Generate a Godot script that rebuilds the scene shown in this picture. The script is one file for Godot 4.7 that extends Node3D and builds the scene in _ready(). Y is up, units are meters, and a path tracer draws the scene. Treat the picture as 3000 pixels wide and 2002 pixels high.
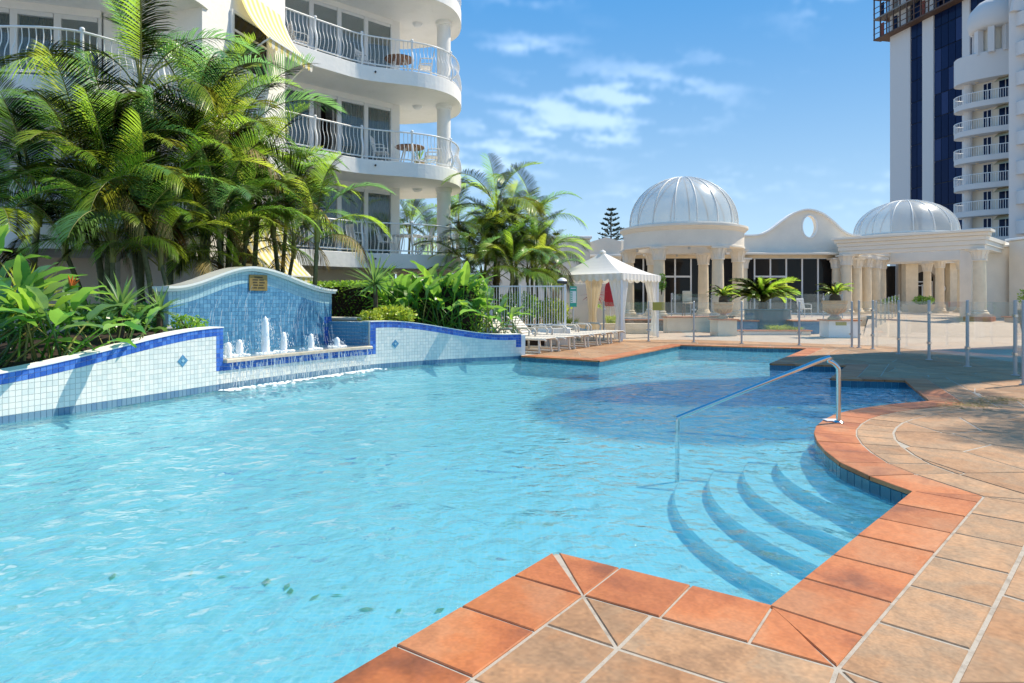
extends Node3D
# Resort pool with tiled fountain wall, apartment block, palms and domed pavilion.
# Plan points are Vector2(x, depth): world = (x, y, -depth). Camera stands at the origin, 1.3 m above the deck.

class MB:
	var v := PackedVector3Array()
	var n := PackedVector3Array()
	var ix := PackedInt32Array()
	func tri(a: Vector3, b: Vector3, c: Vector3) -> void:
		var nn := (b - a).cross(c - a).normalized()
		var k := v.size()
		v.push_back(a); v.push_back(b); v.push_back(c)
		n.push_back(nn); n.push_back(nn); n.push_back(nn)
		ix.push_back(k); ix.push_back(k + 2); ix.push_back(k + 1)
	func quad(a: Vector3, b: Vector3, c: Vector3, d: Vector3) -> void:
		var nn := (c - a).cross(d - b).normalized()
		var k := v.size()
		v.push_back(a); v.push_back(b); v.push_back(c); v.push_back(d)
		for i in 4: n.push_back(nn)
		for i in [0, 2, 1, 0, 3, 2]: ix.push_back(k + i)
	func quadn(p: Array, nn: Array) -> void:
		var k := v.size()
		for i in 4:
			v.push_back(p[i]); n.push_back(nn[i])
		for i in [0, 2, 1, 0, 3, 2]: ix.push_back(k + i)
	func box(c: Vector3, s: Vector3, b := Basis.IDENTITY) -> void:
		var h := s * 0.5
		var p := []
		for i in 8:
			p.append(c + b * Vector3(h.x if i & 1 else -h.x, h.y if i & 2 else -h.y, h.z if i & 4 else -h.z))
		quad(p[4], p[5], p[7], p[6]); quad(p[1], p[0], p[2], p[3]); quad(p[5], p[1], p[3], p[7])
		quad(p[0], p[4], p[6], p[2]); quad(p[6], p[7], p[3], p[2]); quad(p[0], p[1], p[5], p[4])
	# a bar of rectangular section between two points
	func bar(a: Vector3, b: Vector3, w: float, h: float, up := Vector3.UP) -> void:
		var d := b - a
		var l := d.length()
		if l < 1e-5: return
		var z := d / l
		var x := up.cross(z)
		if x.length() < 1e-3: x = Vector3.RIGHT.cross(z)
		x = x.normalized()
		var y := z.cross(x)
		box((a + b) * 0.5, Vector3(w, h, l), Basis(x, y, z))
	# box with chamfered edges all round (cheap: 8 corners cut by three slabs is avoided; a lip round the y faces)
	func bbox(c: Vector3, s: Vector3, bev: float, b := Basis.IDENTITY) -> void:
		var h := s * 0.5
		var q := [[-1, -1], [1, -1], [1, 1], [-1, 1]]
		var r := []
		for lay in [[-h.y, bev], [-h.y + bev, 0.0], [h.y - bev, 0.0], [h.y, bev]]:
			var ring := []
			for k in q: ring.append(c + b * Vector3(k[0] * (h.x - lay[1]), lay[0], -k[1] * (h.z - lay[1])))
			r.append(ring)
		for j in 3:
			for i in 4:
				var i2 := (i + 1) % 4
				quad(r[j][i], r[j][i2], r[j + 1][i2], r[j + 1][i])
		quad(r[3][0], r[3][1], r[3][2], r[3][3]); quad(r[0][3], r[0][2], r[0][1], r[0][0])
	func tube(pts: PackedVector3Array, rad, sides := 8, caps := true, flat_y := 1.0) -> void:
		var m := pts.size()
		var prev := Vector3.UP
		var k0 := v.size()
		for i in m:
			var t := (pts[mini(i + 1, m - 1)] - pts[maxi(i - 1, 0)]).normalized()
			var x := prev.cross(t)
			if i == 0 and x.length() < 0.05: x = Vector3.RIGHT.cross(t)
			if x.length() < 1e-4: x = Vector3.FORWARD.cross(t)
			x = x.normalized()
			var y := t.cross(x).normalized()
			prev = y
			var r: float = rad[i] if rad is Array or rad is PackedFloat32Array else rad
			for s in sides:
				var a := TAU * s / sides
				var d := x * cos(a) + y * sin(a) * flat_y
				v.push_back(pts[i] + d * r); n.push_back(d.normalized())
		for i in m - 1:
			for s in sides:
				var a := k0 + i * sides + s
				var b := k0 + i * sides + (s + 1) % sides
				for q in [a, b + sides, b, a, a + sides, b + sides]: ix.push_back(q)
		if caps:
			for e in [0, m - 1]:
				var t := (pts[1] - pts[0]) if e == 0 else (pts[m - 1] - pts[m - 2])
				if e == 0: t = -t
				var k := v.size()
				for s in sides:
					v.push_back(v[k0 + e * sides + s]); n.push_back(t.normalized())
				for s in range(1, sides - 1):
					if e == 0:
						for q in [k, k + s, k + s + 1]: ix.push_back(q)
					else:
						for q in [k, k + s + 1, k + s]: ix.push_back(q)
	# profile: array of Vector2(radius, y) from bottom to top; hard = flat shaded rings
	func lathe(prof: Array, seg := 24, c := Vector3.ZERO, a0 := 0.0, a1 := TAU) -> void:
		var m := prof.size()
		for j in m - 1:
			var p: Vector2 = prof[j]
			var q: Vector2 = prof[j + 1]
			var e := q - p
			if e.length() < 1e-6: continue
			var nr := Vector2(e.y, -e.x).normalized()
			var k := v.size()
			for s in seg + 1:
				var a := a0 + (a1 - a0) * s / seg
				var d := Vector3(cos(a), 0, -sin(a))
				v.push_back(c + d * p.x + Vector3.UP * p.y); v.push_back(c + d * q.x + Vector3.UP * q.y)
				var nn := d * nr.x + Vector3.UP * nr.y
				n.push_back(nn); n.push_back(nn)
			for s in seg:
				var a := k + 2 * s
				for t in [a, a + 3, a + 2, a, a + 1, a + 3]: ix.push_back(t)
	# smooth lathe
	func lathes(prof: Array, seg := 24, c := Vector3.ZERO, lump := 0.0, sd := 1) -> void:
		var m := prof.size()
		var k := v.size()
		var nz := FastNoiseLite.new()
		nz.seed = sd; nz.frequency = 1.0
		for j in m:
			var p: Vector2 = prof[j]
			var e: Vector2 = prof[mini(j + 1, m - 1)] - prof[maxi(j - 1, 0)]
			var nr := Vector2(e.y, -e.x).normalized()
			for s in seg + 1:
				var a := TAU * s / seg
				var d := Vector3(cos(a), 0, -sin(a))
				var rr := p.x
				if lump > 0.0: rr *= 1.0 + lump * nz.get_noise_3d(d.x * 2.0, p.y * 14.0, d.z * 2.0) * 2.0
				v.push_back(c + d * rr + Vector3.UP * p.y)
				n.push_back((d * nr.x + Vector3.UP * nr.y).normalized())
		for j in m - 1:
			for s in seg:
				var a := k + j * (seg + 1) + s
				var b := a + seg + 1
				for t in [a, b + 1, a + 1, a, b, b + 1]: ix.push_back(t)
	# upright prism over a plan polygon (x, depth)
	func prism(poly: PackedVector2Array, y0: float, y1: float, bev := 0.0, bottom := true) -> void:
		poly = MB.ccw(poly)
		var m := poly.size()
		var top := poly
		if bev > 0.0:
			top = MB.inset(poly, bev)
			if Geometry2D.triangulate_polygon(top).is_empty(): top = poly
		for i in m:
			var j := (i + 1) % m
			var a := poly[i]
			var b := poly[j]
			var ys := y1 - bev
			quad(Vector3(a.x, y0, -a.y), Vector3(b.x, y0, -b.y), Vector3(b.x, ys, -b.y), Vector3(a.x, ys, -a.y))
			if bev > 0.0:
				quad(Vector3(a.x, ys, -a.y), Vector3(b.x, ys, -b.y), Vector3(top[j].x, y1, -top[j].y), Vector3(top[i].x, y1, -top[i].y))
		cap(top, y1, true)
		if bottom: cap(poly, y0, false)
	func cap(poly: PackedVector2Array, y: float, up: bool) -> void:
		var t := Geometry2D.triangulate_polygon(poly)
		for i in range(0, t.size(), 3):
			var a := poly[t[i]]
			var b := poly[t[i + 1]]
			var c := poly[t[i + 2]]
			if ((b - a).cross(c - a) > 0) != up:
				var q := b
				b = c; c = q
			tri(Vector3(a.x, y, -a.y), Vector3(b.x, y, -b.y), Vector3(c.x, y, -c.y))
	# vertical strip along a plan polyline; the face looks to the right of the walking direction
	func strip(path: PackedVector2Array, y0: float, y1: float) -> void:
		for i in path.size() - 1:
			var a := path[i]
			var b := path[i + 1]
			quad(Vector3(a.x, y0, -a.y), Vector3(b.x, y0, -b.y), Vector3(b.x, y1, -b.y), Vector3(a.x, y1, -a.y))
	static func ccw(p: PackedVector2Array) -> PackedVector2Array:
		var s := 0.0
		for i in p.size(): s += p[i].cross(p[(i + 1) % p.size()])
		if s >= 0: return p
		var q := p.duplicate()
		q.reverse()
		return q
	static func inset(p: PackedVector2Array, d: float) -> PackedVector2Array:
		var m := p.size()
		var o := PackedVector2Array()
		for i in m:
			var e0 := (p[i] - p[(i + m - 1) % m]).normalized()
			var e1 := (p[(i + 1) % m] - p[i]).normalized()
			var n0 := Vector2(-e0.y, e0.x)
			var n1 := Vector2(-e1.y, e1.x)
			var b := n0 + n1
			if b.length() < 0.2: b = n0
			b = b.normalized()
			o.push_back(p[i] + b * minf(d / maxf(b.dot(n0), 0.3), d * 2.5))
		return o
	func mesh(mat: Material) -> ArrayMesh:
		var m := ArrayMesh.new()
		if v.size() == 0: return m
		add_to(m, mat)
		return m
	func add_to(m: ArrayMesh, mat: Material) -> void:
		var a := []
		a.resize(Mesh.ARRAY_MAX)
		a[Mesh.ARRAY_VERTEX] = v; a[Mesh.ARRAY_NORMAL] = n; a[Mesh.ARRAY_INDEX] = ix
		m.add_surface_from_arrays(Mesh.PRIMITIVE_TRIANGLES, a)
		m.surface_set_material(m.get_surface_count() - 1, mat)

var M := {}
var used := {}
var rng := RandomNumberGenerator.new()

func W(p: Vector2, y := 0.0) -> Vector3: return Vector3(p.x, y, -p.y)

func numbered(called: String) -> String:
	var k: int = used.get(called, 0)
	used[called] = k + 1
	return called if k == 0 else "%s_%03d" % [called, k]

func meta(o: Node, label: String, category: String, group := "", kind := "") -> Node:
	if label != "": o.set_meta("label", label)
	if category != "": o.set_meta("category", category)
	if group != "": o.set_meta("group", group)
	if kind != "": o.set_meta("kind", kind)
	return o

func thing(called: String, label: String, category: String, at := Vector3.ZERO, turn := 0.0, group := "") -> Node3D:
	var o := Node3D.new()
	o.name = numbered(called)
	add_child(o)
	o.position = at; o.rotation.y = turn
	meta(o, label, category, group)
	return o

func put(called: String, mb, mat: Material, parent: Node, at := Vector3.ZERO) -> MeshInstance3D:
	var o := MeshInstance3D.new()
	o.mesh = mb if mb is Mesh else mb.mesh(mat)
	o.name = called
	o.position = at
	parent.add_child(o, true)
	return o

func structure(called: String, mb, mat: Material) -> MeshInstance3D:
	var o := MeshInstance3D.new()
	o.mesh = mb if mb is Mesh else mb.mesh(mat)
	o.name = numbered(called)
	add_child(o)
	o.set_meta("kind", "structure")
	return o

func copy_of(src: Node3D, label: String, at: Vector3, turn := 0.0, scl := 1.0) -> Node3D:
	var base := String(src.name).rstrip("0123456789").rstrip("_") if String(src.name).match("*_???") else String(src.name)
	var c: Node3D = src.duplicate()
	c.name = numbered(base)
	add_child(c)
	c.position = at; c.rotation = Vector3(0, turn, 0); c.scale = Vector3.ONE * scl
	if label != "": c.set_meta("label", label)
	return c

# ---- materials
func lin(r: float, g: float, b: float, a := 1.0) -> Color:
	var c := Color(r, g, b).linear_to_srgb()
	c.a = a
	return c

func mat(called: String, c: Color, rough := 0.6, metal := 0.0, opt := {}) -> StandardMaterial3D:
	var m := StandardMaterial3D.new()
	m.resource_name = called
	m.albedo_color = c; m.roughness = rough; m.metallic = metal
	if opt.has("spec"): m.metallic_specular = opt.spec
	if opt.has("tex"):
		m.albedo_texture = opt.tex
		m.uv1_triplanar = true; m.uv1_world_triplanar = opt.get("world", true)
		m.uv1_scale = Vector3.ONE / float(opt.get("size", 1.0))
		m.uv1_triplanar_sharpness = 4.0
	if opt.has("normal"):
		m.normal_enabled = true; m.normal_texture = opt.normal; m.normal_scale = opt.get("nscale", 1.0)
		m.uv1_triplanar = true; m.uv1_world_triplanar = opt.get("world", true)
		m.uv1_scale = Vector3.ONE / float(opt.get("size", 1.0))
	if opt.has("alpha"):
		m.transparency = BaseMaterial3D.TRANSPARENCY_ALPHA
		m.albedo_color.a = opt.alpha
	if opt.has("back"):
		m.backlight_enabled = true; m.backlight = opt.back
	if c.a < 1.0: m.transparency = BaseMaterial3D.TRANSPARENCY_ALPHA
	M[called] = m
	return m

# a seamless noise texture between linear colours
func tex(sd: int, size: int, stops: Array, freq := 0.02, oct := 4, warp := 0.0, grain := 0.0) -> ImageTexture:
	var nz := FastNoiseLite.new()
	nz.seed = sd; nz.frequency = freq; nz.fractal_octaves = oct
	nz.noise_type = FastNoiseLite.TYPE_SIMPLEX_SMOOTH
	if warp > 0.0:
		nz.domain_warp_enabled = true; nz.domain_warp_amplitude = warp
	var im := nz.get_seamless_image(size, size)
	im.convert(Image.FORMAT_L8)
	var d := im.get_data()
	var lut := []
	for i in 256:
		var t := float(i) / 255.0 * (stops.size() - 1)
		var k := mini(int(t), stops.size() - 2)
		var a: Color = stops[k]
		var b: Color = stops[k + 1]
		lut.append(a.lerp(b, t - k).linear_to_srgb())
	var out := PackedByteArray()
	out.resize(size * size * 3)
	var r := RandomNumberGenerator.new()
	r.seed = sd
	for i in size * size:
		var c: Color = lut[d[i]]
		var g := 1.0 + (r.randf() - 0.5) * grain
		out[i * 3] = clampi(int(c.r * 255.0 * g), 0, 255)
		out[i * 3 + 1] = clampi(int(c.g * 255.0 * g), 0, 255)
		out[i * 3 + 2] = clampi(int(c.b * 255.0 * g), 0, 255)
	var o := Image.create_from_data(size, size, false, Image.FORMAT_RGB8, out)
	return ImageTexture.create_from_image(o)

func ntex(sd: int, size: int, freq := 0.05, oct := 4, strength := 2.0) -> ImageTexture:
	var nz := FastNoiseLite.new()
	nz.seed = sd; nz.frequency = freq; nz.fractal_octaves = oct
	var im := nz.get_seamless_image(size, size)
	im.convert(Image.FORMAT_L8)
	im.bump_map_to_normal_map(strength)
	return ImageTexture.create_from_image(im)

# grid of small square tiles (mosaic too fine to build): tone per tile and grout lines
func mosaic_tex(sd: int, cells: int, px: int, stops: Array, grout: Color, gw := 1) -> ImageTexture:
	var s := cells * px
	var im := Image.create(s, s, false, Image.FORMAT_RGB8)
	im.fill(grout.linear_to_srgb())
	var r := RandomNumberGenerator.new()
	r.seed = sd
	for i in cells:
		for j in cells:
			var t := r.randf() * (stops.size() - 1)
			var k := mini(int(t), stops.size() - 2)
			var c: Color = stops[k].lerp(stops[k + 1], t - k)
			im.fill_rect(Rect2i(i * px, j * px, px - gw, px - gw), c.linear_to_srgb())
	return ImageTexture.create_from_image(im)

# Catmull-Rom through plan points
func smooth2(p: Array, per := 6, closed := false) -> PackedVector2Array:
	var o := PackedVector2Array()
	var m := p.size()
	var last := m if closed else m - 1
	for i in last:
		var p0: Vector2 = p[(i - 1 + m) % m] if closed or i > 0 else p[0]
		var p1: Vector2 = p[i]
		var p2: Vector2 = p[(i + 1) % m]
		var p3: Vector2 = p[(i + 2) % m] if closed or i + 2 < m else p[m - 1]
		for k in per:
			o.push_back(p1.cubic_interpolate(p2, p0, p3, float(k) / per))
	if not closed: o.push_back(p[m - 1])
	return o

func offset_path(p: PackedVector2Array, d: float) -> PackedVector2Array:
	# moves an open polyline sideways to the left of its walking direction
	var o := PackedVector2Array()
	var m := p.size()
	for i in m:
		var e0 := (p[i] - p[maxi(i - 1, 0)]).normalized() if i > 0 else (p[1] - p[0]).normalized()
		var e1 := (p[mini(i + 1, m - 1)] - p[i]).normalized() if i < m - 1 else e0
		var n0 := Vector2(-e0.y, e0.x)
		var n1 := Vector2(-e1.y, e1.x)
		var b := (n0 + n1).normalized()
		o.push_back(p[i] + b * d / maxf(b.dot(n0), 0.35))
	return o

func resample(p: PackedVector2Array, step: float) -> PackedVector2Array:
	var total := 0.0
	for i in p.size() - 1: total += p[i].distance_to(p[i + 1])
	var cnt := maxi(1, int(round(total / step)))
	var o := PackedVector2Array()
	var want := 0.0
	var run := 0.0
	var i := 0
	for k in cnt + 1:
		want = total * k / cnt
		while i < p.size() - 2 and run + p[i].distance_to(p[i + 1]) < want:
			run += p[i].distance_to(p[i + 1])
			i += 1
		var l := p[i].distance_to(p[i + 1])
		o.push_back(p[i].lerp(p[i + 1], clampf((want - run) / maxf(l, 1e-6), 0, 1)))
	return o

# ------------------------------------------------------------------ camera, sky, sun
func make_camera_and_light() -> void:
	var cam := Camera3D.new()
	cam.name = "camera"
	cam.projection = Camera3D.PROJECTION_FRUSTUM
	cam.near = 0.1; cam.far = 900.0
	cam.size = 0.1 * 2002.0 / 1950.0
	cam.frustum_offset = Vector2(0, -0.1 * 121.0 / 1950.0)
	cam.position = Vector3(0, 1.3, 0)
	cam.current = true
	add_child(cam)
	var sky_mat := ProceduralSkyMaterial.new()
	sky_mat.sky_top_color = Color(0.06, 0.53, 0.83)
	sky_mat.sky_horizon_color = Color(0.83, 0.945, 1.0)
	sky_mat.sky_curve = 0.165
	sky_mat.sky_energy_multiplier = 1.0
	sky_mat.ground_bottom_color = Color(0.62, 0.58, 0.52)
	sky_mat.ground_horizon_color = Color(0.70, 0.72, 0.72)
	sky_mat.sun_angle_max = 6.0
	sky_mat.sun_curve = 0.05
	sky_mat.sky_cover = clouds()
	sky_mat.sky_cover_modulate = Color(1, 1, 1, 0.9)
	var sky := Sky.new()
	sky.sky_material = sky_mat
	var env := Environment.new()
	env.background_mode = Environment.BG_SKY
	env.sky = sky
	env.tonemap_mode = Environment.TONE_MAPPER_LINEAR
	env.tonemap_exposure = 1.17
	env.sdfgi_enabled = true; env.ssao_enabled = true; env.ssil_enabled = true
	var we := WorldEnvironment.new()
	we.name = "world_environment"
	we.environment = env
	add_child(we)
	var sun := DirectionalLight3D.new()
	sun.name = "sun"
	sun.light_energy = 1.6
	sun.light_color = Color(1.0, 0.95, 0.86)
	sun.light_angular_distance = 0.5
	sun.shadow_enabled = true
	add_child(sun)
	sun.look_at_from_position(Vector3(0.535, 0.80, -0.245) * 10.0, Vector3.ZERO)

func clouds() -> ImageTexture:
	var w := 1536
	var h := 768
	var im := Image.create(w, h, false, Image.FORMAT_RGBA8)
	im.fill(Color(1, 1, 1, 0))
	# thin wisps: patches [azimuth right of the view, height, half width, half height] in degrees, all round the sky
	var patch := [[6.5, 15.5, 9.5, 3.2, 1.0], [0.5, 20.8, 4.5, 1.2, 0.7], [2.0, 24.5, 4.0, 1.0, 0.5], [26.0, 23.5, 3.0, 2.2, 0.7], [-4.0, 12.0, 9.0, 2.6, 0.75], [15.0, 9.0, 8.0, 1.4, 0.45], [12.0, 17.5, 5.0, 1.6, 0.5], [32.0, 8.5, 7.0, 1.5, 0.4]]
	var r := RandomNumberGenerator.new()
	r.seed = 8
	for k in 44: patch.append([r.randf_range(42.0, 318.0), r.randf_range(7.0, 60.0), r.randf_range(5.0, 12.0), r.randf_range(1.5, 4.0), r.randf_range(0.4, 1.0)])
	var a := FastNoiseLite.new()
	a.seed = 11; a.frequency = 1.0; a.fractal_octaves = 6; a.fractal_gain = 0.6
	a.domain_warp_enabled = true; a.domain_warp_amplitude = 0.45; a.domain_warp_frequency = 1.1
	for y in range(70, h / 2):
		var el := (0.5 - (y + 0.5) / h) * PI
		var eld := rad_to_deg(el)
		for x in w:
			var az := (x + 0.5) / w * 360.0
			var m := 0.0
			for p in patch:
				var dy: float = (eld - p[1]) / p[3]
				if absf(dy) > 2.4: continue
				var dx := az - float(p[0])
				if dx > 180.0: dx -= 360.0
				elif dx < -180.0: dx += 360.0
				dx = dx * cos(el) / p[2]
				dy -= dx * 0.45
				var q: float = dx * dx + dy * dy
				if q < 5.0: m = maxf(m, exp(-q) * p[4])
			if m < 0.02: continue
			var ar := deg_to_rad(az)
			var k := 1.0 / (sin(el) + 0.10)
			var p2 := Vector2(sin(ar), -cos(ar)) * cos(el) * k
			var fine := a.get_noise_2d(p2.x * 2.6 - p2.y * 0.6, p2.y * 4.4 + p2.x * 1.5)
			var v := clampf(fine * 2.3 + m * 0.75 - 0.22, 0.0, 1.0) * minf(1.0, m * 1.5)
			if v > 0.004: im.set_pixel(x, y, Color(1, 1, 1, v * 0.36))
	return ImageTexture.create_from_image(im)

# ------------------------------------------------------------------ materials
func make_materials() -> void:
	var plaster_n := ntex(3, 256, 0.06, 4, 3.0)
	mat("plaster", lin(0.88, 0.86, 0.82), 0.75, 0.0, {"tex": tex(21, 256, [Color(0.93, 0.93, 0.92), Color(1, 1, 1), Color(0.97, 0.97, 0.96)], 0.01, 5, 0.0, 0.02), "size": 3.0, "normal": plaster_n, "nscale": 0.12})
	mat("plaster_far", lin(0.85, 0.78, 0.67), 0.8, 0.0, {"tex": tex(22, 256, [Color(0.90, 0.90, 0.90), Color(1, 1, 1)], 0.012, 5, 0.0, 0.03), "size": 4.0})
	mat("plaster_cream", lin(0.82, 0.69, 0.50), 0.75, 0.0, {"tex": tex(23, 256, [Color(0.88, 0.87, 0.85), Color(1, 1, 1)], 0.015, 5, 0.0, 0.03), "size": 2.0})
	mat("white_paint", lin(0.80, 0.80, 0.79), 0.35)
	mat("frame_white", lin(0.74, 0.74, 0.73), 0.4)
	mat("plastic_white", lin(0.72, 0.70, 0.66), 0.45)
	mat("plastic_cream", lin(0.66, 0.61, 0.53), 0.5)
	mat("window_glass", lin(0.016, 0.015, 0.015), 0.03, 0.0, {"spec": 0.28})
	mat("curtain_grey", lin(0.055, 0.065, 0.078), 0.12, 0.0, {"spec": 0.6})
	mat("curtain_white", lin(0.42, 0.41, 0.38), 0.8)
	mat("door_dark", lin(0.03, 0.015, 0.012), 0.4)
	mat("wood", lin(0.24, 0.11, 0.05), 0.5, 0.0, {"tex": tex(30, 128, [Color(0.6, 0.6, 0.6), Color(1, 1, 1)], 0.03, 3), "size": 0.5})
	mat("steel", lin(0.62, 0.62, 0.62), 0.18, 1.0)
	mat("post_grey", lin(0.46, 0.47, 0.48), 0.35, 0.35)
	mat("glass_pane", lin(0.45, 0.62, 0.55), 0.02, 0.0, {"alpha": 0.07})
	mat("dome_pane", lin(0.68, 0.70, 0.66), 0.22, 0.0, {"alpha": 0.44, "spec": 1.0})
	mat("dome_rib", lin(0.78, 0.76, 0.70), 0.4)
	# pool
	mat("tile_white", lin(0.76, 0.77, 0.73), 0.16)
	mat("tile_white_b", lin(0.69, 0.72, 0.69), 0.16)
	mat("tile_white_c", lin(0.80, 0.79, 0.74), 0.18)
	mat("tile_blue", lin(0.055, 0.16, 0.55), 0.14)
	mat("tile_blue_b", lin(0.04, 0.12, 0.46), 0.14)
	mat("tile_blue_c", lin(0.09, 0.22, 0.62), 0.14)
	mat("tile_sky", lin(0.105, 0.28, 0.45), 0.14)
	mat("tile_sky_b", lin(0.085, 0.24, 0.40), 0.14)
	mat("tile_sky_c", lin(0.13, 0.32, 0.49), 0.14)
	mat("tile_pale", lin(0.36, 0.55, 0.62), 0.16)
	mat("tile_pale_b", lin(0.31, 0.50, 0.58), 0.16)
	mat("tile_line", lin(0.16, 0.27, 0.37), 0.2)
	mat("tile_line_b", lin(0.12, 0.22, 0.34), 0.2)
	mat("tile_teal", lin(0.03, 0.12, 0.18), 0.15)
	mat("tile_teal_b", lin(0.04, 0.15, 0.21), 0.15)
	mat("grout", lin(0.62, 0.62, 0.58), 0.9)
	mat("grout_blue", lin(0.34, 0.47, 0.58), 0.9)
	mat("grout_dark", lin(0.10, 0.14, 0.16), 0.9)
	var floor_t := mosaic_tex(8, 24, 8, [Color(0.21, 0.68, 0.76), Color(0.28, 0.76, 0.82), Color(0.24, 0.72, 0.79)], Color(0.40, 0.79, 0.80))
	mat("pool_floor", lin(0.60, 0.69, 0.74), 0.5, 0.0, {"tex": floor_t, "size": 1.2})
	var wave := wave_normals(1024)
	mat("water", lin(0.16, 0.60, 0.73), 0.03, 0.0, {"alpha": 0.24, "normal": wave, "nscale": 2.0, "size": 2.9})
	mat("basin_water", lin(0.30, 0.55, 0.62), 0.04, 0.0, {"alpha": 0.3, "normal": wave, "nscale": 0.5, "size": 1.3})
	mat("foam", lin(0.86, 0.89, 0.91), 0.5)
	mat("spray", lin(0.80, 0.88, 0.92), 0.15, 0.0, {"alpha": 0.55})
	# deck
	var tt := []
	for k in 4:
		var f: float = [1.0, 0.88, 1.08, 0.95][k]
		mat("terracotta_%d" % k, lin(0.77 * f, 0.74 * f, 0.56 * f), 0.55, 0.0, {"tex": tex(40 + k, 256, [Color(0.30, 0.10, 0.05), Color(0.55, 0.17, 0.065), Color(0.68, 0.23, 0.09), Color(0.66, 0.28, 0.15), Color(0.46, 0.17, 0.09)], 0.010, 6, 28.0, 0.10), "size": 1.9 + 0.3 * k, "normal": plaster_n, "nscale": 0.25})
	for k in 5:
		var f: float = [1.0, 0.9, 1.1, 0.97, 1.04][k]
		var w: float = [1.0, 0.97, 1.02, 0.93, 1.0][k]
		mat("stone_%d" % k, lin(0.74 * f, 0.61 * f * w, 0.52 * f * w * w), 0.7, 0.0, {"tex": tex(50 + k, 256, [Color(0.36, 0.23, 0.13), Color(0.56, 0.36, 0.20), Color(0.47, 0.36, 0.24), Color(0.64, 0.43, 0.25), Color(0.46, 0.36, 0.25)], 0.012, 6, 30.0, 0.14), "size": 2.1 + 0.37 * k, "normal": plaster_n, "nscale": 0.4})
	mat("mortar", lin(0.48, 0.42, 0.34), 0.9, 0.0, {"tex": tex(60, 256, [Color(0.62, 0.58, 0.55), Color(1, 1, 1), Color(0.85, 0.82, 0.78)], 0.03, 5, 0.0, 0.1), "size": 1.0})
	mat("paving_far", lin(0.56, 0.45, 0.34), 0.8, 0.0, {"tex": tex(61, 256, [Color(0.8, 0.78, 0.76), Color(1, 1, 1)], 0.02, 5, 0.0, 0.06), "size": 3.0})
	mat("ground", lin(0.42, 0.36, 0.29), 0.9, 0.0, {"tex": tex(62, 256, [Color(0.7, 0.7, 0.7), Color(1, 1, 1)], 0.02, 5, 0.0, 0.06), "size": 5.0})
	mat("sandstone", lin(0.58, 0.45, 0.28), 0.8, 0.0, {"tex": tex(63, 128, [Color(0.6, 0.5, 0.42), Color(1, 1, 1), Color(0.9, 0.8, 0.7)], 0.03, 4, 10.0, 0.08), "size": 0.7})
	mat("soil", lin(0.045, 0.028, 0.018), 0.95, 0.0, {"tex": tex(64, 128, [Color(0.4, 0.4, 0.4), Color(1, 1, 1)], 0.08, 4), "size": 0.5})
	mat("cream_lip", lin(0.72, 0.62, 0.50), 0.5, 0.0, {"tex": tex(65, 128, [Color(0.75, 0.70, 0.62), Color(1, 1, 1)], 0.03, 4), "size": 0.6})
	mat("brass", lin(0.30, 0.21, 0.07), 0.4, 0.4)
	mat("lettering_dark", lin(0.03, 0.025, 0.02), 0.6)

# rippled water: cusped wavelets from several crossing trains, as a tiling normal map
func wave_normals(s: int) -> ImageTexture:
	var nz := FastNoiseLite.new()
	nz.seed = 77; nz.frequency = 0.0085
	nz.noise_type = FastNoiseLite.TYPE_CELLULAR
	nz.cellular_return_type = FastNoiseLite.RETURN_DISTANCE2_SUB
	nz.fractal_type = FastNoiseLite.FRACTAL_NONE
	nz.domain_warp_enabled = true; nz.domain_warp_amplitude = 55.0; nz.domain_warp_frequency = 0.010
	var a := nz.get_seamless_image(s, s, false, false, 0.15)
	a.convert(Image.FORMAT_L8)
	var n2 := FastNoiseLite.new()
	n2.seed = 12; n2.frequency = 0.012; n2.fractal_octaves = 3; n2.fractal_gain = 0.45
	var b := n2.get_seamless_image(s, s)
	b.convert(Image.FORMAT_L8)
	var da := a.get_data()
	var db := b.get_data()
	var out := PackedByteArray()
	out.resize(s * s)
	for i in s * s:
		var t := clampf(float(da[i]) / 255.0 * 2.2, 0.0, 1.0)
		# narrow crests where wavelets meet, over a soft swell
		out[i] = int(clampf(55.0 * pow(1.0 - t, 2.0) + 0.68 * float(db[i]), 0.0, 255.0))
	var im := Image.create_from_data(s, s, false, Image.FORMAT_L8, out)
	im.bump_map_to_normal_map(9.0)
	return ImageTexture.create_from_image(im)

# ------------------------------------------------------------------ pool and deck
const WATER := -0.12
var deck_edge := PackedVector2Array()     # pool rim along the deck, pool on the right hand
var wall_path := PackedVector2Array()     # foot of the tiled wall, pool on the right hand
var pool_poly := PackedVector2Array()
var arc_c := Vector2(4.6, 5.6)

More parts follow.
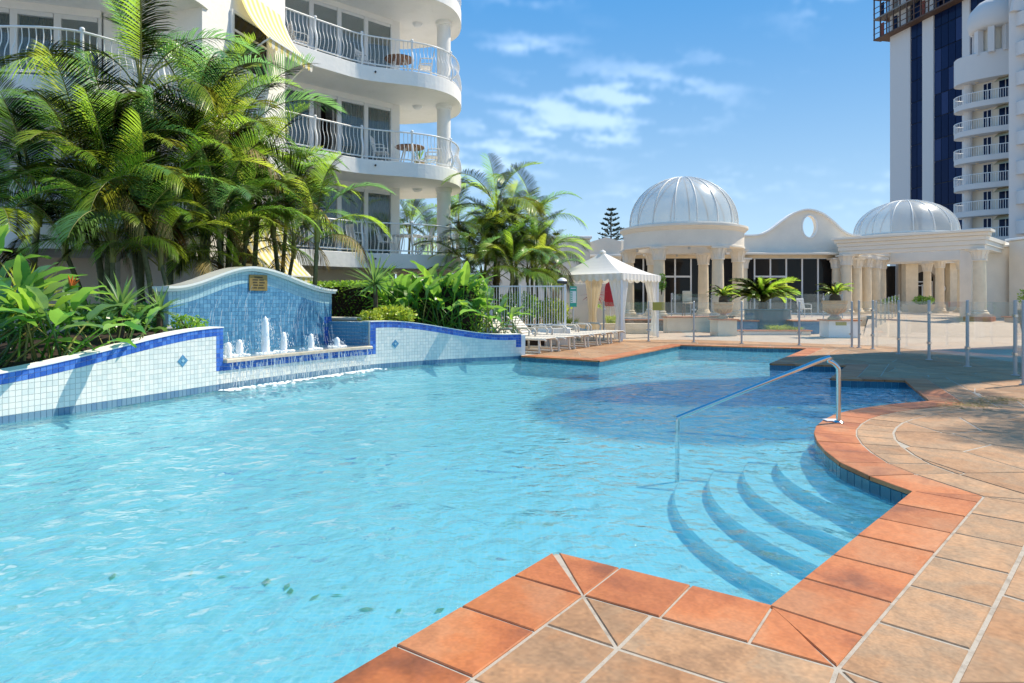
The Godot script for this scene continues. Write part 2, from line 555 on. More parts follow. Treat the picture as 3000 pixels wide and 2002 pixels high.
func make_outline() -> void:
	var e := [Vector2(0.22, 15.55), Vector2(1.87, 14.32), Vector2(4.89, 19.35), Vector2(7.98, 17.98), Vector2(5.30, 13.67), Vector2(6.69, 13.27), Vector2(5.31, 11.09), Vector2(6.39, 10.80), Vector2(5.41, 8.60)]
	var arc := smooth2([Vector2(5.41, 8.60), Vector2(4.55, 8.22), Vector2(3.78, 7.67), Vector2(3.18, 6.92), Vector2(2.84, 6.18), Vector2(2.65, 5.40), Vector2(2.66, 4.93), Vector2(2.74, 4.53)], 6)
	arc = resample(arc, 0.42)
	for p in e: deck_edge.push_back(p)
	for i in range(1, arc.size()): deck_edge.push_back(arc[i])
	for p in [Vector2(1.104, 2.826), Vector2(0.225, 3.43), Vector2(-2.9, -1.0)]: deck_edge.push_back(p)
	wall_path = smooth2([Vector2(-8.4, -1.0), Vector2(-8.0, 1.5), Vector2(-7.3, 4.0), Vector2(-6.6, 5.9), Vector2(-5.9, 7.5), Vector2(-5.28, 8.95), Vector2(-4.6, 10.6), Vector2(-3.85, 12.2), Vector2(-2.95, 13.72), Vector2(-1.5, 15.0), Vector2(0.22, 15.9)], 10)
	wall_path = resample(wall_path, 0.07)
	for p in deck_edge: pool_poly.push_back(p)
	for i in range(0, wall_path.size(), 4): pool_poly.push_back(wall_path[i])
	if pool_poly[-1].distance_to(wall_path[-1]) > 0.02: pool_poly.push_back(wall_path[-1])

func make_ground() -> void:
	var g := MB.new()
	var y := -0.03
	for r in [[-300, 300, 19.8, 600], [-300, 300, -300, -1.2], [-300, -9.0, -1.2, 19.8], [8.2, 300, -1.2, 19.8]]:
		g.quad(Vector3(r[0], y, -r[2]), Vector3(r[1], y, -r[2]), Vector3(r[1], y, -r[3]), Vector3(r[0], y, -r[3]))
	for r in [[-9.0, 2.0], [2.0, 8.2]]:
		var half := PackedVector2Array([Vector2(r[0], -1.2), Vector2(r[1], -1.2), Vector2(r[1], 19.8), Vector2(r[0], 19.8)])
		for q in Geometry2D.clip_polygons(half, pool_poly): g.cap(q, y, true)
	structure("ground", g, M.ground)
	# mortar bed under the paving, 4 mm above the ground
	var bed := MB.new()
	for r in [[-9.0, 2.0, 12.0, 40.0], [2.0, 14.0, -3.0, 40.0], [-9.0, 2.0, -3.0, 3.9]]:
		var half := PackedVector2Array([Vector2(r[0], r[2]), Vector2(r[1], r[2]), Vector2(r[1], r[3]), Vector2(r[0], r[3])])
		for q in Geometry2D.clip_polygons(half, pool_poly): bed.cap(q, -0.0065, true)
	structure("deck_bed", bed, M.mortar)

func make_pool_shell() -> void:
	# floor: deep bay near the steps, rising to a shallow shelf at the far end
	var f := MB.new()
	var dep := func(z: float) -> float: return -0.68 + 0.26 * sst((z - 7.4) / 3.4)
	var zs := [-1.1, 2.0, 5.0, 7.4]
	for k in 12: zs.append(7.4 + 3.4 * (k + 1) / 12.0)
	zs.append(20.0)
	for k in zs.size() - 1:
		var z0: float = zs[k]
		var z1: float = zs[k + 1]
		var y0: float = dep.call(z0)
		var y1: float = dep.call(z1)
		var n0 := Vector3(0, 1, (dep.call(z0 + 0.02) - y0) / 0.02).normalized()
		var n1 := Vector3(0, 1, (dep.call(z1 + 0.02) - y1) / 0.02).normalized()
		f.quadn([Vector3(-9, y0, -z0), Vector3(8.3, y0, -z0), Vector3(8.3, y1, -z1), Vector3(-9, y1, -z1)], [n0, n0, n1, n1])
	structure("pool_floor", f, M.pool_floor)
	var w := MB.new()
	for i in deck_edge.size() - 1: # inner face looks to the right of the walk, into the pool
		w.quad(W(deck_edge[i], -0.98), W(deck_edge[i + 1], -0.98), W(deck_edge[i + 1], -0.035), W(deck_edge[i], -0.035))
	# along the tiled wall the floor sweeps up in a wide cove
	var rings := []
	for j in 11:
		var t := j / 10.0
		rings.append([offset_path(wall_path, -1.9 * t), -0.20 - 0.48 * sin(t * PI * 0.5)])
	for i in range(0, wall_path.size() - 4, 4):
		for j in 10:
			var a0: Vector2 = rings[j][0][i]
			var a1: Vector2 = rings[j][0][i + 4]
			var b0: Vector2 = rings[j + 1][0][i]
			var b1: Vector2 = rings[j + 1][0][i + 4]
			var ts := [j / 10.0, (j + 1) / 10.0]
			var d := (a1 - a0).normalized()
			var ns := []
			for t in ts:
				var sl: float = 0.48 * PI * 0.5 * cos(t * PI * 0.5) / 1.9
				ns.append((Vector3(d.y, 0, d.x) * sl + Vector3.UP).normalized())
			w.quadn([W(b0, rings[j + 1][1]), W(b1, rings[j + 1][1]), W(a1, rings[j][1]), W(a0, rings[j][1])], [ns[1], ns[1], ns[0], ns[0]])
	w.strip(wall_path, -0.3, -0.13)
	structure("pool_wall", w, M.pool_floor)
	# curved entry steps
	var st := thing("entry_steps", "pale blue curved pool steps under water beside the handrail", "steps", W(arc_c, 0))
	for k in 4:
		var r := 2.20 + 0.32 * k
		var fan := PackedVector2Array([arc_c + Vector2(0.3, 0)])
		for j in 41:
			var a := deg_to_rad(96.0) + deg_to_rad(190.0) * j / 40.0
			fan.push_back(arc_c + Vector2(cos(a), sin(a)) * r)
		var cut := PackedVector2Array([Vector2(-2, 2), Vector2(6, 2), Vector2(6, 7.75), Vector2(-2, 7.95)])
		var own := MB.new()
		for q in Geometry2D.intersect_polygons(fan, cut):
			for q2 in Geometry2D.intersect_polygons(q, pool_poly):
				var sh := PackedVector2Array()
				for p in q2: sh.push_back(p - arc_c)
				own.prism(sh, -0.98, -0.26 - 0.105 * k, 0.02, false)
		put("step", own, M.pool_floor, st)
	# water surface: gentle swell in the mesh, ripples in the material
	var nz := FastNoiseLite.new()
	nz.seed = 4; nz.frequency = 0.42; nz.fractal_octaves = 3; nz.fractal_gain = 0.5
	var water := MB.new()
	var st_ := 0.16
	var idx := {}
	var nxc := int(18.0 / st_)
	var nzc := int(21.5 / st_)
	var grow := Geometry2D.offset_polygon(pool_poly, 0.25)[0]
	for j in nzc + 1:
		for i in nxc + 1:
			var p := Vector2(-9.4 + i * st_, -1.3 + j * st_)
			if not Geometry2D.is_point_in_polygon(p, grow): continue
			var hgt := func(q: Vector2) -> float: return WATER + nz.get_noise_2d(q.x, q.y * 1.3) * 0.028 + nz.get_noise_2d(q.x * 3.1 + 40, q.y * 3.4) * 0.007
			var y: float = hgt.call(p)
			var dx: float = hgt.call(p + Vector2(0.05, 0)) - y
			var dz: float = hgt.call(p + Vector2(0, 0.05)) - y
			idx[j * 10000 + i] = water.v.size()
			water.v.push_back(W(p, y))
			water.n.push_back(Vector3(-dx / 0.05, 1, dz / 0.05).normalized())
	for j in nzc:
		for i in nxc:
			var a = idx.get(j * 10000 + i, -1)
			var b = idx.get(j * 10000 + i + 1, -1)
			var c = idx.get((j + 1) * 10000 + i + 1, -1)
			var d = idx.get((j + 1) * 10000 + i, -1)
			if a < 0 or b < 0 or c < 0 or d < 0: continue
			for q in [a, c, b, a, d, c]: water.ix.push_back(q)
	structure("pool_water", water, M.water)

# tiles of one edge row between an inner and an outer rim; corners are cut on the mitre
func edge_row(inner: PackedVector2Array, width: float, y0: float, y1: float, size: float, mats: Array, parent: Node, called: String, gap: float, over := 0.0) -> PackedVector2Array:
	var outer := offset_path(inner, width)
	for i in inner.size() - 1:
		var a := inner[i]
		var b := inner[i + 1]
		var l := a.distance_to(b)
		var t := (b - a) / l
		var nrm := Vector2(-t.y, t.x)
		var s0 := (outer[i] - a).dot(t)
		var s1 := (outer[i + 1] - a).dot(t)
		var polys := []
		if l < 0.7:
			polys.append([a, b, outer[i + 1], outer[i]])
		else:
			var c0 := maxf(0.0, s0)
			var c1 := minf(l, s1)
			if c0 > 0.05: polys.append([a, a + t * c0, outer[i]])
			elif s0 < -0.05: polys.append([a, a + nrm * width, outer[i]])
			if c1 < l - 0.05: polys.append([a + t * c1, b, outer[i + 1]])
			elif s1 > l + 0.05: polys.append([b, outer[i + 1], b + nrm * width])
			var cnt := maxi(1, int(round((c1 - c0) / size)))
			for k in cnt:
				var u0 := c0 + (c1 - c0) * k / cnt
				var u1 := c0 + (c1 - c0) * (k + 1) / cnt
				polys.append([a + t * u0, a + t * u1, a + t * u1 + nrm * width, a + t * u0 + nrm * width])
		for q in polys:
			var pl := MB.ccw(PackedVector2Array(q))
			pl = MB.inset(pl, gap)
			if over > 0.0:
				for z in pl.size(): # bullnose reaches a little over the water
					var near_in := absf((pl[z] - a).dot(nrm) - gap) < 0.02
					if near_in: pl[z] -= nrm * (over + gap)
			var c := Vector2.ZERO
			for p in pl: c += p / pl.size()
			var loc := PackedVector2Array()
			for p in pl: loc.push_back(p - c)
			var mb := MB.new()
			mb.prism(loc, y0, y1 + rng.randf_range(-0.0015, 0.0015), 0.004)
			put(called, mb, mats[rng.randi() % mats.size()], parent, W(c, 0))
	return outer

func make_deck() -> void:
	rng.seed = 5
	var rim := thing("pool_coping", "terracotta tile coping along the pool rim", "coping", Vector3.ZERO)
	var tm := [M.terracotta_0, M.terracotta_1, M.terracotta_2, M.terracotta_3]
	var sm := [M.stone_0, M.stone_1, M.stone_2, M.stone_3, M.stone_4]
	var o1 := edge_row(deck_edge, 0.36, -0.034, 0.0, 0.40, tm, rim, "tile", 0.006, 0.012)
	# deck: a border of sawn slabs, then crazy paving
	var deck := thing("stone_deck", "beige crazy paving of irregular sandstone slabs round the pool", "paving", Vector3.ZERO)
	deck.set_meta("kind", "structure")
	var o2 := edge_row(o1, 0.32, -0.034, -0.002, 0.47, sm, deck, "slab", 0.008)
	var zone := PackedVector2Array()
	for p in o2: zone.push_back(p)
	for p in [Vector2(-4.0, -2.5), Vector2(10.6, -2.5), Vector2(10.6, 19.0), Vector2(6.0, 21.9), Vector2(3.2, 21.9), Vector2(0.3, 17.0)]: zone.push_back(p)
	var pts := []
	var cell := 0.82
	for j in range(-4, 30):
		for i in range(-7, 15):
			pts.append(Vector2((i + rng.randf_range(0.02, 0.98)) * cell, (j + rng.randf_range(0.02, 0.98)) * cell))
	var stones := []
	for k in pts.size():
		var c: Vector2 = pts[k]
		var poly := PackedVector2Array([c + Vector2(-1.4, -1.4), c + Vector2(1.4, -1.4), c + Vector2(1.4, 1.4), c + Vector2(-1.4, 1.4)])
		for q in pts:
			if q == c or q.distance_squared_to(c) > 7.0: continue
			poly = half_plane(poly, (q + c) * 0.5, (q - c).normalized())
			if poly.size() < 3: break
		if poly.size() < 3: continue
		for s in Geometry2D.intersect_polygons(poly, zone):
			if absf(poly_area(s)) < 0.02: continue
			var clean := PackedVector2Array()
			for p in s:
				if clean.size() == 0 or (p.distance_to(clean[-1]) > 0.035 and p.distance_to(clean[0]) > 0.035): clean.push_back(p)
			if clean.size() >= 3: stones.append(clean)
	stones.sort_custom(func(a, b): return stone_size(a) > stone_size(b))
	var rest := []
	for k in 5: rest.append(MB.new())
	for k in stones.size():
		var s := MB.inset(MB.ccw(stones[k]), rng.randf_range(0.006, 0.013))
		if Geometry2D.triangulate_polygon(s).is_empty():
			s = MB.ccw(stones[k])
			if Geometry2D.triangulate_polygon(s).is_empty(): s = MB.ccw(Geometry2D.convex_hull(s).slice(1))
		if absf(poly_area(s)) < 0.012: continue
		var mi := rng.randi() % 5
		var top := rng.randf_range(-0.0035, 0.0)
		if k < 300:
			var c := Vector2.ZERO
			for p in s: c += p / s.size()
			var loc := PackedVector2Array()
			for p in s: loc.push_back(p - c)
			var mb := MB.new()
			mb.prism(loc, -0.03, top, 0.004, false)
			put("flagstone", mb, sm[mi], deck, W(c, 0))
		else: rest[mi].prism(s, -0.03, top, 0.0, false)
	var am := ArrayMesh.new()
	for k in 5: if rest[k].v.size() > 0: rest[k].add_to(am, sm[k])
	if am.get_surface_count() > 0: put("far_flagstones", am, null, deck).set_meta("kind", "stuff")
	# paving beyond the glass fence
	var far := MB.new()
	far.prism(PackedVector2Array([Vector2(10.62, -2.5), Vector2(40, -2.5), Vector2(40, 33), Vector2(-2, 33), Vector2(0.3, 17.05), Vector2(3.2, 21.95), Vector2(6.0, 21.95), Vector2(10.62, 19.02)]), -0.03, -0.003)
	structure("courtyard_paving", far, M.paving_far)

func half_plane(p: PackedVector2Array, at: Vector2, nrm: Vector2) -> PackedVector2Array:
	var o := PackedVector2Array()
	var m := p.size()
	for i in m:
		var a := p[i]
		var b := p[(i + 1) % m]
		var da := (a - at).dot(nrm)
		var db := (b - at).dot(nrm)
		if da <= 0: o.push_back(a)
		if (da < 0 and db > 0) or (da > 0 and db < 0): o.push_back(a.lerp(b, da / (da - db)))
	return o

func poly_area(p: PackedVector2Array) -> float:
	var s := 0.0
	for i in p.size(): s += p[i].cross(p[(i + 1) % p.size()])
	return s * 0.5

func stone_size(p: PackedVector2Array) -> float:
	var c := Vector2.ZERO
	for q in p: c += q / p.size()
	if c.y < 1.2 or absf(c.x / c.y) > 0.85: return 0.0
	return absf(poly_area(p)) / pow(c.y, 3.0)

# ------------------------------------------------------------------ tiled wall with weir
func sst(x: float) -> float:
	x = clampf(x, 0, 1)
	return x * x * (3 - 2 * x)

# one glazed tile: outer face with a small bevel
func tile_face(mb: MB, a: Vector3, b: Vector3, c: Vector3, d: Vector3, out: Vector3, gap := 0.0022, thick := 0.007) -> void:
	var m := (a + b + c + d) * 0.25
	var q := []
	for p in [a, b, c, d]:
		var k: Vector3 = p - m
		q.append(m + k * (1.0 - gap / maxf(k.length(), 0.005)))
	var f := []
	for p in q: f.append(m + (p - m) * 0.94 + out * thick)
	mb.quad(f[0], f[1], f[2], f[3])
	for i in 4:
		var j := (i + 1) % 4
		mb.quad(q[i], q[j], f[j], f[i])

func make_tiled_wall() -> void:
	rng.seed = 9
	var n := wall_path.size()
	var iL := 0
	var iR := 0
	for i in n:
		if wall_path[i].distance_to(Vector2(-4.6, 10.6)) < wall_path[iL].distance_to(Vector2(-4.6, 10.6)): iL = i
		if wall_path[i].distance_to(Vector2(-2.95, 13.72)) < wall_path[iR].distance_to(Vector2(-2.95, 13.72)): iR = i
	var top := func(i: int) -> float:
		if i <= iL: return 0.86 - 0.42 * sst((iL - i) * 0.07 / 3.7)
		if i >= iR: return 0.85 - 0.37 * sst(((i - iR) * 0.07 - 0.35) / 3.2)
		return 0.30
	var wall := thing("tiled_pool_wall", "curved white mosaic pool wall with blue tile border and fountain weir", "wall", W(wall_path[iL], 0))
	var off := -W(wall_path[iL], 0)
	var back := offset_path(wall_path, 0.26)
	# core in three runs
	for r in [[0, iL], [iL, iR], [iR, n - 1]]:
		var core := MB.new()
		for i in range(r[0], r[1]):
			var h0: float = top.call(i)
			var h1: float = top.call(i + 1)
			if r[0] == iL: h0 = 0.30; h1 = 0.30
			elif r[0] == iR and i == iR: h0 = top.call(iR + 1)
			elif r[1] == iL and i + 1 == iL: h1 = top.call(iL - 1)
			var a := W(wall_path[i]) + off
			var b := W(wall_path[i + 1]) + off
			var a2 := W(back[i]) + off
			var b2 := W(back[i + 1]) + off
			var u := Vector3.UP
			core.quad(a - u * 1.2, b - u * 1.2, b + u * h1, a + u * h0)
			core.quad(b2 - u * 1.2, a2 - u * 1.2, a2 + u * h0, b2 + u * h1)
			core.quad(a + u * h0, b + u * h1, b2 + u * h1, a2 + u * h0)
			if i == r[0]: core.quad(a2 - u * 0.3, a - u * 0.3, a + u * h0, a2 + u * h0)
			if i == r[1] - 1: core.quad(b - u * 0.3, b2 - u * 0.3, b2 + u * h1, b + u * h1)
		put("core", core, M.grout, wall)
		if r[0] != iL: # rendered white capping with a soft edge
			var cap := MB.new()
			var f := offset_path(wall_path, -0.02)
			var bk := offset_path(wall_path, 0.28)
			for i in range(r[0], r[1]):
				var h0: float = top.call(i) if not (r[0] == iR and i == iR) else top.call(iR + 1)
				var h1: float = top.call(i + 1) if not (r[1] == iL and i + 1 == iL) else top.call(iL - 1)
				var u := Vector3.UP
				var a := W(f[i]) + off
				var b := W(f[i + 1]) + off
				var a2 := W(bk[i]) + off
				var b2 := W(bk[i + 1]) + off
				cap.quad(a + u * (h0 + 0.002), b + u * (h1 + 0.002), b + u * (h1 + 0.018), a + u * (h0 + 0.018))
				cap.quad(a + u * (h0 + 0.018), b + u * (h1 + 0.018), b2 + u * (h1 + 0.018), a2 + u * (h0 + 0.018))
				cap.quad(b2 + u * (h1 + 0.002), a2 + u * (h0 + 0.002), a2 + u * (h0 + 0.018), b2 + u * (h1 + 0.018))
				cap.quad(a2 + u * (h0 + 0.002), b2 + u * (h1 + 0.002), b + u * (h1 + 0.002), a + u * (h0 + 0.002))
				if i == r[0]: cap.quad(a2 + u * (h0 + 0.002), a + u * (h0 + 0.002), a + u * (h0 + 0.018), a2 + u * (h0 + 0.018))
				if i == r[1] - 1: cap.quad(b + u * (h1 + 0.002), b2 + u * (h1 + 0.002), b2 + u * (h1 + 0.018), b + u * (h1 + 0.018))
			put("capping", cap, M.plaster, wall)
	# plastered end of the wall
	var endc := MB.new()
	var pe := wall_path[n - 1]
	var de := (wall_path[n - 1] - wall_path[n - 2]).normalized()
	var ne := Vector2(-de.y, de.x)
	endc.prism(PackedVector2Array([pe + de * 0.002, pe + de * 0.10 - ne * 0.02, pe + de * 0.10 + ne * 0.34, pe + de * 0.002 + ne * 0.34]), -0.4, 0.478, 0.012)
	put("end_pier", endc, M.plaster, wall, off)
	var white := [M.tile_white, M.tile_white_b, M.tile_white_c]
	var blue := [M.tile_blue, M.tile_blue_b, M.tile_blue_c]
	var line := [M.tile_line, M.tile_line_b, M.tile_line]
	var rest := {}
	var singles := 0
	for i in n - 1:
		var pa := wall_path[i]
		var pb := wall_path[i + 1]
		var d := (pb - pa).normalized()
		var out := Vector3(d.y, 0, d.x)
		var a := W(pa) + off
		var b := W(pb) + off
		var weir: bool = i >= iL and i < iR
		var h0: float = 0.30 if weir else (top.call(i) if i != iR else top.call(iR + 1))
		var h1: float = 0.30 if weir else (top.call(i + 1) if i + 1 != iL else top.call(iL - 1))
		var side: bool = (not weir) and ((i < iL and i >= iL - 2) or (i >= iR and i < iR + 2) or i >= n - 3)
		var px := 1500.0 + (pa.x / maxf(pa.y, 0.1)) * 1950.0
		var rows := []
		rows.append([-0.13, -0.13, -0.03, -0.03, line])
		var y := -0.03
		var lim := minf(h0, h1) - 0.125
		while y < lim - 0.001:
			var t := minf(y + 0.07, lim)
			var last := t + 0.02 > lim
			if last: rows.append([y, y, h0 - 0.125, h1 - 0.125, blue if (side and y > 0.12) else white])
			else: rows.append([y, y, t, t, blue if (side and y > 0.12) else white])
			if last: break
			y = t
		for k in 2:
			rows.append([h0 - 0.125 + 0.0625 * k, h1 - 0.125 + 0.0625 * k, h0 - 0.0625 + 0.0625 * k, h1 - 0.0625 + 0.0625 * k, blue])
		for r in rows:
			var own: bool = singles < 300 and px > -20 and px < 560 and not weir
			var u := Vector3.UP
			var mi: int = rng.randi() % 3
			var qa: Vector3 = a + u * r[0]
			var qb: Vector3 = b + u * r[1]
			var qc: Vector3 = b + u * r[3]
			var qd: Vector3 = a + u * r[2]
			if own:
				var c := (qa + qb + qc + qd) * 0.25
				var mb := MB.new()
				tile_face(mb, qa - c, qb - c, qc - c, qd - c, out)
				put("tile", mb, r[4][mi], wall, c)
				singles += 1
			else:
				var key: Material = r[4][mi]
				if not rest.has(key): rest[key] = MB.new()
				tile_face(rest[key], qa, qb, qc, qd, out)
	var am := ArrayMesh.new()
	for k in rest: rest[k].add_to(am, k)
	put("mosaic_tiles", am, null, wall).set_meta("kind", "stuff")
	# blue diamonds set in the white field
	for r in [[iL - 11, 0.40], [iR + 9, 0.37]]:
		var i: int = r[0]
		var p := wall_path[i]
		var d := (wall_path[i + 1] - p).normalized()
		var out := Vector3(d.y, 0, d.x)
		var e := Vector3(d.x, 0, -d.y)
		var c := W(p, r[1]) + off + out * 0.008
		var dm := MB.new()
		var s := 0.095
		for q in [[0, -1], [-1, 0], [1, 0], [0, 1]]:
			var cc: Vector3 = c + (e * q[0] + Vector3.UP * q[1]) * s * 0.5
			tile_face(dm, cc - Vector3.UP * s * 0.5, cc + e * s * 0.5, cc + Vector3.UP * s * 0.5, cc - e * s * 0.5, out)
		var o := put("diamond_tile", dm, M.tile_sky, wall)
		o.set_meta("label", "blue diamond of small tiles with a pale centre")
		var dc := MB.new()
		var c2 := c + out * 0.009
		tile_face(dc, c2 - Vector3.UP * 0.03, c2 + e * 0.03, c2 + Vector3.UP * 0.03, c2 - e * 0.03, out, 0.001, 0.003)
		put("centre_tile", dc, M.tile_pale, o)
	# cream lip of the weir
	var lip := MB.new()
	var lf := offset_path(wall_path, -0.09)
	var lb := offset_path(wall_path, 0.30)
	var pl := PackedVector2Array()
	for i in range(iL, iR + 1, 3): pl.push_back(lf[i] - wall_path[iL])
	var bk2 := PackedVector2Array()
	for i in range(iL, iR + 1, 3): bk2.push_back(lb[i] - wall_path[iL])
	bk2.reverse()
	pl.append_array(bk2)
	lip.prism(pl, 0.302, 0.362, 0.015)
	put("weir_lip", lip, M.cream_lip, wall)
	make_fountain(iL, iR)

func make_fountain(iL: int, iR: int) -> void:
	var A := wall_path[iL]
	var B := wall_path[iR]
	var d := (B - A).normalized()
	var nb := Vector2(-d.y, d.x)         # away from the pool
	var L := A + nb * 1.15 - d * 0.15
	var R := B + nb * 1.15 + d * 0.10
	var len := L.distance_to(R)
	var e := Vector3(d.x, 0, -d.y)
	var out := Vector3(d.y, 0, d.x)
	var f := thing("fountain_wall", "arched blue mosaic fountain wall with pale rim and brass plaque", "fountain", W(L, 0))
	var arch := func(s: float) -> float: return 1.44 + 0.40 * sst(s / len / 0.44 if s / len < 0.44 else (1.0 - s / len) / 0.56)
	# body
	var body := MB.new()
	var cnt := 40
	for k in cnt:
		var s0 := len * k / cnt
		var s1 := len * (k + 1) / cnt
		var a := e * s0
		var b := e * s1
		var t := -out * 0.22
		var ua: Vector3 = Vector3.UP * arch.call(s0)
		var ub: Vector3 = Vector3.UP * arch.call(s1)
		body.quad(a, b, b + ub, a + ua)
		body.quad(b + t, a + t, a + t + ua, b + t + ub)
		body.quad(a + ua, b + ub, b + t + ub, a + t + ua)
		if k == 0: body.quad(a + t, a, a + ua, a + t + ua)
		if k == cnt - 1: body.quad(b, b + t, b + t + ub, b + ub)
	put("core", body, M.grout_blue, f)
	# moulded white rim
	var rim := MB.new()
	for lay in [[0.0, 0.05, 0.07], [0.05, 0.09, 0.11]]:
		for k in cnt:
			var s0: float = -0.06 + (len + 0.12) * k / cnt
			var s1: float = -0.06 + (len + 0.12) * (k + 1) / cnt
			var y0: float = arch.call(clampf(s0, 0, len)) + lay[0] + 0.003
			var y1: float = arch.call(clampf(s1, 0, len)) + lay[0] + 0.003
			var h: float = lay[1] - lay[0]
			var fo: Vector3 = out * lay[2]
			var bo: Vector3 = -out * (0.22 + lay[2])
			var u := Vector3.UP
			var a := e * s0 + u * y0
			var b := e * s1 + u * y1
			rim.quad(a + fo, b + fo, b + fo + u * h, a + fo + u * h)
			rim.quad(a + fo + u * h, b + fo + u * h, b + bo + u * h, a + bo + u * h)
			rim.quad(b + bo, a + bo, a + bo + u * h, b + bo + u * h)
			rim.quad(a + bo, b + bo, b + fo, a + fo)
			if k == 0: rim.quad(a + bo, a + fo, a + fo + u * h, a + bo + u * h)
			if k == cnt - 1: rim.quad(b + fo, b + bo, b + bo + u * h, b + fo + u * h)
	put("rim", rim, M.tile_white, f)
	# tiles
	var sky := [M.tile_sky, M.tile_sky_b, M.tile_sky_c]
	var deep := [M.tile_blue, M.tile_blue_b, M.tile_sky_b]
	var pale := [M.tile_pale, M.tile_pale_b, M.tile_pale]
	var st := 0.072
	var cols := int(len / st)
	var rest := {}
	var singles := 0
	for i in range(cols - 1, -1, -1):
		var s0 := len * i / cols
		var s1 := len * (i + 1) / cols
		var h0: float = arch.call(s0)
		var h1: float = arch.call(s1)
		var rows := []
		var y := 0.30
		var lim := minf(h0, h1) - 0.22
		while y < lim - 0.001:
			var t := y + st
			var last := t + 0.02 > lim
			rows.append([y, y, h0 - 0.22 if last else t, h1 - 0.22 if last else t, deep if (i < 3 or i >= cols - 3) and y < 0.9 else sky])
			if last: break
			y = t
		for k in 3: rows.append([h0 - 0.22 + 0.0733 * k, h1 - 0.22 + 0.0733 * k, h0 - 0.22 + 0.0733 * (k + 1), h1 - 0.22 + 0.0733 * (k + 1), pale])
		for r in rows:
			var mt: Array = r[4]
			var mi := rng.randi() % 3
			var u := Vector3.UP
			var qa: Vector3 = e * s0 + u * r[0]
			var qb: Vector3 = e * s1 + u * r[1]
			var qc: Vector3 = e * s1 + u * r[3]
			var qd: Vector3 = e * s0 + u * r[2]
			if mt == pale and singles < 180:
				var c := (qa + qb + qc + qd) * 0.25
				var mb := MB.new()
				tile_face(mb, qa - c, qb - c, qc - c, qd - c, out)
				put("tile", mb, mt[mi], f, c)
				singles += 1
			else:
				var key: Material = mt[mi]
				if not rest.has(key): rest[key] = MB.new()
				tile_face(rest[key], qa, qb, qc, qd, out)
	var am := ArrayMesh.new()
	for k in rest: rest[k].add_to(am, k)
	put("mosaic_tiles", am, null, f).set_meta("kind", "stuff")
	# brass plaque with four lines of worn lettering
	var ps := len * 0.48
	var pc: Vector3 = e * ps + Vector3.UP * 1.63 + out * 0.022
	var pb := MB.new()
	var bs := Basis(e, Vector3.UP, out)
	pb.bbox(pc, Vector3(0.42, 0.30, 0.02), 0.003, bs)
	var plq := put("plaque", pb, M.brass, f)
	for k in 5:
		var ln := MB.new()
		var wd: float = [0.20, 0.28, 0.32, 0.25, 0.33][k]
		for c in int(wd / 0.022):
			if rng.randf() < 0.15: continue
			ln.box(pc + e * (-wd * 0.5 + c * 0.022 + 0.011) + Vector3.UP * (0.105 - k * 0.05) + out * 0.012, Vector3(0.014, 0.026, 0.002), bs)
		put("lettering_line", ln, M.lettering_dark, plq)
	# basin: floor, two wings, water
	var bas := MB.new()
	var o3 := -W(L, 0)
	var bp := PackedVector2Array([A + nb * 0.26 - d * 0.02, B + nb * 0.26 + d * 0.02, B + nb * 1.13 + d * 0.1, A + nb * 1.13 - d * 0.15])
	bas.prism(bp, -0.2, 0.12)
	put("basin_floor", bas, M.pool_floor, f, o3)
	var wing := MB.new()
	wing.prism(PackedVector2Array([B + nb * 0.27 + d * 0.002, B + nb * 0.27 + d * 0.2, B + nb * 1.14 + d * 0.2, B + nb * 1.14 + d * 0.002]), -0.1, 0.848)
	put("wing_wall", wing, M.plaster, f, o3)
	var wt := MB.new()
	for i in range(-3, 12):
		for j in range(3 if i < 0 else 0, 10):
			var a := B + nb * (0.27 + 0.0725 * i)
			var b := B + nb * (0.27 + 0.0725 * (i + 1))
			var y := 0.12 + 0.0727 * j
			tile_face(wt, W(a, y) + o3, W(b, y) + o3, W(b, y + 0.0727) + o3, W(a, y + 0.0727) + o3, Vector3(-d.x, 0, d.y))
	put("wing_tiles", wt, M.tile_sky_b, f).set_meta("kind", "stuff")
	var wing2 := MB.new()
	wing2.prism(PackedVector2Array([A + nb * 0.27 - d * 0.002, A + nb * 1.12 - d * 0.16, A + nb * 1.12 - d * 0.36, A + nb * 0.27 - d * 0.2]), -0.1, 0.848)
	put("wing_wall", wing2, M.plaster, f, o3)
	var bw := MB.new()
	bw.cap(PackedVector2Array([A - nb * 0.06 + d * 0.01, B - nb * 0.06 - d * 0.01, B + nb * 1.13 - d * 0.01, A + nb * 1.13 - d * 0.12]), 0.372, true)
	structure("basin_water", bw, M.basin_water)
	make_jets(A, d, nb, e, out, L, len)

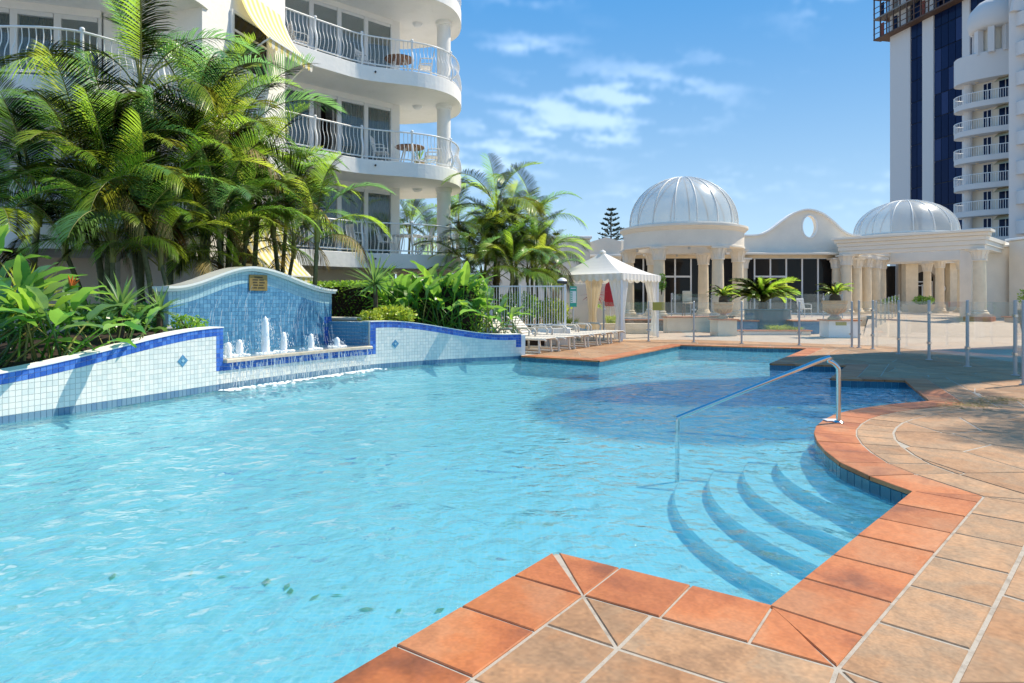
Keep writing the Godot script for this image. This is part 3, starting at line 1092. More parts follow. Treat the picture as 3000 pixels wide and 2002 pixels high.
func make_jets(A: Vector2, d: Vector2, nb: Vector2, e: Vector3, out: Vector3, L: Vector2, len: float) -> void:
	rng.seed = 31
	var lab := ["white bubbling water jet, low, nearest the planter end of the basin", "white bubbling water jet between the lowest jet and the tall one", "tallest white water jet in the middle of the fountain basin", "thick white water jet just past the tallest one", "slender white water jet in front of the blue wing wall", "smallest white water jet at the far wing of the basin"]
	var hs := [0.24, 0.27, 0.66, 0.36, 0.30, 0.19]
	var ss := [0.42, 0.69, 1.20, 1.67, 2.31, 3.08]
	for k in 6:
		var p: Vector2 = A + d * ss[k] + nb * (0.40 + 0.05 * (k % 2))
		var jet := thing("water_jet", lab[k], "water jet", W(p, 0.36), 0.0, "fountain jets in the basin")
		var h: float = hs[k]
		var col := MB.new()
		var prof := []
		var r0 := 0.072 if k == 2 else 0.06
		for j in 15:
			var t := j / 14.0
			prof.append(Vector2(maxf(r0 * (1.0 - 0.20 * t) * sqrt(maxf(0.0, 1.0 - pow(t, 6.0))), 0.001), h * t))
		col.lathes(prof, 22, Vector3.ZERO, 0.20, 60 + k)
		put("column", col, M.foam, jet)
		var drops := MB.new()
		for q in 150 if k == 2 else 80:
			var a := rng.randf() * TAU
			var rr := rng.randf_range(0.05, 0.17)
			var y := rng.randf() * h * (1.08 - rr)
			var s := rng.randf_range(0.003, 0.010)
			drops.tube(PackedVector3Array([Vector3(cos(a) * rr, y, sin(a) * rr), Vector3(cos(a) * rr * 1.03, y - s * 3.0, sin(a) * rr * 1.03)]), s * 0.6, 5)
		put("droplets", drops, M.foam, jet).set_meta("kind", "stuff")
		var ring := MB.new()
		for q in 26:
			var a := rng.randf() * TAU
			var rr := rng.randf_range(0.07, 0.2)
			ring.lathes([Vector2(0.035, 0.0), Vector2(0.028, 0.012), Vector2(0.001, 0.018)], 7, Vector3(cos(a) * rr, 0.005, sin(a) * rr), 0.2, q)
		put("foam_ring", ring, M.foam, jet).set_meta("kind", "stuff")
	# water thrown down from the rim in thin arcs
	var spray := MB.new()
	for q in 150:
		var s := rng.randf() * len
		var t := rng.randf()
		var y0 := 1.22 + 0.36 * sst(s / len / 0.44 if s / len < 0.44 else (1.0 - s / len) / 0.56)
		var y := lerpf(y0, 0.42, t)
		var fw := 0.05 + 0.55 * t * t
		var lean := -0.30 * t
		var l := rng.randf_range(0.08, 0.34)
		var p := e * (s + lean) + Vector3.UP * y + out * fw
		var p2 := p + e * (-0.42 * l) - Vector3.UP * l + out * (l * 1.0 * t)
		spray.tube(PackedVector3Array([p, p2]), rng.randf_range(0.0015, 0.0032), 4, false)
	var so := MeshInstance3D.new()
	so.name = "water_spray"; so.mesh = spray.mesh(M.spray); so.position = W(L, 0)
	add_child(so)
	meta(so, "thin white streaks of water falling before the blue fountain wall", "water", "", "stuff")
	# sheet spilling over the weir
	var fall := MB.new()
	var sl := 3.5
	for q in 520:
		var s := rng.randf_range(0.03, sl - 0.03)
		var y := rng.randf_range(-0.02, 0.34)
		var l := rng.randf_range(0.03, 0.16)
		var p := A + d * s
		var o := 0.10 + rng.randf_range(0.0, 0.03)
		fall.tube(PackedVector3Array([W(p, y) + out * o, W(p, maxf(y - l, -0.13)) + out * (o + 0.004)]), rng.randf_range(0.0025, 0.006), 4, false)
	var fo := MeshInstance3D.new()
	fo.name = "weir_fall"; fo.mesh = fall.mesh(M.spray); add_child(fo)
	meta(fo, "thin water trickles spilling over the cream weir lip into the pool", "water", "", "stuff")
	var churn := MB.new()
	for q in 300:
		var s := rng.randf_range(-0.1, sl + 0.15)
		var w := absf(rng.randfn(0.0, 0.11)) + 0.08
		var p := A + d * s
		churn.lathes([Vector2(rng.randf_range(0.012, 0.05), 0.0), Vector2(0.02, 0.01), Vector2(0.001, 0.014)], 7, W(p, WATER + 0.004) + out * w, 0.25, q)
	var co := MeshInstance3D.new()
	co.name = "weir_foam"; co.mesh = churn.mesh(M.foam); add_child(co)
	meta(co, "line of white foam on the pool where the weir spills", "foam", "", "stuff")

# row of glazed tiles at the waterline under the coping
func make_waterline() -> void:
	rng.seed = 61
	var t := thing("waterline_tiles", "dark teal waterline tiles under the terracotta coping", "tiling", Vector3.ZERO)
	var rest := [MB.new(), MB.new()]
	for i in deck_edge.size() - 1:
		var a := deck_edge[i]
		var b := deck_edge[i + 1]
		var d := (b - a).normalized()
		var out := Vector3(d.y, 0, d.x)
		var n := maxi(1, int(round(a.distance_to(b) / 0.105)))
		var own: bool = a.y > 4.0 and a.y < 8.7 and a.distance_to(b) < 0.7
		for k in n:
			var p := W(a.lerp(b, float(k) / n))
			var q := W(a.lerp(b, float(k + 1) / n))
			var mi := rng.randi() % 2
			var lo := Vector3.UP * -0.145
			var hi := Vector3.UP * -0.037
			if own:
				var c := (p + q) * 0.5 + Vector3.UP * -0.09
				var mb := MB.new()
				tile_face(mb, p + lo - c, q + lo - c, q + hi - c, p + hi - c, out)
				put("tile", mb, [M.tile_teal, M.tile_teal_b][mi], t, c)
			else: tile_face(rest[mi], p + lo, q + lo, q + hi, p + hi, out)
	var am := ArrayMesh.new()
	rest[0].add_to(am, M.tile_teal)
	rest[1].add_to(am, M.tile_teal_b)
	put("far_tiles", am, null, t).set_meta("kind", "stuff")

func make_litter() -> void:
	rng.seed = 23
	# dry palm bits swept along the shade edge of the deck
	var l := MB.new()
	for k in 330:
		var t := rng.randf()
		var c := Vector2(5.3 + 1.25 * t, 8.05 + 0.75 * t) + Vector2(rng.randfn(0, 0.16), rng.randfn(0, 0.11))
		var a := rng.randf() * TAU
		var d := Vector3(cos(a), 0, sin(a)) * rng.randf_range(0.012, 0.05)
		var w := Vector3(-d.z, 0, d.x).normalized() * rng.randf_range(0.003, 0.007)
		var o := W(c, 0.003 + rng.randf() * 0.004)
		l.quad(o - d - w, o + d - w, o + d + w + Vector3.UP * 0.004, o - d + w + Vector3.UP * 0.003)
	var lo := MeshInstance3D.new()
	lo.name = "leaf_litter"; lo.mesh = l.mesh(M.frond_dry); add_child(lo)
	meta(lo, "brown dry palm litter scattered on the deck by the pool corner", "litter", "", "stuff")
	# sunken leaves on the pool floor and steps
	var f := MB.new()
	for q in [[-2.07, 4.75], [-1.72, 4.66], [-1.5, 4.5], [-1.31, 4.42], [-1.17, 4.45], [-0.93, 4.25], [-2.32, 4.81], [-1.15, 4.58], [-0.72, 4.23], [-0.46, 4.23], [-2.85, 4.75], [-1.55, 4.58]]:
		var a := rng.randf() * TAU
		var d := Vector3(cos(a), 0, sin(a)) * rng.randf_range(0.03, 0.075)
		var w := Vector3(-d.z, 0, d.x) * rng.randf_range(0.25, 0.5)
		var o := W(Vector2(q[0], q[1]), -0.672)
		f.quad(o - d, o + w + Vector3.UP * 0.006, o + d, o - w)
	for q in [[2.5, 5.5, -0.252], [2.1, 5.9, -0.357], [2.55, 5.05, -0.252], [2.62, 6.3, -0.252], [1.75, 5.6, -0.462], [2.6, 4.75, -0.252]]:
		var a := rng.randf() * TAU
		var d := Vector3(cos(a), 0, sin(a)) * 0.028
		var w := Vector3(-d.z, 0, d.x) * 0.5
		var o := W(Vector2(q[0], q[1]), q[2])
		f.quad(o - d, o + w + Vector3.UP * 0.006, o + d, o - w)
	var fo := MeshInstance3D.new()
	fo.name = "sunken_leaves"; fo.mesh = f.mesh(M.leaf_deep); add_child(fo)
	meta(fo, "few dark sunken leaves lying on the pool bottom", "leaves", "", "stuff")

func make_handrail() -> void:
	var r := thing("pool_handrail", "bent stainless steel handrail leading down into the pool steps", "handrail", Vector3(3.47, 0, -7.07))
	var c := Curve3D.new()
	var pts := PackedVector3Array()
	var key := [Vector3(0, 0.0, 0), Vector3(0, 0.50, 0), Vector3(-0.02, 0.60, 0), Vector3(-0.10, 0.655, -0.01), Vector3(-0.22, 0.645, -0.02), Vector3(-1.55, 0.07, -0.17), Vector3(-1.63, 0.02, -0.18), Vector3(-1.665, -0.07, -0.185), Vector3(-1.67, -0.68, -0.185)]
	for i in key.size() - 1:
		var p0: Vector3 = key[maxi(i - 1, 0)]
		var p3: Vector3 = key[mini(i + 2, key.size() - 1)]
		var per := 6 if key[i].distance_to(key[i + 1]) < 0.2 else 2
		for k in per:
			var t := float(k) / per
			pts.push_back(key[i].lerp(key[i + 1], t) if per == 2 else key[i].cubic_interpolate(key[i + 1], p0, p3, t))
	pts.push_back(key[-1])
	var mb := MB.new()
	mb.tube(pts, 0.024, 16)
	put("rail", mb, M.steel, r)
	var fl := MB.new()
	fl.lathe([Vector2(0.0, 0.002), Vector2(0.055, 0.002), Vector2(0.055, 0.008), Vector2(0.035, 0.022), Vector2(0.024, 0.024)], 20)
	put("floor_flange", fl, M.steel, r)
	var pl := MB.new()
	pl.bbox(Vector3(-0.02, 0.008, -0.10), Vector3(0.16, 0.012, 0.11), 0.003)
	put("anchor_plate", pl, M.white_paint, r)

# ------------------------------------------------------------------ apartment block with curved balconies
const FLOORS := [2.80, 5.77, 8.74, 11.71]
var apt: Node3D

func make_building() -> void:
	rng.seed = 15
	var O := Vector3(-7.5, 0, -18)
	apt = thing("apartment_building", "white apartment block with curved balconies and wavy white railings beside the palms", "building", O)
	var off := -O
	var left := smooth2([Vector2(-15.0, 14.2), Vector2(-12.5, 13.3), Vector2(-10.1, 13.15), Vector2(-8.96, 13.30), Vector2(-8.40, 13.76), Vector2(-7.46, 15.2), Vector2(-7.28, 15.95)], 7)
	var right := smooth2([Vector2(-6.52, 19.02), Vector2(-5.5, 20.2), Vector2(-4.6, 21.05), Vector2(-2.85, 21.8), Vector2(-2.05, 22.65), Vector2(-1.83, 23.9), Vector2(-2.1, 25.2), Vector2(-2.9, 26.0), Vector2(-4.2, 26.35)], 7)
	var plan := PackedVector2Array()
	plan.append_array(left)
	for p in [Vector2(-7.55, 16.2), Vector2(-6.75, 18.9)]: plan.push_back(p)
	plan.append_array(right)
	for p in [Vector2(-9.0, 26.35), Vector2(-15.0, 26.35)]: plan.push_back(p)
	for k in 4:
		var y: float = FLOORS[k]
		var s := MB.new()
		s.prism(plan, y - 0.47, y, 0.012)
		put("balcony_slab", s, M.plaster, apt, off)
		# small drain spouts on the fascia
		for p in [Vector2(-4.35, 21.17)]:
			var sp := MB.new()
			sp.tube(PackedVector3Array([W(p, y - 0.18), W(p, y - 0.18) + Vector3(0.02, 0, 0.05)]), 0.03, 10)
			put("drain_spout", sp, M.lettering_dark, apt, off)
	# pier between the two balcony bays, full height
	var pier := MB.new()
	pier.prism(PackedVector2Array([Vector2(-7.36, 15.8), Vector2(-6.5, 19.06), Vector2(-8.3, 20.3), Vector2(-9.6, 16.6)]), 0.0, 14.6, 0.02)
	put("pier", pier, M.plaster, apt, off)
	# round columns of the balcony corner
	for k in range(-1, 3):
		var y0: float = FLOORS[k] if k >= 0 else 0.0
		var y1: float = FLOORS[k + 1] - 0.47
		var c := MB.new()
		c.lathe([Vector2(0.245, y0), Vector2(0.245, y1 - 0.16), Vector2(0.285, y1 - 0.14), Vector2(0.285, y1 - 0.10), Vector2(0.30, y1 - 0.07), Vector2(0.30, y1)], 28)
		put("column", c, M.plaster, apt, off + Vector3(-2.44, 0, -23.8))
	# walls behind the balconies
	var G0 := Vector2(-7.6, 20.65)
	var G1 := Vector2(-4.28, 23.64)
	var gd := (G1 - G0).normalized()
	var H0 := Vector2(-13.6, 14.95)
	var H1 := Vector2(-8.35, 16.55)
	var hd := (H1 - H0).normalized()
	for k in 3:
		var y: float = FLOORS[k]
		var top: float = FLOORS[k + 1] - 0.47
		var ret := MB.new()
		ret.prism(PackedVector2Array([G1, G1 + Vector2(0.26, 0.16), Vector2(-4.55, 26.1), Vector2(-4.9, 26.1)]), y, top)
		put("end_wall", ret, M.plaster, apt, off)
		var bk := MB.new()
		bk.prism(PackedVector2Array([Vector2(-9.5, 24.5), Vector2(-4.92, 26.0), Vector2(-4.92, 26.2), Vector2(-9.5, 26.2)]), y, top)
		bk.prism(PackedVector2Array([Vector2(-14.5, 19.0), Vector2(-9.7, 19.6), Vector2(-9.7, 19.8), Vector2(-14.5, 19.2)]), y, top)
		bk.prism(PackedVector2Array([Vector2(-14.7, 14.9), Vector2(-14.5, 14.9), Vector2(-14.5, 26.2), Vector2(-14.7, 26.2)]), y, top)
		put("inner_wall", bk, M.curtain_white, apt, off)
		var sd := MB.new()
		sd.prism(PackedVector2Array([Vector2(-9.9, 16.12), Vector2(-8.9, 16.42), Vector2(-8.9, 16.62), Vector2(-9.9, 16.32)]), y, top)
		put("side_wall", sd, M.plaster, apt, off)
		var cuts := [0.0, 0.26, 0.50, 0.745, 1.0]
		window_run(G0 + gd * 0.35, G1, cuts, y, y + 2.32, top, k, off, false)
		window_run(H0, H0 + hd * 3.85, [0.0, 0.3, 0.53, 0.76, 1.0], y, y + 2.32, top, k, off, true)
		var lamp := MB.new()
		lamp.lathe([Vector2(0.0, -0.13), Vector2(0.09, -0.115), Vector2(0.15, -0.07), Vector2(0.17, -0.02), Vector2(0.19, -0.015), Vector2(0.19, 0.0)], 20)
		put("ceiling_light", lamp, M.white_paint, apt, off + Vector3(-3.4, top - 0.001, -23.9))
	# ground floor, set back and dark under the slab
	for q in [[Vector2(-14.5, 15.6), Vector2(-8.6, 16.7), Vector2(-8.6, 16.9), Vector2(-14.5, 15.8)], [Vector2(-7.6, 20.9), Vector2(-4.2, 23.9), Vector2(-4.4, 24.1), Vector2(-7.8, 21.1)], [Vector2(-4.0, 24.0), Vector2(-2.8, 25.4), Vector2(-3.0, 25.6), Vector2(-4.2, 24.2)]]:
		var gf := MB.new()
		gf.prism(PackedVector2Array(q), 0.0, 2.33)
		put("ground_floor_wall", gf, M.plaster_far, apt, off)
	for p in [Vector2(-10.9, 14.2), Vector2(-8.9, 14.9)]:
		var leg := MB.new()
		leg.box(W(p, 1.165), Vector3(0.16, 2.33, 0.16))
		put("support_post", leg, M.plaster, apt, off)
	# railings
	var rl := offset_path(left.slice(10), 0.09)
	var rr := offset_path(right.slice(0, right.size() - 5), 0.09)
	for k in 3:
		railing(rr, FLOORS[k], off)
	for k in 2: railing(rl, FLOORS[k], off)
	railing(rr.slice(18), FLOORS[3], off)
	# window and striped awning on the pier face
	var pd := (Vector2(-6.5, 19.06) - Vector2(-7.36, 15.8)).normalized()
	var pn := Vector2(pd.y, -pd.x)
	for k in 3:
		var base: float = [1.95, 4.9, 7.87][k]
		var w0 := Vector2(-7.36, 15.8) + pd * 1.0
		var fr := MB.new()
		var e := Vector3(pd.x, 0, -pd.y)
		var out := Vector3(pn.x, 0, -pn.y)
		var bs := Basis(e, Vector3.UP, out)
		var wc := W(w0 + pd * 0.75, base + 0.05) + out * 0.03
		var pane := MB.new()
		pane.box(wc, Vector3(1.4, 1.3, 0.02), bs)
		for q in [[0, 0.68, 1.52, 0.08], [0, -0.68, 1.52, 0.08], [-0.72, 0, 0.08, 1.3], [0.72, 0, 0.08, 1.3], [0, 0.22, 1.4, 0.06]]:
			fr.box(wc + e * q[0] + Vector3.UP * q[1] + out * 0.012, Vector3(q[2], q[3], 0.07), bs)
		var f := put("window", fr, M.frame_white, apt, off)
		put("pane", pane, M.window_glass, f)
		if k != 1: awning(w0 + pd * 0.15, pd, pn, base, 2.0, off)

func window_run(a: Vector2, b: Vector2, cuts: Array, y0: float, y1: float, top: float, k: int, off: Vector3, dark: bool) -> void:
	var d := (b - a).normalized()
	var l := a.distance_to(b)
	var e := Vector3(d.x, 0, -d.y)
	var out := Vector3(d.y, 0, d.x)
	var bs := Basis(e, Vector3.UP, out)
	var hm := MB.new()
	hm.box(W((a + b) * 0.5, (y1 + top) * 0.5), Vector3(l, top - y1, 0.16), bs)
	put("window_head", hm, M.plaster, apt, off)
	for i in cuts.size() - 1:
		var p: Vector2 = a + d * l * cuts[i]
		var q: Vector2 = a + d * l * cuts[i + 1]
		var w := p.distance_to(q)
		var c := W((p + q) * 0.5, (y0 + y1) * 0.5)
		var h := y1 - y0
		var fr := MB.new()
		fr.box(c + e * (-w * 0.5 + 0.045), Vector3(0.09, h, 0.1), bs)
		fr.box(c + e * (w * 0.5 - 0.03), Vector3(0.06, h, 0.1), bs)
		fr.box(c + Vector3.UP * (h * 0.5 - 0.05), Vector3(w - 0.151, 0.10, 0.09), bs)
		fr.box(c - Vector3.UP * (h * 0.5 - 0.04), Vector3(w - 0.151, 0.08, 0.09), bs)
		var f := put("glass_door", fr, M.frame_white, apt, off)
		var open_bay := k == 1 and i == 1 and not dark
		if not open_bay:
			var g := MB.new()
			g.box(c + e * 0.015, Vector3(w - 0.15, h - 0.18, 0.012), bs)
			put("pane", g, M.glass_pane, f)
		var has_curtain: bool = (k < 2 and not dark) or (dark and (i + k) % 3 != 1)
		if k == 2 and not dark: has_curtain = false
		if has_curtain:
			var cur := MB.new()
			var segs := 44
			var st := 0.0
			var en := 1.0
			if open_bay: en = 0.42
			for s in segs:
				if open_bay and s > segs * 0.42 and s < segs * 0.85: continue
				var t0 := float(s) / segs
				var t1 := float(s + 1) / segs
				var z0 := 0.028 * sin(t0 * 60.0) + 0.01 * sin(t0 * 23.0)
				var z1 := 0.028 * sin(t1 * 60.0) + 0.01 * sin(t1 * 23.0)
				var pa := W(p + d * (0.06 + (w - 0.1) * t0)) - out * (0.18 - z0)
				var pb := W(p + d * (0.06 + (w - 0.1) * t1)) - out * (0.18 - z1)
				cur.quad(pa + Vector3.UP * (y0 + 0.02), pb + Vector3.UP * (y0 + 0.02), pb + Vector3.UP * y1, pa + Vector3.UP * y1)
			put("curtain", cur, M.curtain_white if open_bay else M.drape, f)
		if open_bay:
			var dr := MB.new()
			dr.box(c + e * 0.12 - out * 1.0, Vector3(0.8, h - 0.2, 0.05), bs)
			put("inner_door", dr, M.door_dark, f)

func railing(path: PackedVector2Array, y: float, off: Vector3) -> void:
	var fine := resample(path, 0.135)
	var r := Node3D.new()
	r.name = "balcony_railing"
	apt.add_child(r, true)
	r.position = off
	var tp := PackedVector3Array()
	var bp := PackedVector3Array()
	for p in fine:
		tp.push_back(W(p, y + 0.98)); bp.push_back(W(p, y + 0.10))
	var a := MB.new()
	a.tube(tp, 0.032, 8, true, 0.8)
	put("top_rail", a, M.white_paint, r)
	var b := MB.new()
	b.tube(bp, 0.024, 6)
	put("bottom_rail", b, M.white_paint, r)
	for i in fine.size():
		var t := (fine[mini(i + 1, fine.size() - 1)] - fine[maxi(i - 1, 0)]).normalized()
		var post := i % 12 == 8
		var m: Mesh = baluster_mesh(post)
		var o := put("post" if post else "baluster", m, null, r, W(fine[i], y))
		o.rotation.y = atan2(t.y, t.x)

var bal := {}
func baluster_mesh(post: bool) -> Mesh:
	if bal.has(post): return bal[post]
	var mb := MB.new()
	var pts := PackedVector3Array()
	var lo := 0.0 if post else 0.10
	for j in 13:
		var t := j / 12.0
		var y := lerpf(lo, 1.0 if post else 0.96, t)
		var bulge := 0.085 * sin(PI * clampf((t - 0.02) / 0.62, 0, 1)) - 0.022 * sin(PI * clampf((t - 0.62) / 0.38, 0, 1))
		pts.push_back(Vector3(0, y, bulge))
	mb.tube(pts, 0.036 if post else 0.0105, 8 if post else 5)
	if post: mb.lathes([Vector2(0.03, 0.99), Vector2(0.05, 1.02), Vector2(0.045, 1.06), Vector2(0.001, 1.085)], 10)
	bal[post] = mb.mesh(M.white_paint)
	return bal[post]

func awning(at: Vector2, d: Vector2, nrm: Vector2, y: float, wide: float, off: Vector3) -> void:
	var aw := Node3D.new()
	aw.name = "striped_awning"
	aw.set_meta("label", "yellow and white striped awning with scalloped valance")
	apt.add_child(aw, true)
	aw.position = off
	var e := Vector3(d.x, 0, -d.y)
	var out := Vector3(nrm.x, 0, -nrm.y)
	var o := W(at, y)
	var prof := []
	for j in 9:
		var t := j / 8.0
		prof.append([0.06 + 0.95 * t - 0.10 * sin(PI * t), 1.45 * (1.0 - t) - 0.10 * sin(PI * t)])
	var n := 16
	for i in n:
		var mb := MB.new()
		var a := e * (wide * i / n)
		var b := e * (wide * (i + 1) / n)
		for j in 8:
			var p: Array = prof[j]
			var q: Array = prof[j + 1]
			mb.quad(o + b + out * p[0] + Vector3.UP * p[1], o + a + out * p[0] + Vector3.UP * p[1], o + a + out * q[0] + Vector3.UP * q[1], o + b + out * q[0] + Vector3.UP * q[1])
		var f: Array = prof[8]
		var u: Vector3 = o + out * (f[0] + 0.003)
		# scalloped valance
		for s in 5:
			var t0 := s / 5.0
			var t1 := (s + 1) / 5.0
			var h0 := 0.16 + 0.06 * sin(PI * t0)
			var h1 := 0.16 + 0.06 * sin(PI * t1)
			var pa := u + a.lerp(b, t0)
			var pb := u + a.lerp(b, t1)
			mb.quad(pa - Vector3.UP * h0, pb - Vector3.UP * h1, pb, pa)
		put("stripe", mb, M.awning_yellow if i % 2 == 0 else M.awning_white, aw)
	for s in [0.04, wide - 0.04]:
		var arm := MB.new()
		var pts := PackedVector3Array()
		for j in 7:
			var t := j / 6.0
			pts.push_back(o + e * s + out * (0.03 + 1.0 * t) + Vector3.UP * (-0.85 * (1.0 - t) + 0.16 * sin(PI * t)))
		arm.tube(pts, 0.022, 6)
		put("arm", arm, M.white_paint, aw)
	var fr := MB.new()
	fr.bar(o + out * 1.04 + Vector3.UP * 0.0, o + e * wide + out * 1.04, 0.04, 0.04)
	put("front_bar", fr, M.white_paint, aw)

# ---- furniture on the balconies
func chair_mesh(t: Node3D, m: Material, lattice: bool) -> void:
	var seat := MB.new()
	seat.bbox(Vector3(0, 0.42, 0), Vector3(0.46, 0.035, 0.44), 0.012)
	put("seat", seat, m, t)
	var tilt := Basis(Vector3.RIGHT, -0.22)
	var bk := MB.new()
	if lattice:
		for i in 7: bk.box(tilt * Vector3(-0.21 + 0.07 * i, 0.27, 0) + Vector3(0, 0.44, -0.2), Vector3(0.028, 0.5, 0.02), tilt)
		for i in 7: bk.box(tilt * Vector3(0, 0.03 + 0.08 * i, 0.004) + Vector3(0, 0.44, -0.2), Vector3(0.448, 0.03, 0.02), tilt)
	else:
		bk.bbox(tilt * Vector3(0, 0.46, 0) + Vector3(0, 0.44, -0.2), Vector3(0.46, 0.09, 0.03), 0.01, tilt)
		for i in 6: bk.box(tilt * Vector3(-0.2 + 0.08 * i, 0.22, 0) + Vector3(0, 0.44, -0.2), Vector3(0.045, 0.4, 0.02), tilt)
	put("backrest", bk, m, t)
	for x in [-1, 1]:
		for z in [-1, 1]:
			var l := MB.new()
			l.tube(PackedVector3Array([Vector3(x * 0.24, 0, z * 0.23), Vector3(x * 0.20, 0.41, z * 0.19)]), 0.02, 6)
			put("leg", l, m, t)
		var arm := MB.new()
		arm.tube(PackedVector3Array([Vector3(x * 0.24, 0.42, 0.18), Vector3(x * 0.26, 0.62, 0.16), Vector3(x * 0.26, 0.65, 0.05), Vector3(x * 0.24, 0.66, -0.27)]), 0.02, 6)
		put("armrest", arm, m, t)

func round_table(label: String, at: Vector3, r: float, m: Material, h := 0.70) -> Node3D:
	var t := thing("round_table", label, "table", at, 0.0, "balcony tables")
	var top := MB.new()
	top.lathe([Vector2(0, h - 0.04), Vector2(r - 0.01, h - 0.04), Vector2(r, h - 0.03), Vector2(r, h - 0.01), Vector2(r - 0.01, h), Vector2(0, h)], 28)
	put("table_top", top, m, t)
	for k in 4:
		var a := TAU * k / 4 + 0.4
		var l := MB.new()
		l.tube(PackedVector3Array([Vector3(cos(a) * r * 0.85, 0, sin(a) * r * 0.85), Vector3(cos(a) * r * 0.45, h - 0.04, sin(a) * r * 0.45)]), 0.022, 6)
		put("leg", l, M.plastic_white, t)
	return t

func make_balcony_furniture() -> void:
	var spots := [
		[Vector2(-6.5, 20.35), 2, 2.2, true, "white lattice-backed chair against the pier on the upper balcony"],
		[Vector2(-4.85, 22.2), 2, 1.2, false, "white slatted chair before the glass doors of the upper balcony"],
		[Vector2(-2.95, 22.5), 2, -1.4, false, "white chair beside the round wooden table on the upper balcony"],
		[Vector2(-4.35, 22.1), 1, 1.5, true, "white lattice-backed chair before dark curtains on the middle balcony"],
		[Vector2(-2.75, 22.75), 1, -1.3, false, "white chair at the column on the middle balcony"],
		[Vector2(-4.15, 22.0), 0, 1.4, false, "white chair at the pale table on the lowest balcony"],
		[Vector2(-3.0, 22.5), 0, -1.2, true, "white lattice-backed chair at the column of the lowest balcony"],
		[Vector2(-5.0, 21.5), 0, 2.4, false, "white chair half hidden by palm fronds on the lowest balcony"],
		[Vector2(-9.3, 14.1), 1, 0.9, true, "white lattice-backed chair on the balcony above the bird of paradise bed"],
	]
	for s in spots:
		var c := thing("balcony_chair", s[4], "chair", W(s[0], FLOORS[s[1]]), s[2], "white balcony chairs")
		chair_mesh(c, M.plastic_white, s[3])
	round_table("round wooden table with white legs on the upper balcony", W(Vector2(-3.8, 22.45), FLOORS[2]), 0.5, M.wood)
	round_table("round wooden table beside a potted plant on the middle balcony", W(Vector2(-3.45, 22.45), FLOORS[1]), 0.5, M.wood)
	round_table("pale round table on the lowest balcony", W(Vector2(-3.55, 22.5), FLOORS[0]), 0.5, M.plastic_white)
	var pot := thing("potted_plant", "small spiky potted plant behind the wooden table on the balcony", "plant", W(Vector2(-3.2, 23.05), FLOORS[1]))
	var p := MB.new()
	p.lathe([Vector2(0, 0), Vector2(0.14, 0), Vector2(0.19, 0.32), Vector2(0.21, 0.36), Vector2(0.17, 0.36), Vector2(0, 0.33)], 16)
	put("pot", p, M.sandstone, pot)
	rosette(pot, Vector3(0, 0.35, 0), 30, 0.62, 0.035, M.leaf_mid, 4, 0.15)

# ------------------------------------------------------------------ plants
func make_plant_materials() -> void:
	mat("drape", lin(0.05, 0.06, 0.075), 0.8)
	mat("awning_yellow", lin(0.82, 0.66, 0.22), 0.7, 0.0, {"back": lin(0.5, 0.4, 0.12)})
	mat("awning_white", lin(0.80, 0.78, 0.70), 0.7, 0.0, {"back": lin(0.45, 0.42, 0.30)})
	mat("frond_a", lin(0.17, 0.29, 0.03), 0.32, 0.0, {"back": lin(0.60, 0.92, 0.08)})
	mat("frond_b", lin(0.12, 0.23, 0.035), 0.3, 0.0, {"back": lin(0.48, 0.85, 0.12)})
	mat("frond_c", lin(0.24, 0.32, 0.035), 0.36, 0.0, {"back": lin(0.80, 0.95, 0.10)})
	mat("frond_d", lin(0.085, 0.19, 0.07), 0.28, 0.0, {"back": lin(0.34, 0.70, 0.20)})
	mat("frond_dry", lin(0.22, 0.17, 0.055), 0.6, 0.0, {"back": lin(0.3, 0.22, 0.06)})
	mat("rachis", lin(0.22, 0.22, 0.05), 0.45)
	mat("cane", lin(0.15, 0.17, 0.075), 0.55, 0.0, {"tex": tex(70, 128, [Color(0.5, 0.5, 0.5), Color(1, 1, 1)], 0.04, 3), "size": 0.4})
	mat("leaf_mid", lin(0.09, 0.21, 0.03), 0.34, 0.0, {"back": lin(0.45, 0.75, 0.08)})
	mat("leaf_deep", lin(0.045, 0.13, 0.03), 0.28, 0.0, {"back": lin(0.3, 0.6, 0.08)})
	mat("leaf_blue", lin(0.075, 0.17, 0.075), 0.34, 0.0, {"back": lin(0.26, 0.44, 0.1)})
	mat("leaf_lime", lin(0.27, 0.35, 0.035), 0.4, 0.0, {"back": lin(0.52, 0.6, 0.06)})
	mat("leaf_red", lin(0.20, 0.03, 0.03), 0.4, 0.0, {"back": lin(0.3, 0.05, 0.05)})
	mat("leaf_pine", lin(0.022, 0.045, 0.026), 0.6)
	mat("flower_orange", lin(0.75, 0.16, 0.02), 0.5)
	mat("flower_blue", lin(0.08, 0.08, 0.4), 0.5)
	mat("bark", lin(0.13, 0.09, 0.06), 0.85, 0.0, {"tex": tex(71, 128, [Color(0.4, 0.4, 0.4), Color(1, 1, 1)], 0.06, 4), "size": 0.4})

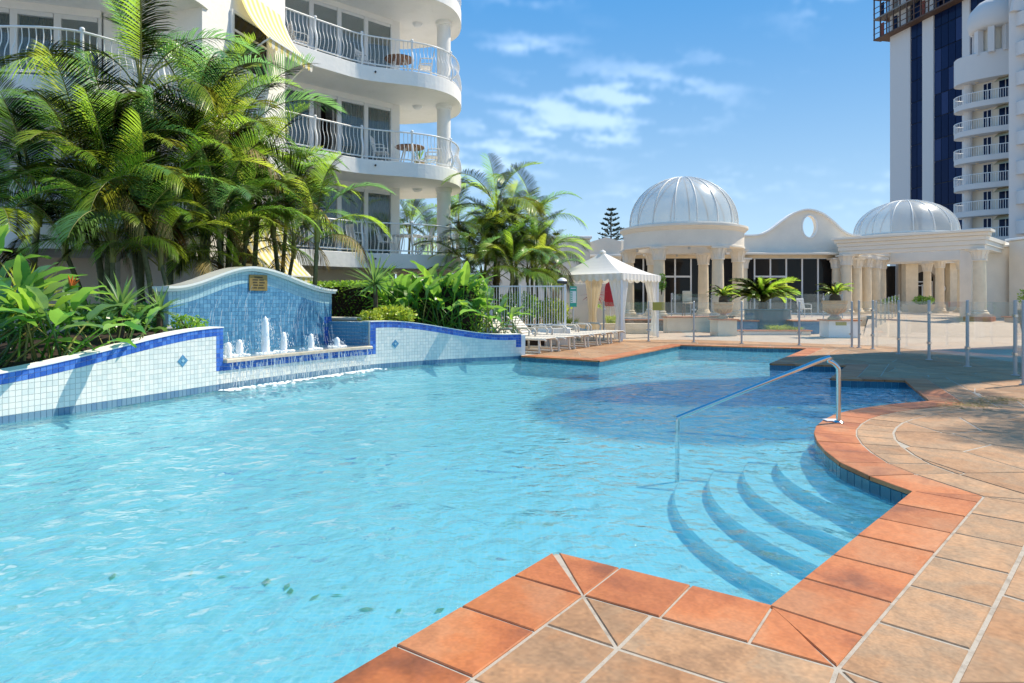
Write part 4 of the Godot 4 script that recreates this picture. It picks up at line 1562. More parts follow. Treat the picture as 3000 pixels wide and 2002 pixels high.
# a feather frond: rachis in the x-y plane from the origin, leaflets both sides
func frond(sd: int, L: float, th0: float, th1: float, pairs: int, ll: float, lw: float, vee: float, sag: float, leaf: Material, stem: Material, start := 0.24, bare_r := 0.016) -> ArrayMesh:
	var r := RandomNumberGenerator.new()
	r.seed = sd
	var N := 18
	var pts := PackedVector3Array()
	var tan := []
	var p := Vector3.ZERO
	var side_bend := r.randf_range(-0.25, 0.25)
	for i in N + 1:
		var t := float(i) / N
		var th := lerpf(th0, th1, pow(t, 1.35))
		var dir := Vector3(cos(th), sin(th), side_bend * t * t)
		dir = dir.normalized()
		tan.append(dir)
		pts.push_back(p)
		p += dir * L / N
	var radii := []
	for i in N + 1: radii.append(lerpf(bare_r, 0.004, float(i) / N))
	var st := MB.new()
	st.tube(pts, radii, 5, false)
	var lf := MB.new()
	for k in pairs * 2:
		var t := lerpf(start, 1.0, (k / 2 + 0.25 * (k % 2) + r.randf_range(-0.2, 0.2)) / pairs)
		t = clampf(t, start, 0.999)
		var fi := t * N
		var i := mini(int(fi), N - 1)
		var base := pts[i].lerp(pts[i + 1], fi - i)
		var T: Vector3 = tan[i].lerp(tan[i + 1], fi - i).normalized()
		var sgn := 1.0 if k % 2 == 0 else -1.0
		var S := Vector3(0, 0, sgn)
		var Nn := S.cross(T) * sgn
		if Nn.y < 0 and T.x > 0.1: Nn = -Nn
		var prof := sin(PI * clampf(0.16 + 0.80 * (t - start) / (1.0 - start), 0, 1))
		var len := ll * (0.28 + 0.72 * prof) * r.randf_range(0.88, 1.1)
		var fwd := lerpf(0.35, 1.15, (t - start) / (1.0 - start))
		var D := (S + T * fwd + Nn * (vee + r.randf_range(-0.14, 0.14))).normalized()
		var wd := (T - D * T.dot(D)).normalized()
		var tw := Nn * r.randf_range(-0.3, 0.3)
		wd = (wd + tw).normalized()
		var w := lw * (0.6 + 0.4 * prof)
		var q1 := base + D * len * 0.4 - Vector3.UP * sag * len * 0.10
		var q2 := base + D * len * 0.75 - Vector3.UP * sag * len * 0.36
		var q3 := base + D * len - Vector3.UP * sag * len * 0.72
		var nn := D.cross(wd).normalized()
		if nn.y < 0: nn = -nn
		var k0 := lf.v.size()
		for v in [base - wd * w * 0.3, base + wd * w * 0.3, q1 - wd * w * 0.5, q1 + wd * w * 0.5, q2 - wd * w * 0.36, q2 + wd * w * 0.36, q3]: lf.v.push_back(v)
		for z in 4: lf.n.push_back(nn)
		for z in 3: lf.n.push_back((nn + D * sag * 0.4).normalized())
		for z in [0, 1, 3, 0, 3, 2, 2, 3, 5, 2, 5, 4, 4, 5, 6]: lf.ix.push_back(k0 + z)
	var m := ArrayMesh.new()
	st.add_to(m, stem)
	lf.add_to(m, leaf)
	return m

var fr_young := []
var fr_mid := []
var fr_old := []
var fr_dry := []
func make_fronds() -> void:
	var mats := [M.frond_a, M.frond_b, M.frond_c, M.frond_d, M.frond_a]
	for k in 5:
		fr_young.append(frond(100 + k, 2.15, 1.42, 0.35 - 0.15 * k * 0.5, 50, 0.56, 0.021, 0.55, 0.25, mats[k], M.rachis))
		fr_mid.append(frond(200 + k, 2.35, 1.12, -0.55 - 0.1 * k, 54, 0.58, 0.022, 0.42, 0.5, mats[(k + 1) % 5], M.rachis))
		fr_old.append(frond(300 + k, 2.2, 0.72, -1.15, 52, 0.54, 0.021, 0.25, 0.85, mats[(k + 2) % 5], M.rachis))
	for k in 2: fr_dry.append(frond(340 + k, 1.9, 0.3, -1.5, 36, 0.42, 0.022, 0.1, 1.2, M.frond_dry, M.rachis))

# one golden cane stem with its crown
func cane_palm(label: String, foot: Vector2, foot_y: float, crown: Vector3, scl: float, cnt: int, group: String) -> void:
	var base := W(foot, foot_y)
	var t := thing("cane_palm", label, "palm", base, 0.0, group)
	var top := crown - base
	var tr := MB.new()
	var pts := PackedVector3Array()
	var rad := []
	var lean := Vector3(top.x, 0, top.z)
	for j in 11:
		var u := j / 10.0
		pts.push_back(Vector3(0, top.y * u, 0) + lean * pow(u, 1.6))
		rad.append(lerpf(0.062, 0.045, u) * scl)
	tr.tube(pts, rad, 9)
	for j in range(1, int(top.y / 0.16)): # leaf scars
		var u := j * 0.16 / top.y
		var fi := u * 10.0
		var i := mini(int(fi), 9)
		var c := pts[i].lerp(pts[i + 1], fi - i)
		var rr: float = lerpf(0.062, 0.045, u) * scl
		tr.tube(PackedVector3Array([c - Vector3.UP * 0.008, c + Vector3.UP * 0.008]), rr * 1.09, 9)
	put("trunk", tr, M.cane, t)
	var sh := MB.new()
	sh.tube(PackedVector3Array([top - Vector3.UP * 0.15, top + Vector3.UP * 0.12, top + Vector3.UP * 0.42]), [0.06 * scl, 0.072 * scl, 0.03 * scl], 9)
	put("crownshaft", sh, M.rachis, t)
	var yaw := rng.randf() * TAU
	for k in cnt:
		var u := (k + 0.5) / cnt
		var set_: Array = fr_young if u < 0.26 else (fr_mid if u < 0.72 else fr_old)
		if u > 0.9 and rng.randf() < 0.3: set_ = fr_dry
		var f := put("frond", set_[rng.randi() % set_.size()], null, t, top + Vector3.UP * (0.30 - 0.42 * u))
		yaw += 2.4 + rng.randf_range(-0.35, 0.35)
		f.rotation = Vector3(rng.randf_range(-0.16, 0.16), yaw, rng.randf_range(-0.14, 0.14))
		f.scale = Vector3.ONE * scl * rng.randf_range(0.85, 1.12)

func at_px(px: float, py: float, z: float) -> Vector3: # a point seen along that sight line, z metres deep
	return Vector3((px - 1500.0) / 1950.0 * z, 1.3 - (py - 880.0) / 1950.0 * z, -z)

func make_palms() -> void:
	rng.seed = 77
	var L := [
		["slender cane palm leaning over the bird of paradise bed", 110, 640, 11.8, 1.1, 8],
		["cane palm with yellowing lower fronds above the orange flower", 250, 560, 12.3, 1.15, 9],
		["tallest cane palm of the clump by the fountain wall", 410, 300, 13.0, 1.2, 10],
		["tall cane palm reaching toward the striped awning", 560, 420, 13.8, 1.2, 9],
		["short cane palm in the middle of the fountain clump", 330, 600, 12.2, 1.1, 10],
		["cane palm directly behind the arched fountain rim", 490, 610, 12.9, 1.15, 10],
		["leaning cane palm beside the building pier", 620, 560, 13.9, 1.15, 10],
		["dense cane palm in front of the building pier", 690, 470, 14.9, 1.15, 10],
		["drooping cane palm over the fountain plaque", 640, 680, 13.3, 0.95, 10],
		["low bushy cane palm with golden drooping fronds at the fountain end", 410, 690, 12.0, 0.95, 11],
		["cane palm touching the lower balcony railing", 760, 560, 15.6, 1.1, 10],
		["small cane palm between the fountain and the lower balcony", 800, 680, 15.4, 1.0, 10],
		["knee-high cane palm growing behind the fountain rim", 860, 740, 15.2, 0.85, 9],
		["cane palm at the edge of the frame above the planter", -20, 720, 10.6, 0.9, 8],
		["palm rising beside the pier awning", 640, 400, 14.6, 1.1, 9],
		["palm at the pier foot with arching fronds", 720, 700, 14.6, 0.95, 10],
		["palm with blue-green fronds in front of the planter balcony slab", 345, 560, 12.9, 1.15, 9],
		["palm arching over the fountain toward the far bed", 930, 690, 14.6, 0.95, 10],
		["bushy ground palm behind the yucca by the fountain", 330, 745, 11.8, 0.85, 11],
		["bushy ground palm just behind the fountain rim end", 470, 770, 12.3, 0.8, 11],
		["bushy ground palm below the fountain plaque palm", 590, 770, 13.4, 0.85, 11],
		["bushy ground palm at the pier corner", 690, 775, 14.3, 0.85, 11],
		["bushy ground palm under the planter balcony", 190, 740, 12.0, 0.85, 11],
		["low palm beside the striped lower awning", 840, 640, 15.9, 0.95, 9],
	]
	for a in L:
		var c := at_px(a[1], a[2], a[3])
		var foot := Vector2(c.x + rng.randf_range(-0.35, 0.35), -c.z + rng.randf_range(-0.1, 0.5))
		cane_palm(a[0], foot, 0.4, c, a[4], a[5], "cane palms behind the fountain")
	var R := [
		["tall cane palm at the corner of the curved balcony", 1455, 625, 23.4, 1.12, 9],
		["cane palm with fronds against the sky beside the cabana", 1560, 670, 24.0, 1.05, 9],
		["bushy cane palm behind the white picket fence", 1510, 750, 22.6, 1.05, 10],
		["cane palm spreading toward the white cabana roof", 1590, 775, 22.8, 0.95, 10],
		["cane palm pressed against the balcony fascia", 1425, 765, 22.0, 0.9, 9],
		["cane palm seen through the lowest balcony", 1200, 690, 29.0, 1.1, 10],
		["cane palm behind the balcony column", 1345, 680, 28.5, 1.1, 10],
		["low cane palm at the foot of the white picket fence", 1460, 815, 21.4, 0.85, 10],
		["yellowish cane palm at the end of the white picket fence", 1600, 820, 21.8, 0.75, 10],
		["low dense palm in front of the garden wing", 1545, 815, 22.4, 0.9, 10],
		["palm in the middle of the clump by the cabana", 1490, 705, 23.6, 1.05, 10],
		["palm low against the picket fence", 1410, 820, 20.9, 0.8, 10],
		["bushy ground palm at the balcony corner", 1370, 800, 21.8, 0.95, 12],
		["bushy ground palm in the middle of the picket fence", 1500, 820, 21.0, 0.85, 12],
		["bushy ground palm toward the cabana", 1570, 800, 23.2, 1.0, 12],
		["bushy half-tall palm behind the picket fence", 1450, 745, 23.0, 1.05, 12],
		["leafy palm behind the lowest balcony railing", 1265, 730, 28.6, 1.05, 10],
	]
	for a in R:
		var c := at_px(a[1], a[2], a[3])
		var foot := Vector2(c.x + rng.randf_range(-0.3, 0.3), -c.z + rng.randf_range(0.0, 0.5))
		cane_palm(a[0], foot, 0.3, c, a[4], a[5], "cane palms beside the cabana")
	# palms standing past the edge of the picture; their shade falls on the deck
	cane_palm("cane palm on the far side of the sunny deck", Vector2(11.2, 9.8), 0.0, Vector3(10.9, 6.4, -9.7), 1.25, 11, "cane palms at the deck")
	cane_palm("cane palm beside the glass fence end post", Vector2(12.2, 8.3), 0.0, Vector3(12.0, 6.0, -8.2), 1.2, 10, "cane palms at the deck")

# sword leaves round a point
var sword := {}
func sword_mesh(l: float, w: float, bend: float, m: Material) -> Mesh:
	var key := "%s %s %s %s" % [l, w, bend, m.resource_name]
	if sword.has(key): return sword[key]
	var mb := MB.new()
	var prev := []
	for j in 6:
		var t := j / 5.0
		var y := l * t * 0.0 - bend * l * t * t
		var c := Vector3(l * t * (1.0 - 0.15 * bend * t), y, 0)
		var ww := w * (0.7 + 0.5 * sin(PI * minf(t * 1.2, 1.0))) * (1.0 - pow(t, 3.0)) * 0.5
		var row := [c + Vector3(0, 0.25 * ww, -ww), c, c + Vector3(0, 0.25 * ww, ww)]
		if j > 0:
			mb.quad(prev[0], prev[1], row[1], row[0]); mb.quad(prev[1], prev[2], row[2], row[1])
		prev = row
	sword[key] = mb.mesh(m)
	return sword[key]

func rosette(t: Node3D, at: Vector3, cnt: int, l: float, w: float, m: Material, sd: int, bend := 0.2) -> void:
	var r := RandomNumberGenerator.new()
	r.seed = sd
	for k in cnt:
		var u := (k + 0.5) / cnt
		var b: float = [bend * 0.5, bend, bend * 1.6][k % 3]
		var o := put("leaf", sword_mesh(l, w, b, m), null, t, at)
		var el := lerpf(1.5, -0.35, pow(u, 0.8)) + r.randf_range(-0.1, 0.1)
		o.rotation = Vector3(0, k * 2.399 + r.randf_range(-0.2, 0.2), el)
		o.scale = Vector3.ONE * r.randf_range(0.8, 1.1)

func yucca(label: String, at: Vector3, stem: float, l: float, cnt: int, m: Material, sd: int) -> void:
	var t := thing("yucca", label, "yucca", at, 0.0, "spiky yuccas in the beds")
	var s := MB.new()
	s.tube(PackedVector3Array([Vector3.ZERO, Vector3(0.03, stem * 0.5, 0.02), Vector3(0.02, stem, 0)]), [0.06, 0.05, 0.045], 8)
	put("stem", s, M.bark, t)
	rosette(t, Vector3(0.02, stem, 0), cnt, l, 0.055, m, sd, 0.16)

# paddle leaf on its stalk; blade folds along the midrib and bends back
var paddles := []
func make_paddles() -> void:
	for k in 12:
		var r := RandomNumberGenerator.new()
		r.seed = 500 + k
		var m: Material = [M.leaf_mid, M.leaf_deep, M.leaf_blue, M.leaf_deep][k % 4]
		var L := r.randf_range(0.46, 0.66)
		var Wd := L * r.randf_range(0.26, 0.36)
		var stalk := r.randf_range(0.45, 0.75)
		var lean := r.randf_range(0.10, 0.42)
		var st := MB.new()
		var mid := Vector3(lean * stalk * 0.4, stalk * 0.55, 0)
		var tip := Vector3(lean * stalk, stalk, 0)
		st.tube(PackedVector3Array([Vector3.ZERO, mid, tip]), [0.013, 0.011, 0.008], 5, false)
		var b := MB.new()
		var th0 := 1.5 - lean * 1.2
		var th1 := th0 - r.randf_range(0.5, 1.5)
		var p := tip
		var rows := []
		var NS := 10
		for j in NS + 1:
			var t := float(j) / NS
			var th := lerpf(th0, th1, t)
			var ww := Wd * pow(sin(PI * pow(t, 0.75) * 0.985 + 0.02), 0.8) * 0.5
			var up := Vector3(-sin(th), cos(th), 0)
			var rip := 0.012 * sin(t * 17.0 + k)
			rows.append([p + Vector3(0, 0, -ww) + up * (ww * 0.38 + rip), p, p + Vector3(0, 0, ww) + up * (ww * 0.38 - rip)])
			p += Vector3(cos(th), sin(th), 0) * L / NS
		for s in 2:
			var k0 := b.v.size()
			for j in NS + 1:
				var a: Vector3 = rows[j][s]
				var c: Vector3 = rows[j][s + 1]
				var nx: Array = rows[mini(j + 1, NS)]
				var pv: Array = rows[maxi(j - 1, 0)]
				var tg: Vector3 = nx[1] - pv[1]
				var nn := (c - a).cross(tg).normalized()
				if a.distance_to(c) < 1e-4: nn = Vector3.UP
				b.v.push_back(a); b.v.push_back(c); b.n.push_back(nn); b.n.push_back(nn)
			for j in NS:
				var q := k0 + 2 * j
				for z in [q, q + 2, q + 3, q, q + 3, q + 1]: b.ix.push_back(z)
		var am := ArrayMesh.new()
		st.add_to(am, M.rachis if k % 3 == 0 else m)
		b.add_to(am, m)
		paddles.append(am)

func paddle_plant(label: String, at: Vector3, cnt: int, scl: float, spread: float) -> Node3D:
	var t := thing("bird_of_paradise", label, "plant", at, 0.0, "bird of paradise plants")
	for k in cnt:
		var o := put("leaf", paddles[rng.randi() % paddles.size()], null, t, Vector3(rng.randf_range(-1, 1), 0, rng.randf_range(-1, 1)) * spread * 0.4)
		o.rotation = Vector3(rng.randf_range(-0.15, 0.15), rng.randf() * TAU, rng.randf_range(-0.55, 0.1) * spread * 1.6)
		o.scale = Vector3.ONE * scl * rng.randf_range(0.75, 1.15)
	return t

# rounded or boxy mass of small leaves
func leaf_mass(mb: MB, lo: Vector3, hi: Vector3, cnt: int, s: float, round_ := false) -> void:
	var c := (lo + hi) * 0.5
	var h := (hi - lo) * 0.5
	for k in cnt:
		var p := Vector3(rng.randf_range(-1, 1), rng.randf_range(-1, 1), rng.randf_range(-1, 1))
		if round_:
			p = p.normalized() * pow(rng.randf(), 0.3)
		else:
			var ax: int = [0, 1, 1, 2, 2][rng.randi() % 5]
			p[ax] = (1.0 if rng.randf() < 0.5 or ax == 1 else -1.0) * rng.randf_range(0.8, 1.05)
		var o := c + p * h
		var d := Vector3(rng.randf_range(-1, 1), rng.randf_range(-0.3, 1), rng.randf_range(-1, 1)).normalized()
		var w := d.cross(Vector3(rng.randf_range(-1, 1), rng.randf_range(-1, 1), rng.randf_range(-1, 1))).normalized()
		var l := s * rng.randf_range(0.7, 1.3)
		mb.quad(o, o + d * l * 0.5 - w * l * 0.28, o + d * l, o + d * l * 0.5 + w * l * 0.28)

func shrub(label: String, at: Vector3, size: Vector3, cnt: int, s: float, m: Material, called := "shrub", cat := "shrub") -> Node3D:
	var t := thing(called, label, cat, at)
	var st := MB.new()
	for k in 7:
		var a := TAU * k / 7.0
		st.tube(PackedVector3Array([Vector3.ZERO, Vector3(cos(a) * size.x * 0.15, size.y * 0.4, sin(a) * size.z * 0.15), Vector3(cos(a) * size.x * 0.35, size.y * 0.8, sin(a) * size.z * 0.35)]), [0.015, 0.011, 0.005], 5, false)
	put("stem", st, M.bark, t)
	var mb := MB.new()
	leaf_mass(mb, Vector3(-size.x * 0.5, size.y * 0.12, -size.z * 0.5), Vector3(size.x * 0.5, size.y, size.z * 0.5), cnt, s, true)
	var f := put("foliage", mb, m, t)
	f.set_meta("kind", "stuff")
	return t

func grass_tuft(label: String, at: Vector3, r: float, h: float, cnt: int, m: Material) -> void:
	var t := thing("grass_tuft", label, "grass plant", at)
	var mb := MB.new()
	for k in cnt:
		var a := rng.randf() * TAU
		var o := Vector3(cos(a), 0, sin(a)) * r * sqrt(rng.randf()) * 0.6
		var d := Vector3(cos(a), 0, sin(a))
		var w := Vector3(-d.z, 0, d.x) * 0.009
		var hh := h * rng.randf_range(0.6, 1.1)
		var m1 := o + d * r * 0.25 + Vector3.UP * hh * 0.7
		var e := o + d * r * rng.randf_range(0.5, 0.9) + Vector3.UP * hh * rng.randf_range(0.4, 0.95)
		mb.quad(o - w, o + w, m1 + w, m1 - w)
		mb.tri(m1 - w, m1 + w, e)
	put("blades", mb, m, t).set_meta("kind", "stuff")

func make_beds() -> void:
	rng.seed = 41
	# soil of the raised beds behind the tiled wall
	var soil := MB.new()
	var bk := offset_path(wall_path, 0.262)
	var far := offset_path(wall_path, 2.6)
	var iL := 0
	var iR := 0
	for i in wall_path.size():
		if wall_path[i].distance_to(Vector2(-4.6, 10.6)) < wall_path[iL].distance_to(Vector2(-4.6, 10.6)): iL = i
		if wall_path[i].distance_to(Vector2(-2.95, 13.72)) < wall_path[iR].distance_to(Vector2(-2.95, 13.72)): iR = i
	for i in range(0, iL - 1, 3):
		var j := mini(i + 3, iL - 1)
		var ya := 0.74 - 0.42 * sst((iL - i) * 0.07 / 3.7)
		var yb := 0.74 - 0.42 * sst((iL - j) * 0.07 / 3.7)
		soil.quad(W(bk[i], ya), W(bk[j], yb), W(far[j], yb + 0.1), W(far[i], ya + 0.1))
	for i in range(iR + 1, wall_path.size() - 4, 3):
		var j := mini(i + 3, wall_path.size() - 4)
		var ya := 0.74 - 0.34 * sst(((i - iR) * 0.07 - 0.35) / 3.2)
		var yb := 0.74 - 0.34 * sst(((j - iR) * 0.07 - 0.35) / 3.2)
		soil.quad(W(bk[i], ya), W(bk[j], yb), W(far[j], yb + 0.1), W(far[i], ya + 0.1))
	structure("planting_soil", soil, M.soil)
	var gs := MB.new()
	gs.prism(PackedVector2Array([Vector2(-14, 9), Vector2(-8.2, 6.5), Vector2(-5.9, 11.2), Vector2(-4.4, 14.8), Vector2(-1.2, 17.8), Vector2(0.9, 18.6), Vector2(1.1, 21), Vector2(-2, 26), Vector2(-9, 24), Vector2(-14, 16)]), -0.02, 0.38, 0.0, false)
	structure("garden_terrain", gs, M.soil)
	var B := [
		["large bird of paradise with broad leaves hanging over the blue tile border", -6.45, 7.5, 0.42, 26, 1.2, 0.9],
		["bird of paradise behind the low end of the tiled wall", -6.9, 8.3, 0.42, 26, 1.35, 0.9],
		["bird of paradise with one orange flower", -6.05, 8.8, 0.52, 24, 1.15, 0.9],
		["dark-leaved bird of paradise against the balcony support", -7.5, 9.3, 0.45, 24, 1.4, 0.9],
		["low bird of paradise beside the small yucca", -5.6, 9.6, 0.60, 14, 0.75, 0.9],
		["broad bird of paradise clump above the curving wall", -1.55, 15.9, 0.62, 30, 1.3, 0.9],
		["bird of paradise clump leaning toward the deck", -0.75, 16.3, 0.52, 30, 1.2, 1.0],
		["tall bird of paradise at the middle of the far bed", -2.0, 16.5, 0.66, 30, 1.45, 0.8],
		["bird of paradise in front of the picket fence", -0.2, 16.8, 0.46, 18, 0.8, 1.0],
		["bird of paradise just past the tall yucca", -2.45, 15.7, 0.68, 26, 1.15, 0.9],
		["bird of paradise at the foot of the clipped hedge", -2.9, 16.1, 0.66, 24, 1.2, 0.9],
		["bird of paradise in the shade of the lowest balcony", -1.4, 17.3, 0.55, 28, 1.4, 0.9],
	]
	for b in B: paddle_plant(b[0], Vector3(b[1], b[3], -b[2]), b[4], b[5], b[6])
	var fl := thing("orange_flower", "orange bird of paradise flower on its stalk", "flower", Vector3(-6.10, 0.55, -9.05))
	var sk := MB.new()
	sk.tube(PackedVector3Array([Vector3.ZERO, Vector3(0.05, 0.5, 0.0), Vector3(0.06, 0.88, 0.05)]), 0.012, 6)
	sk.tube(PackedVector3Array([Vector3(0.06, 0.88, 0.05), Vector3(0.16, 0.93, 0.06), Vector3(0.28, 0.94, 0.07)]), [0.02, 0.022, 0.003], 6)
	put("stalk", sk, M.leaf_mid, fl)
	for k in 4:
		var pe := MB.new()
		var a := 0.75 + 0.32 * k
		var d := Vector3(cos(a), sin(a), 0.15 * (k - 1.5))
		var o := Vector3(0.09 + 0.02 * k, 0.90, 0.05)
		pe.tube(PackedVector3Array([o, o + d * 0.09, o + d * 0.19]), [0.008, 0.021, 0.002], 6, false)
		put("petal", pe, M.flower_orange, fl)
	yucca("pale green yucca standing behind the bird of paradise bed", Vector3(-7.05, 0.5, -9.6), 0.72, 0.75, 48, M.leaf_lime, 2)
	yucca("striped yucca rosette on a thick stem by the fountain", Vector3(-5.95, 0.65, -10.1), 0.52, 0.62, 50, M.leaf_blue, 3)
	yucca("small yucca rosette touching the fountain wall", Vector3(-5.55, 0.70, -10.45), 0.42, 0.45, 40, M.leaf_blue, 4)
	yucca("tall spiky yucca between the fountain and the far bed", Vector3(-3.05, 0.7, -14.75), 0.95, 0.85, 60, M.leaf_blue, 5)
	yucca("bright yucca at the frame edge above the low wall", Vector3(-7.6, 0.45, -8.6), 0.8, 0.8, 46, M.leaf_lime, 6)
	yucca("yucca hidden low behind the curving far wall", Vector3(-2.75, 0.7, -15.15), 0.2, 0.5, 40, M.leaf_mid, 7)
	shrub("low yellow-green shrub spilling over the far wall top", Vector3(-2.6, 0.74, -14.55), Vector3(1.0, 0.42, 0.6), 900, 0.09, M.leaf_lime)
	shrub("small shrub in the corner beside the fountain wing", Vector3(-3.0, 0.74, -14.2), Vector3(0.55, 0.35, 0.4), 420, 0.07, M.leaf_lime)
	shrub("low green shrub at the planter end of the fountain", Vector3(-5.2, 0.76, -10.7), Vector3(0.6, 0.3, 0.5), 420, 0.06, M.leaf_mid)
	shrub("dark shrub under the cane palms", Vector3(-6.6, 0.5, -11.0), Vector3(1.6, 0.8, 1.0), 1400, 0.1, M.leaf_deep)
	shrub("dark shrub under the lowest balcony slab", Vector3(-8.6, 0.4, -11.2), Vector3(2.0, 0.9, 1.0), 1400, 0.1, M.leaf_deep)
	shrub("leafy shrub behind the picket fence", Vector3(0.2, 0.38, -21.0), Vector3(1.6, 1.2, 0.9), 1500, 0.1, M.leaf_mid)
	shrub("yellow-green shrub behind the picket fence end", Vector3(1.3, 0.38, -21.4), Vector3(1.2, 1.0, 0.8), 1100, 0.1, M.leaf_lime)
	# clipped hedge in front of the ground floor
	var hg := thing("clipped_hedge", "clipped green hedge in front of the ground floor", "hedge", Vector3(-3.4, 0.38, -17.3), -0.42)
	var hb := MB.new()
	leaf_mass(hb, Vector3(-2.6, 0.0, -0.4), Vector3(2.9, 1.38, 0.4), 7500, 0.075)
	put("foliage", hb, M.leaf_mid, hg).set_meta("kind", "stuff")
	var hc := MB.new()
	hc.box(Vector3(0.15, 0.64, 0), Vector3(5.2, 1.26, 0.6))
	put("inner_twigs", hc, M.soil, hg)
	# low cream ledge behind the fountain
	var lg := thing("garden_ledge", "low cream ledge wall beside the fountain end", "wall", Vector3(-3.7, 0, -15.1), -0.35)
	var lb := MB.new()
	lb.bbox(Vector3(0.2, 0.5, 0), Vector3(1.5, 0.7, 0.3), 0.01)
	put("body", lb, M.plaster, lg)
	var lt := MB.new()
	lt.bbox(Vector3(0.2, 0.885, 0), Vector3(1.6, 0.06, 0.4), 0.01)
	put("capping", lt, M.plaster, lg)

# ------------------------------------------------------------------ domed pavilion, pergola, terrace
# upright sheet of an outline (along e, up), extruded back by thick
func vprism(mb: MB, poly: PackedVector2Array, o: Vector3, e: Vector3, out: Vector3, thick: float) -> void:
	poly = MB.ccw(poly)
	var P := func(p: Vector2, z: float) -> Vector3: return o + e * p.x + Vector3.UP * p.y - out * z
	var t := Geometry2D.triangulate_polygon(poly)
	for i in range(0, t.size(), 3):
		var a := poly[t[i]]
		var b := poly[t[i + 1]]
		var c := poly[t[i + 2]]
		if (b - a).cross(c - a) < 0:
			var q := b
			b = c; c = q
		mb.tri(P.call(a, 0.0), P.call(b, 0.0), P.call(c, 0.0))
		mb.tri(P.call(a, thick), P.call(c, thick), P.call(b, thick))
	for i in poly.size():
		var a := poly[i]
		var b := poly[(i + 1) % poly.size()]
		mb.quad(P.call(b, 0.0), P.call(a, 0.0), P.call(a, thick), P.call(b, thick))

func column(parent: Node, at: Vector3, y0: float, y1: float, r: float) -> void:
	var h := y1 - y0
	var base := MB.new()
	base.box(Vector3(0, 0.06, 0), Vector3(r * 2.9, 0.12, r * 2.9))
	base.lathe([Vector2(r * 1.38, 0.121), Vector2(r * 1.42, 0.17), Vector2(r * 1.3, 0.22), Vector2(r * 1.12, 0.25), Vector2(r * 1.22, 0.29), Vector2(r * 1.02, 0.34)], 20)
	var o := Node3D.new()
	o.name = "column"
	o.position = at + Vector3.UP * y0
	parent.add_child(o, true)
	put("base", base, M.plaster_cream, o)
	var sh := MB.new()
	sh.lathe([Vector2(r, 0.34), Vector2(r, h * 0.4), Vector2(r * 0.93, h - 0.62)], 24)
	put("shaft", sh, M.plaster_cream, o)
	var c := MB.new()
	c.lathe([Vector2(r * 0.94, h - 0.62), Vector2(r * 1.12, h - 0.615), Vector2(r * 1.12, h - 0.57), Vector2(r * 0.98, h - 0.56), Vector2(r * 1.06, h - 0.35), Vector2(r * 1.34, h - 0.15), Vector2(r * 1.42, h - 0.10)], 20)
	for k in 10:
		var a := TAU * k / 10.0
		c.tube(PackedVector3Array([Vector3(cos(a) * r * 1.03, h - 0.55, sin(a) * r * 1.03), Vector3(cos(a) * r * 1.12, h - 0.33, sin(a) * r * 1.12), Vector3(cos(a) * r * 1.42, h - 0.13, sin(a) * r * 1.42)]), 0.028, 5)
	c.box(Vector3(0, h - 0.05, 0), Vector3(r * 3.0, 0.098, r * 3.0))
	put("capital", c, M.plaster_far, o)

func dome(parent: Node, c: Vector3, R: float, H: float, ribs: int) -> void:
	var prof := []
	for j in 13:
		var a := (j / 12.0) * PI * 0.5
		prof.append(Vector2(R * cos(a) * (1.0 + 0.035 * sin(a * 2.0)), H * sin(a)))
	for k in ribs:
		var a0 := TAU * k / ribs
		var a1 := TAU * (k + 1) / ribs
		var p := MB.new()
		var kk := 0
		for j in 13:
			for s in 4:
				var a := lerpf(a0, a1, s / 3.0)
				var d := Vector3(cos(a), 0, -sin(a))
				p.v.push_back(d * prof[j].x + Vector3.UP * prof[j].y)
				p.n.push_back(Vector3(d.x * prof[j].x / (R * R), prof[j].y / (H * H), d.z * prof[j].x / (R * R)).normalized())
		for j in 12:
			for s in 3:
				var q := j * 4 + s
				for z in [q, q + 5, q + 1, q, q + 4, q + 5]: p.ix.push_back(z)
		put("dome_panel", p, M.dome_pane, parent, c)
		var rp := PackedVector3Array()
		for j in 13: rp.push_back(Vector3(cos(a0), 0, -sin(a0)) * (prof[j].x + 0.01) + Vector3.UP * (prof[j].y + 0.005))
		var rb := MB.new()
		rb.tube(rp, 0.034, 6)
		put("rib", rb, M.dome_rib, parent, c)
	var ring := MB.new()
	ring.lathe([Vector2(R + 0.02, 0.0), Vector2(R + 0.08, 0.0), Vector2(R + 0.08, 0.10), Vector2(R - 0.02, 0.11), Vector2(R - 0.05, 0.0)], 48)
	put("base_ring", ring, M.dome_rib, parent, c)
	var fin := MB.new()
	fin.lathes([Vector2(0.14, H - 0.01), Vector2(0.12, H + 0.03), Vector2(0.001, H + 0.07)], 14)
	put("crown_boss", fin, M.dome_rib, parent, c)

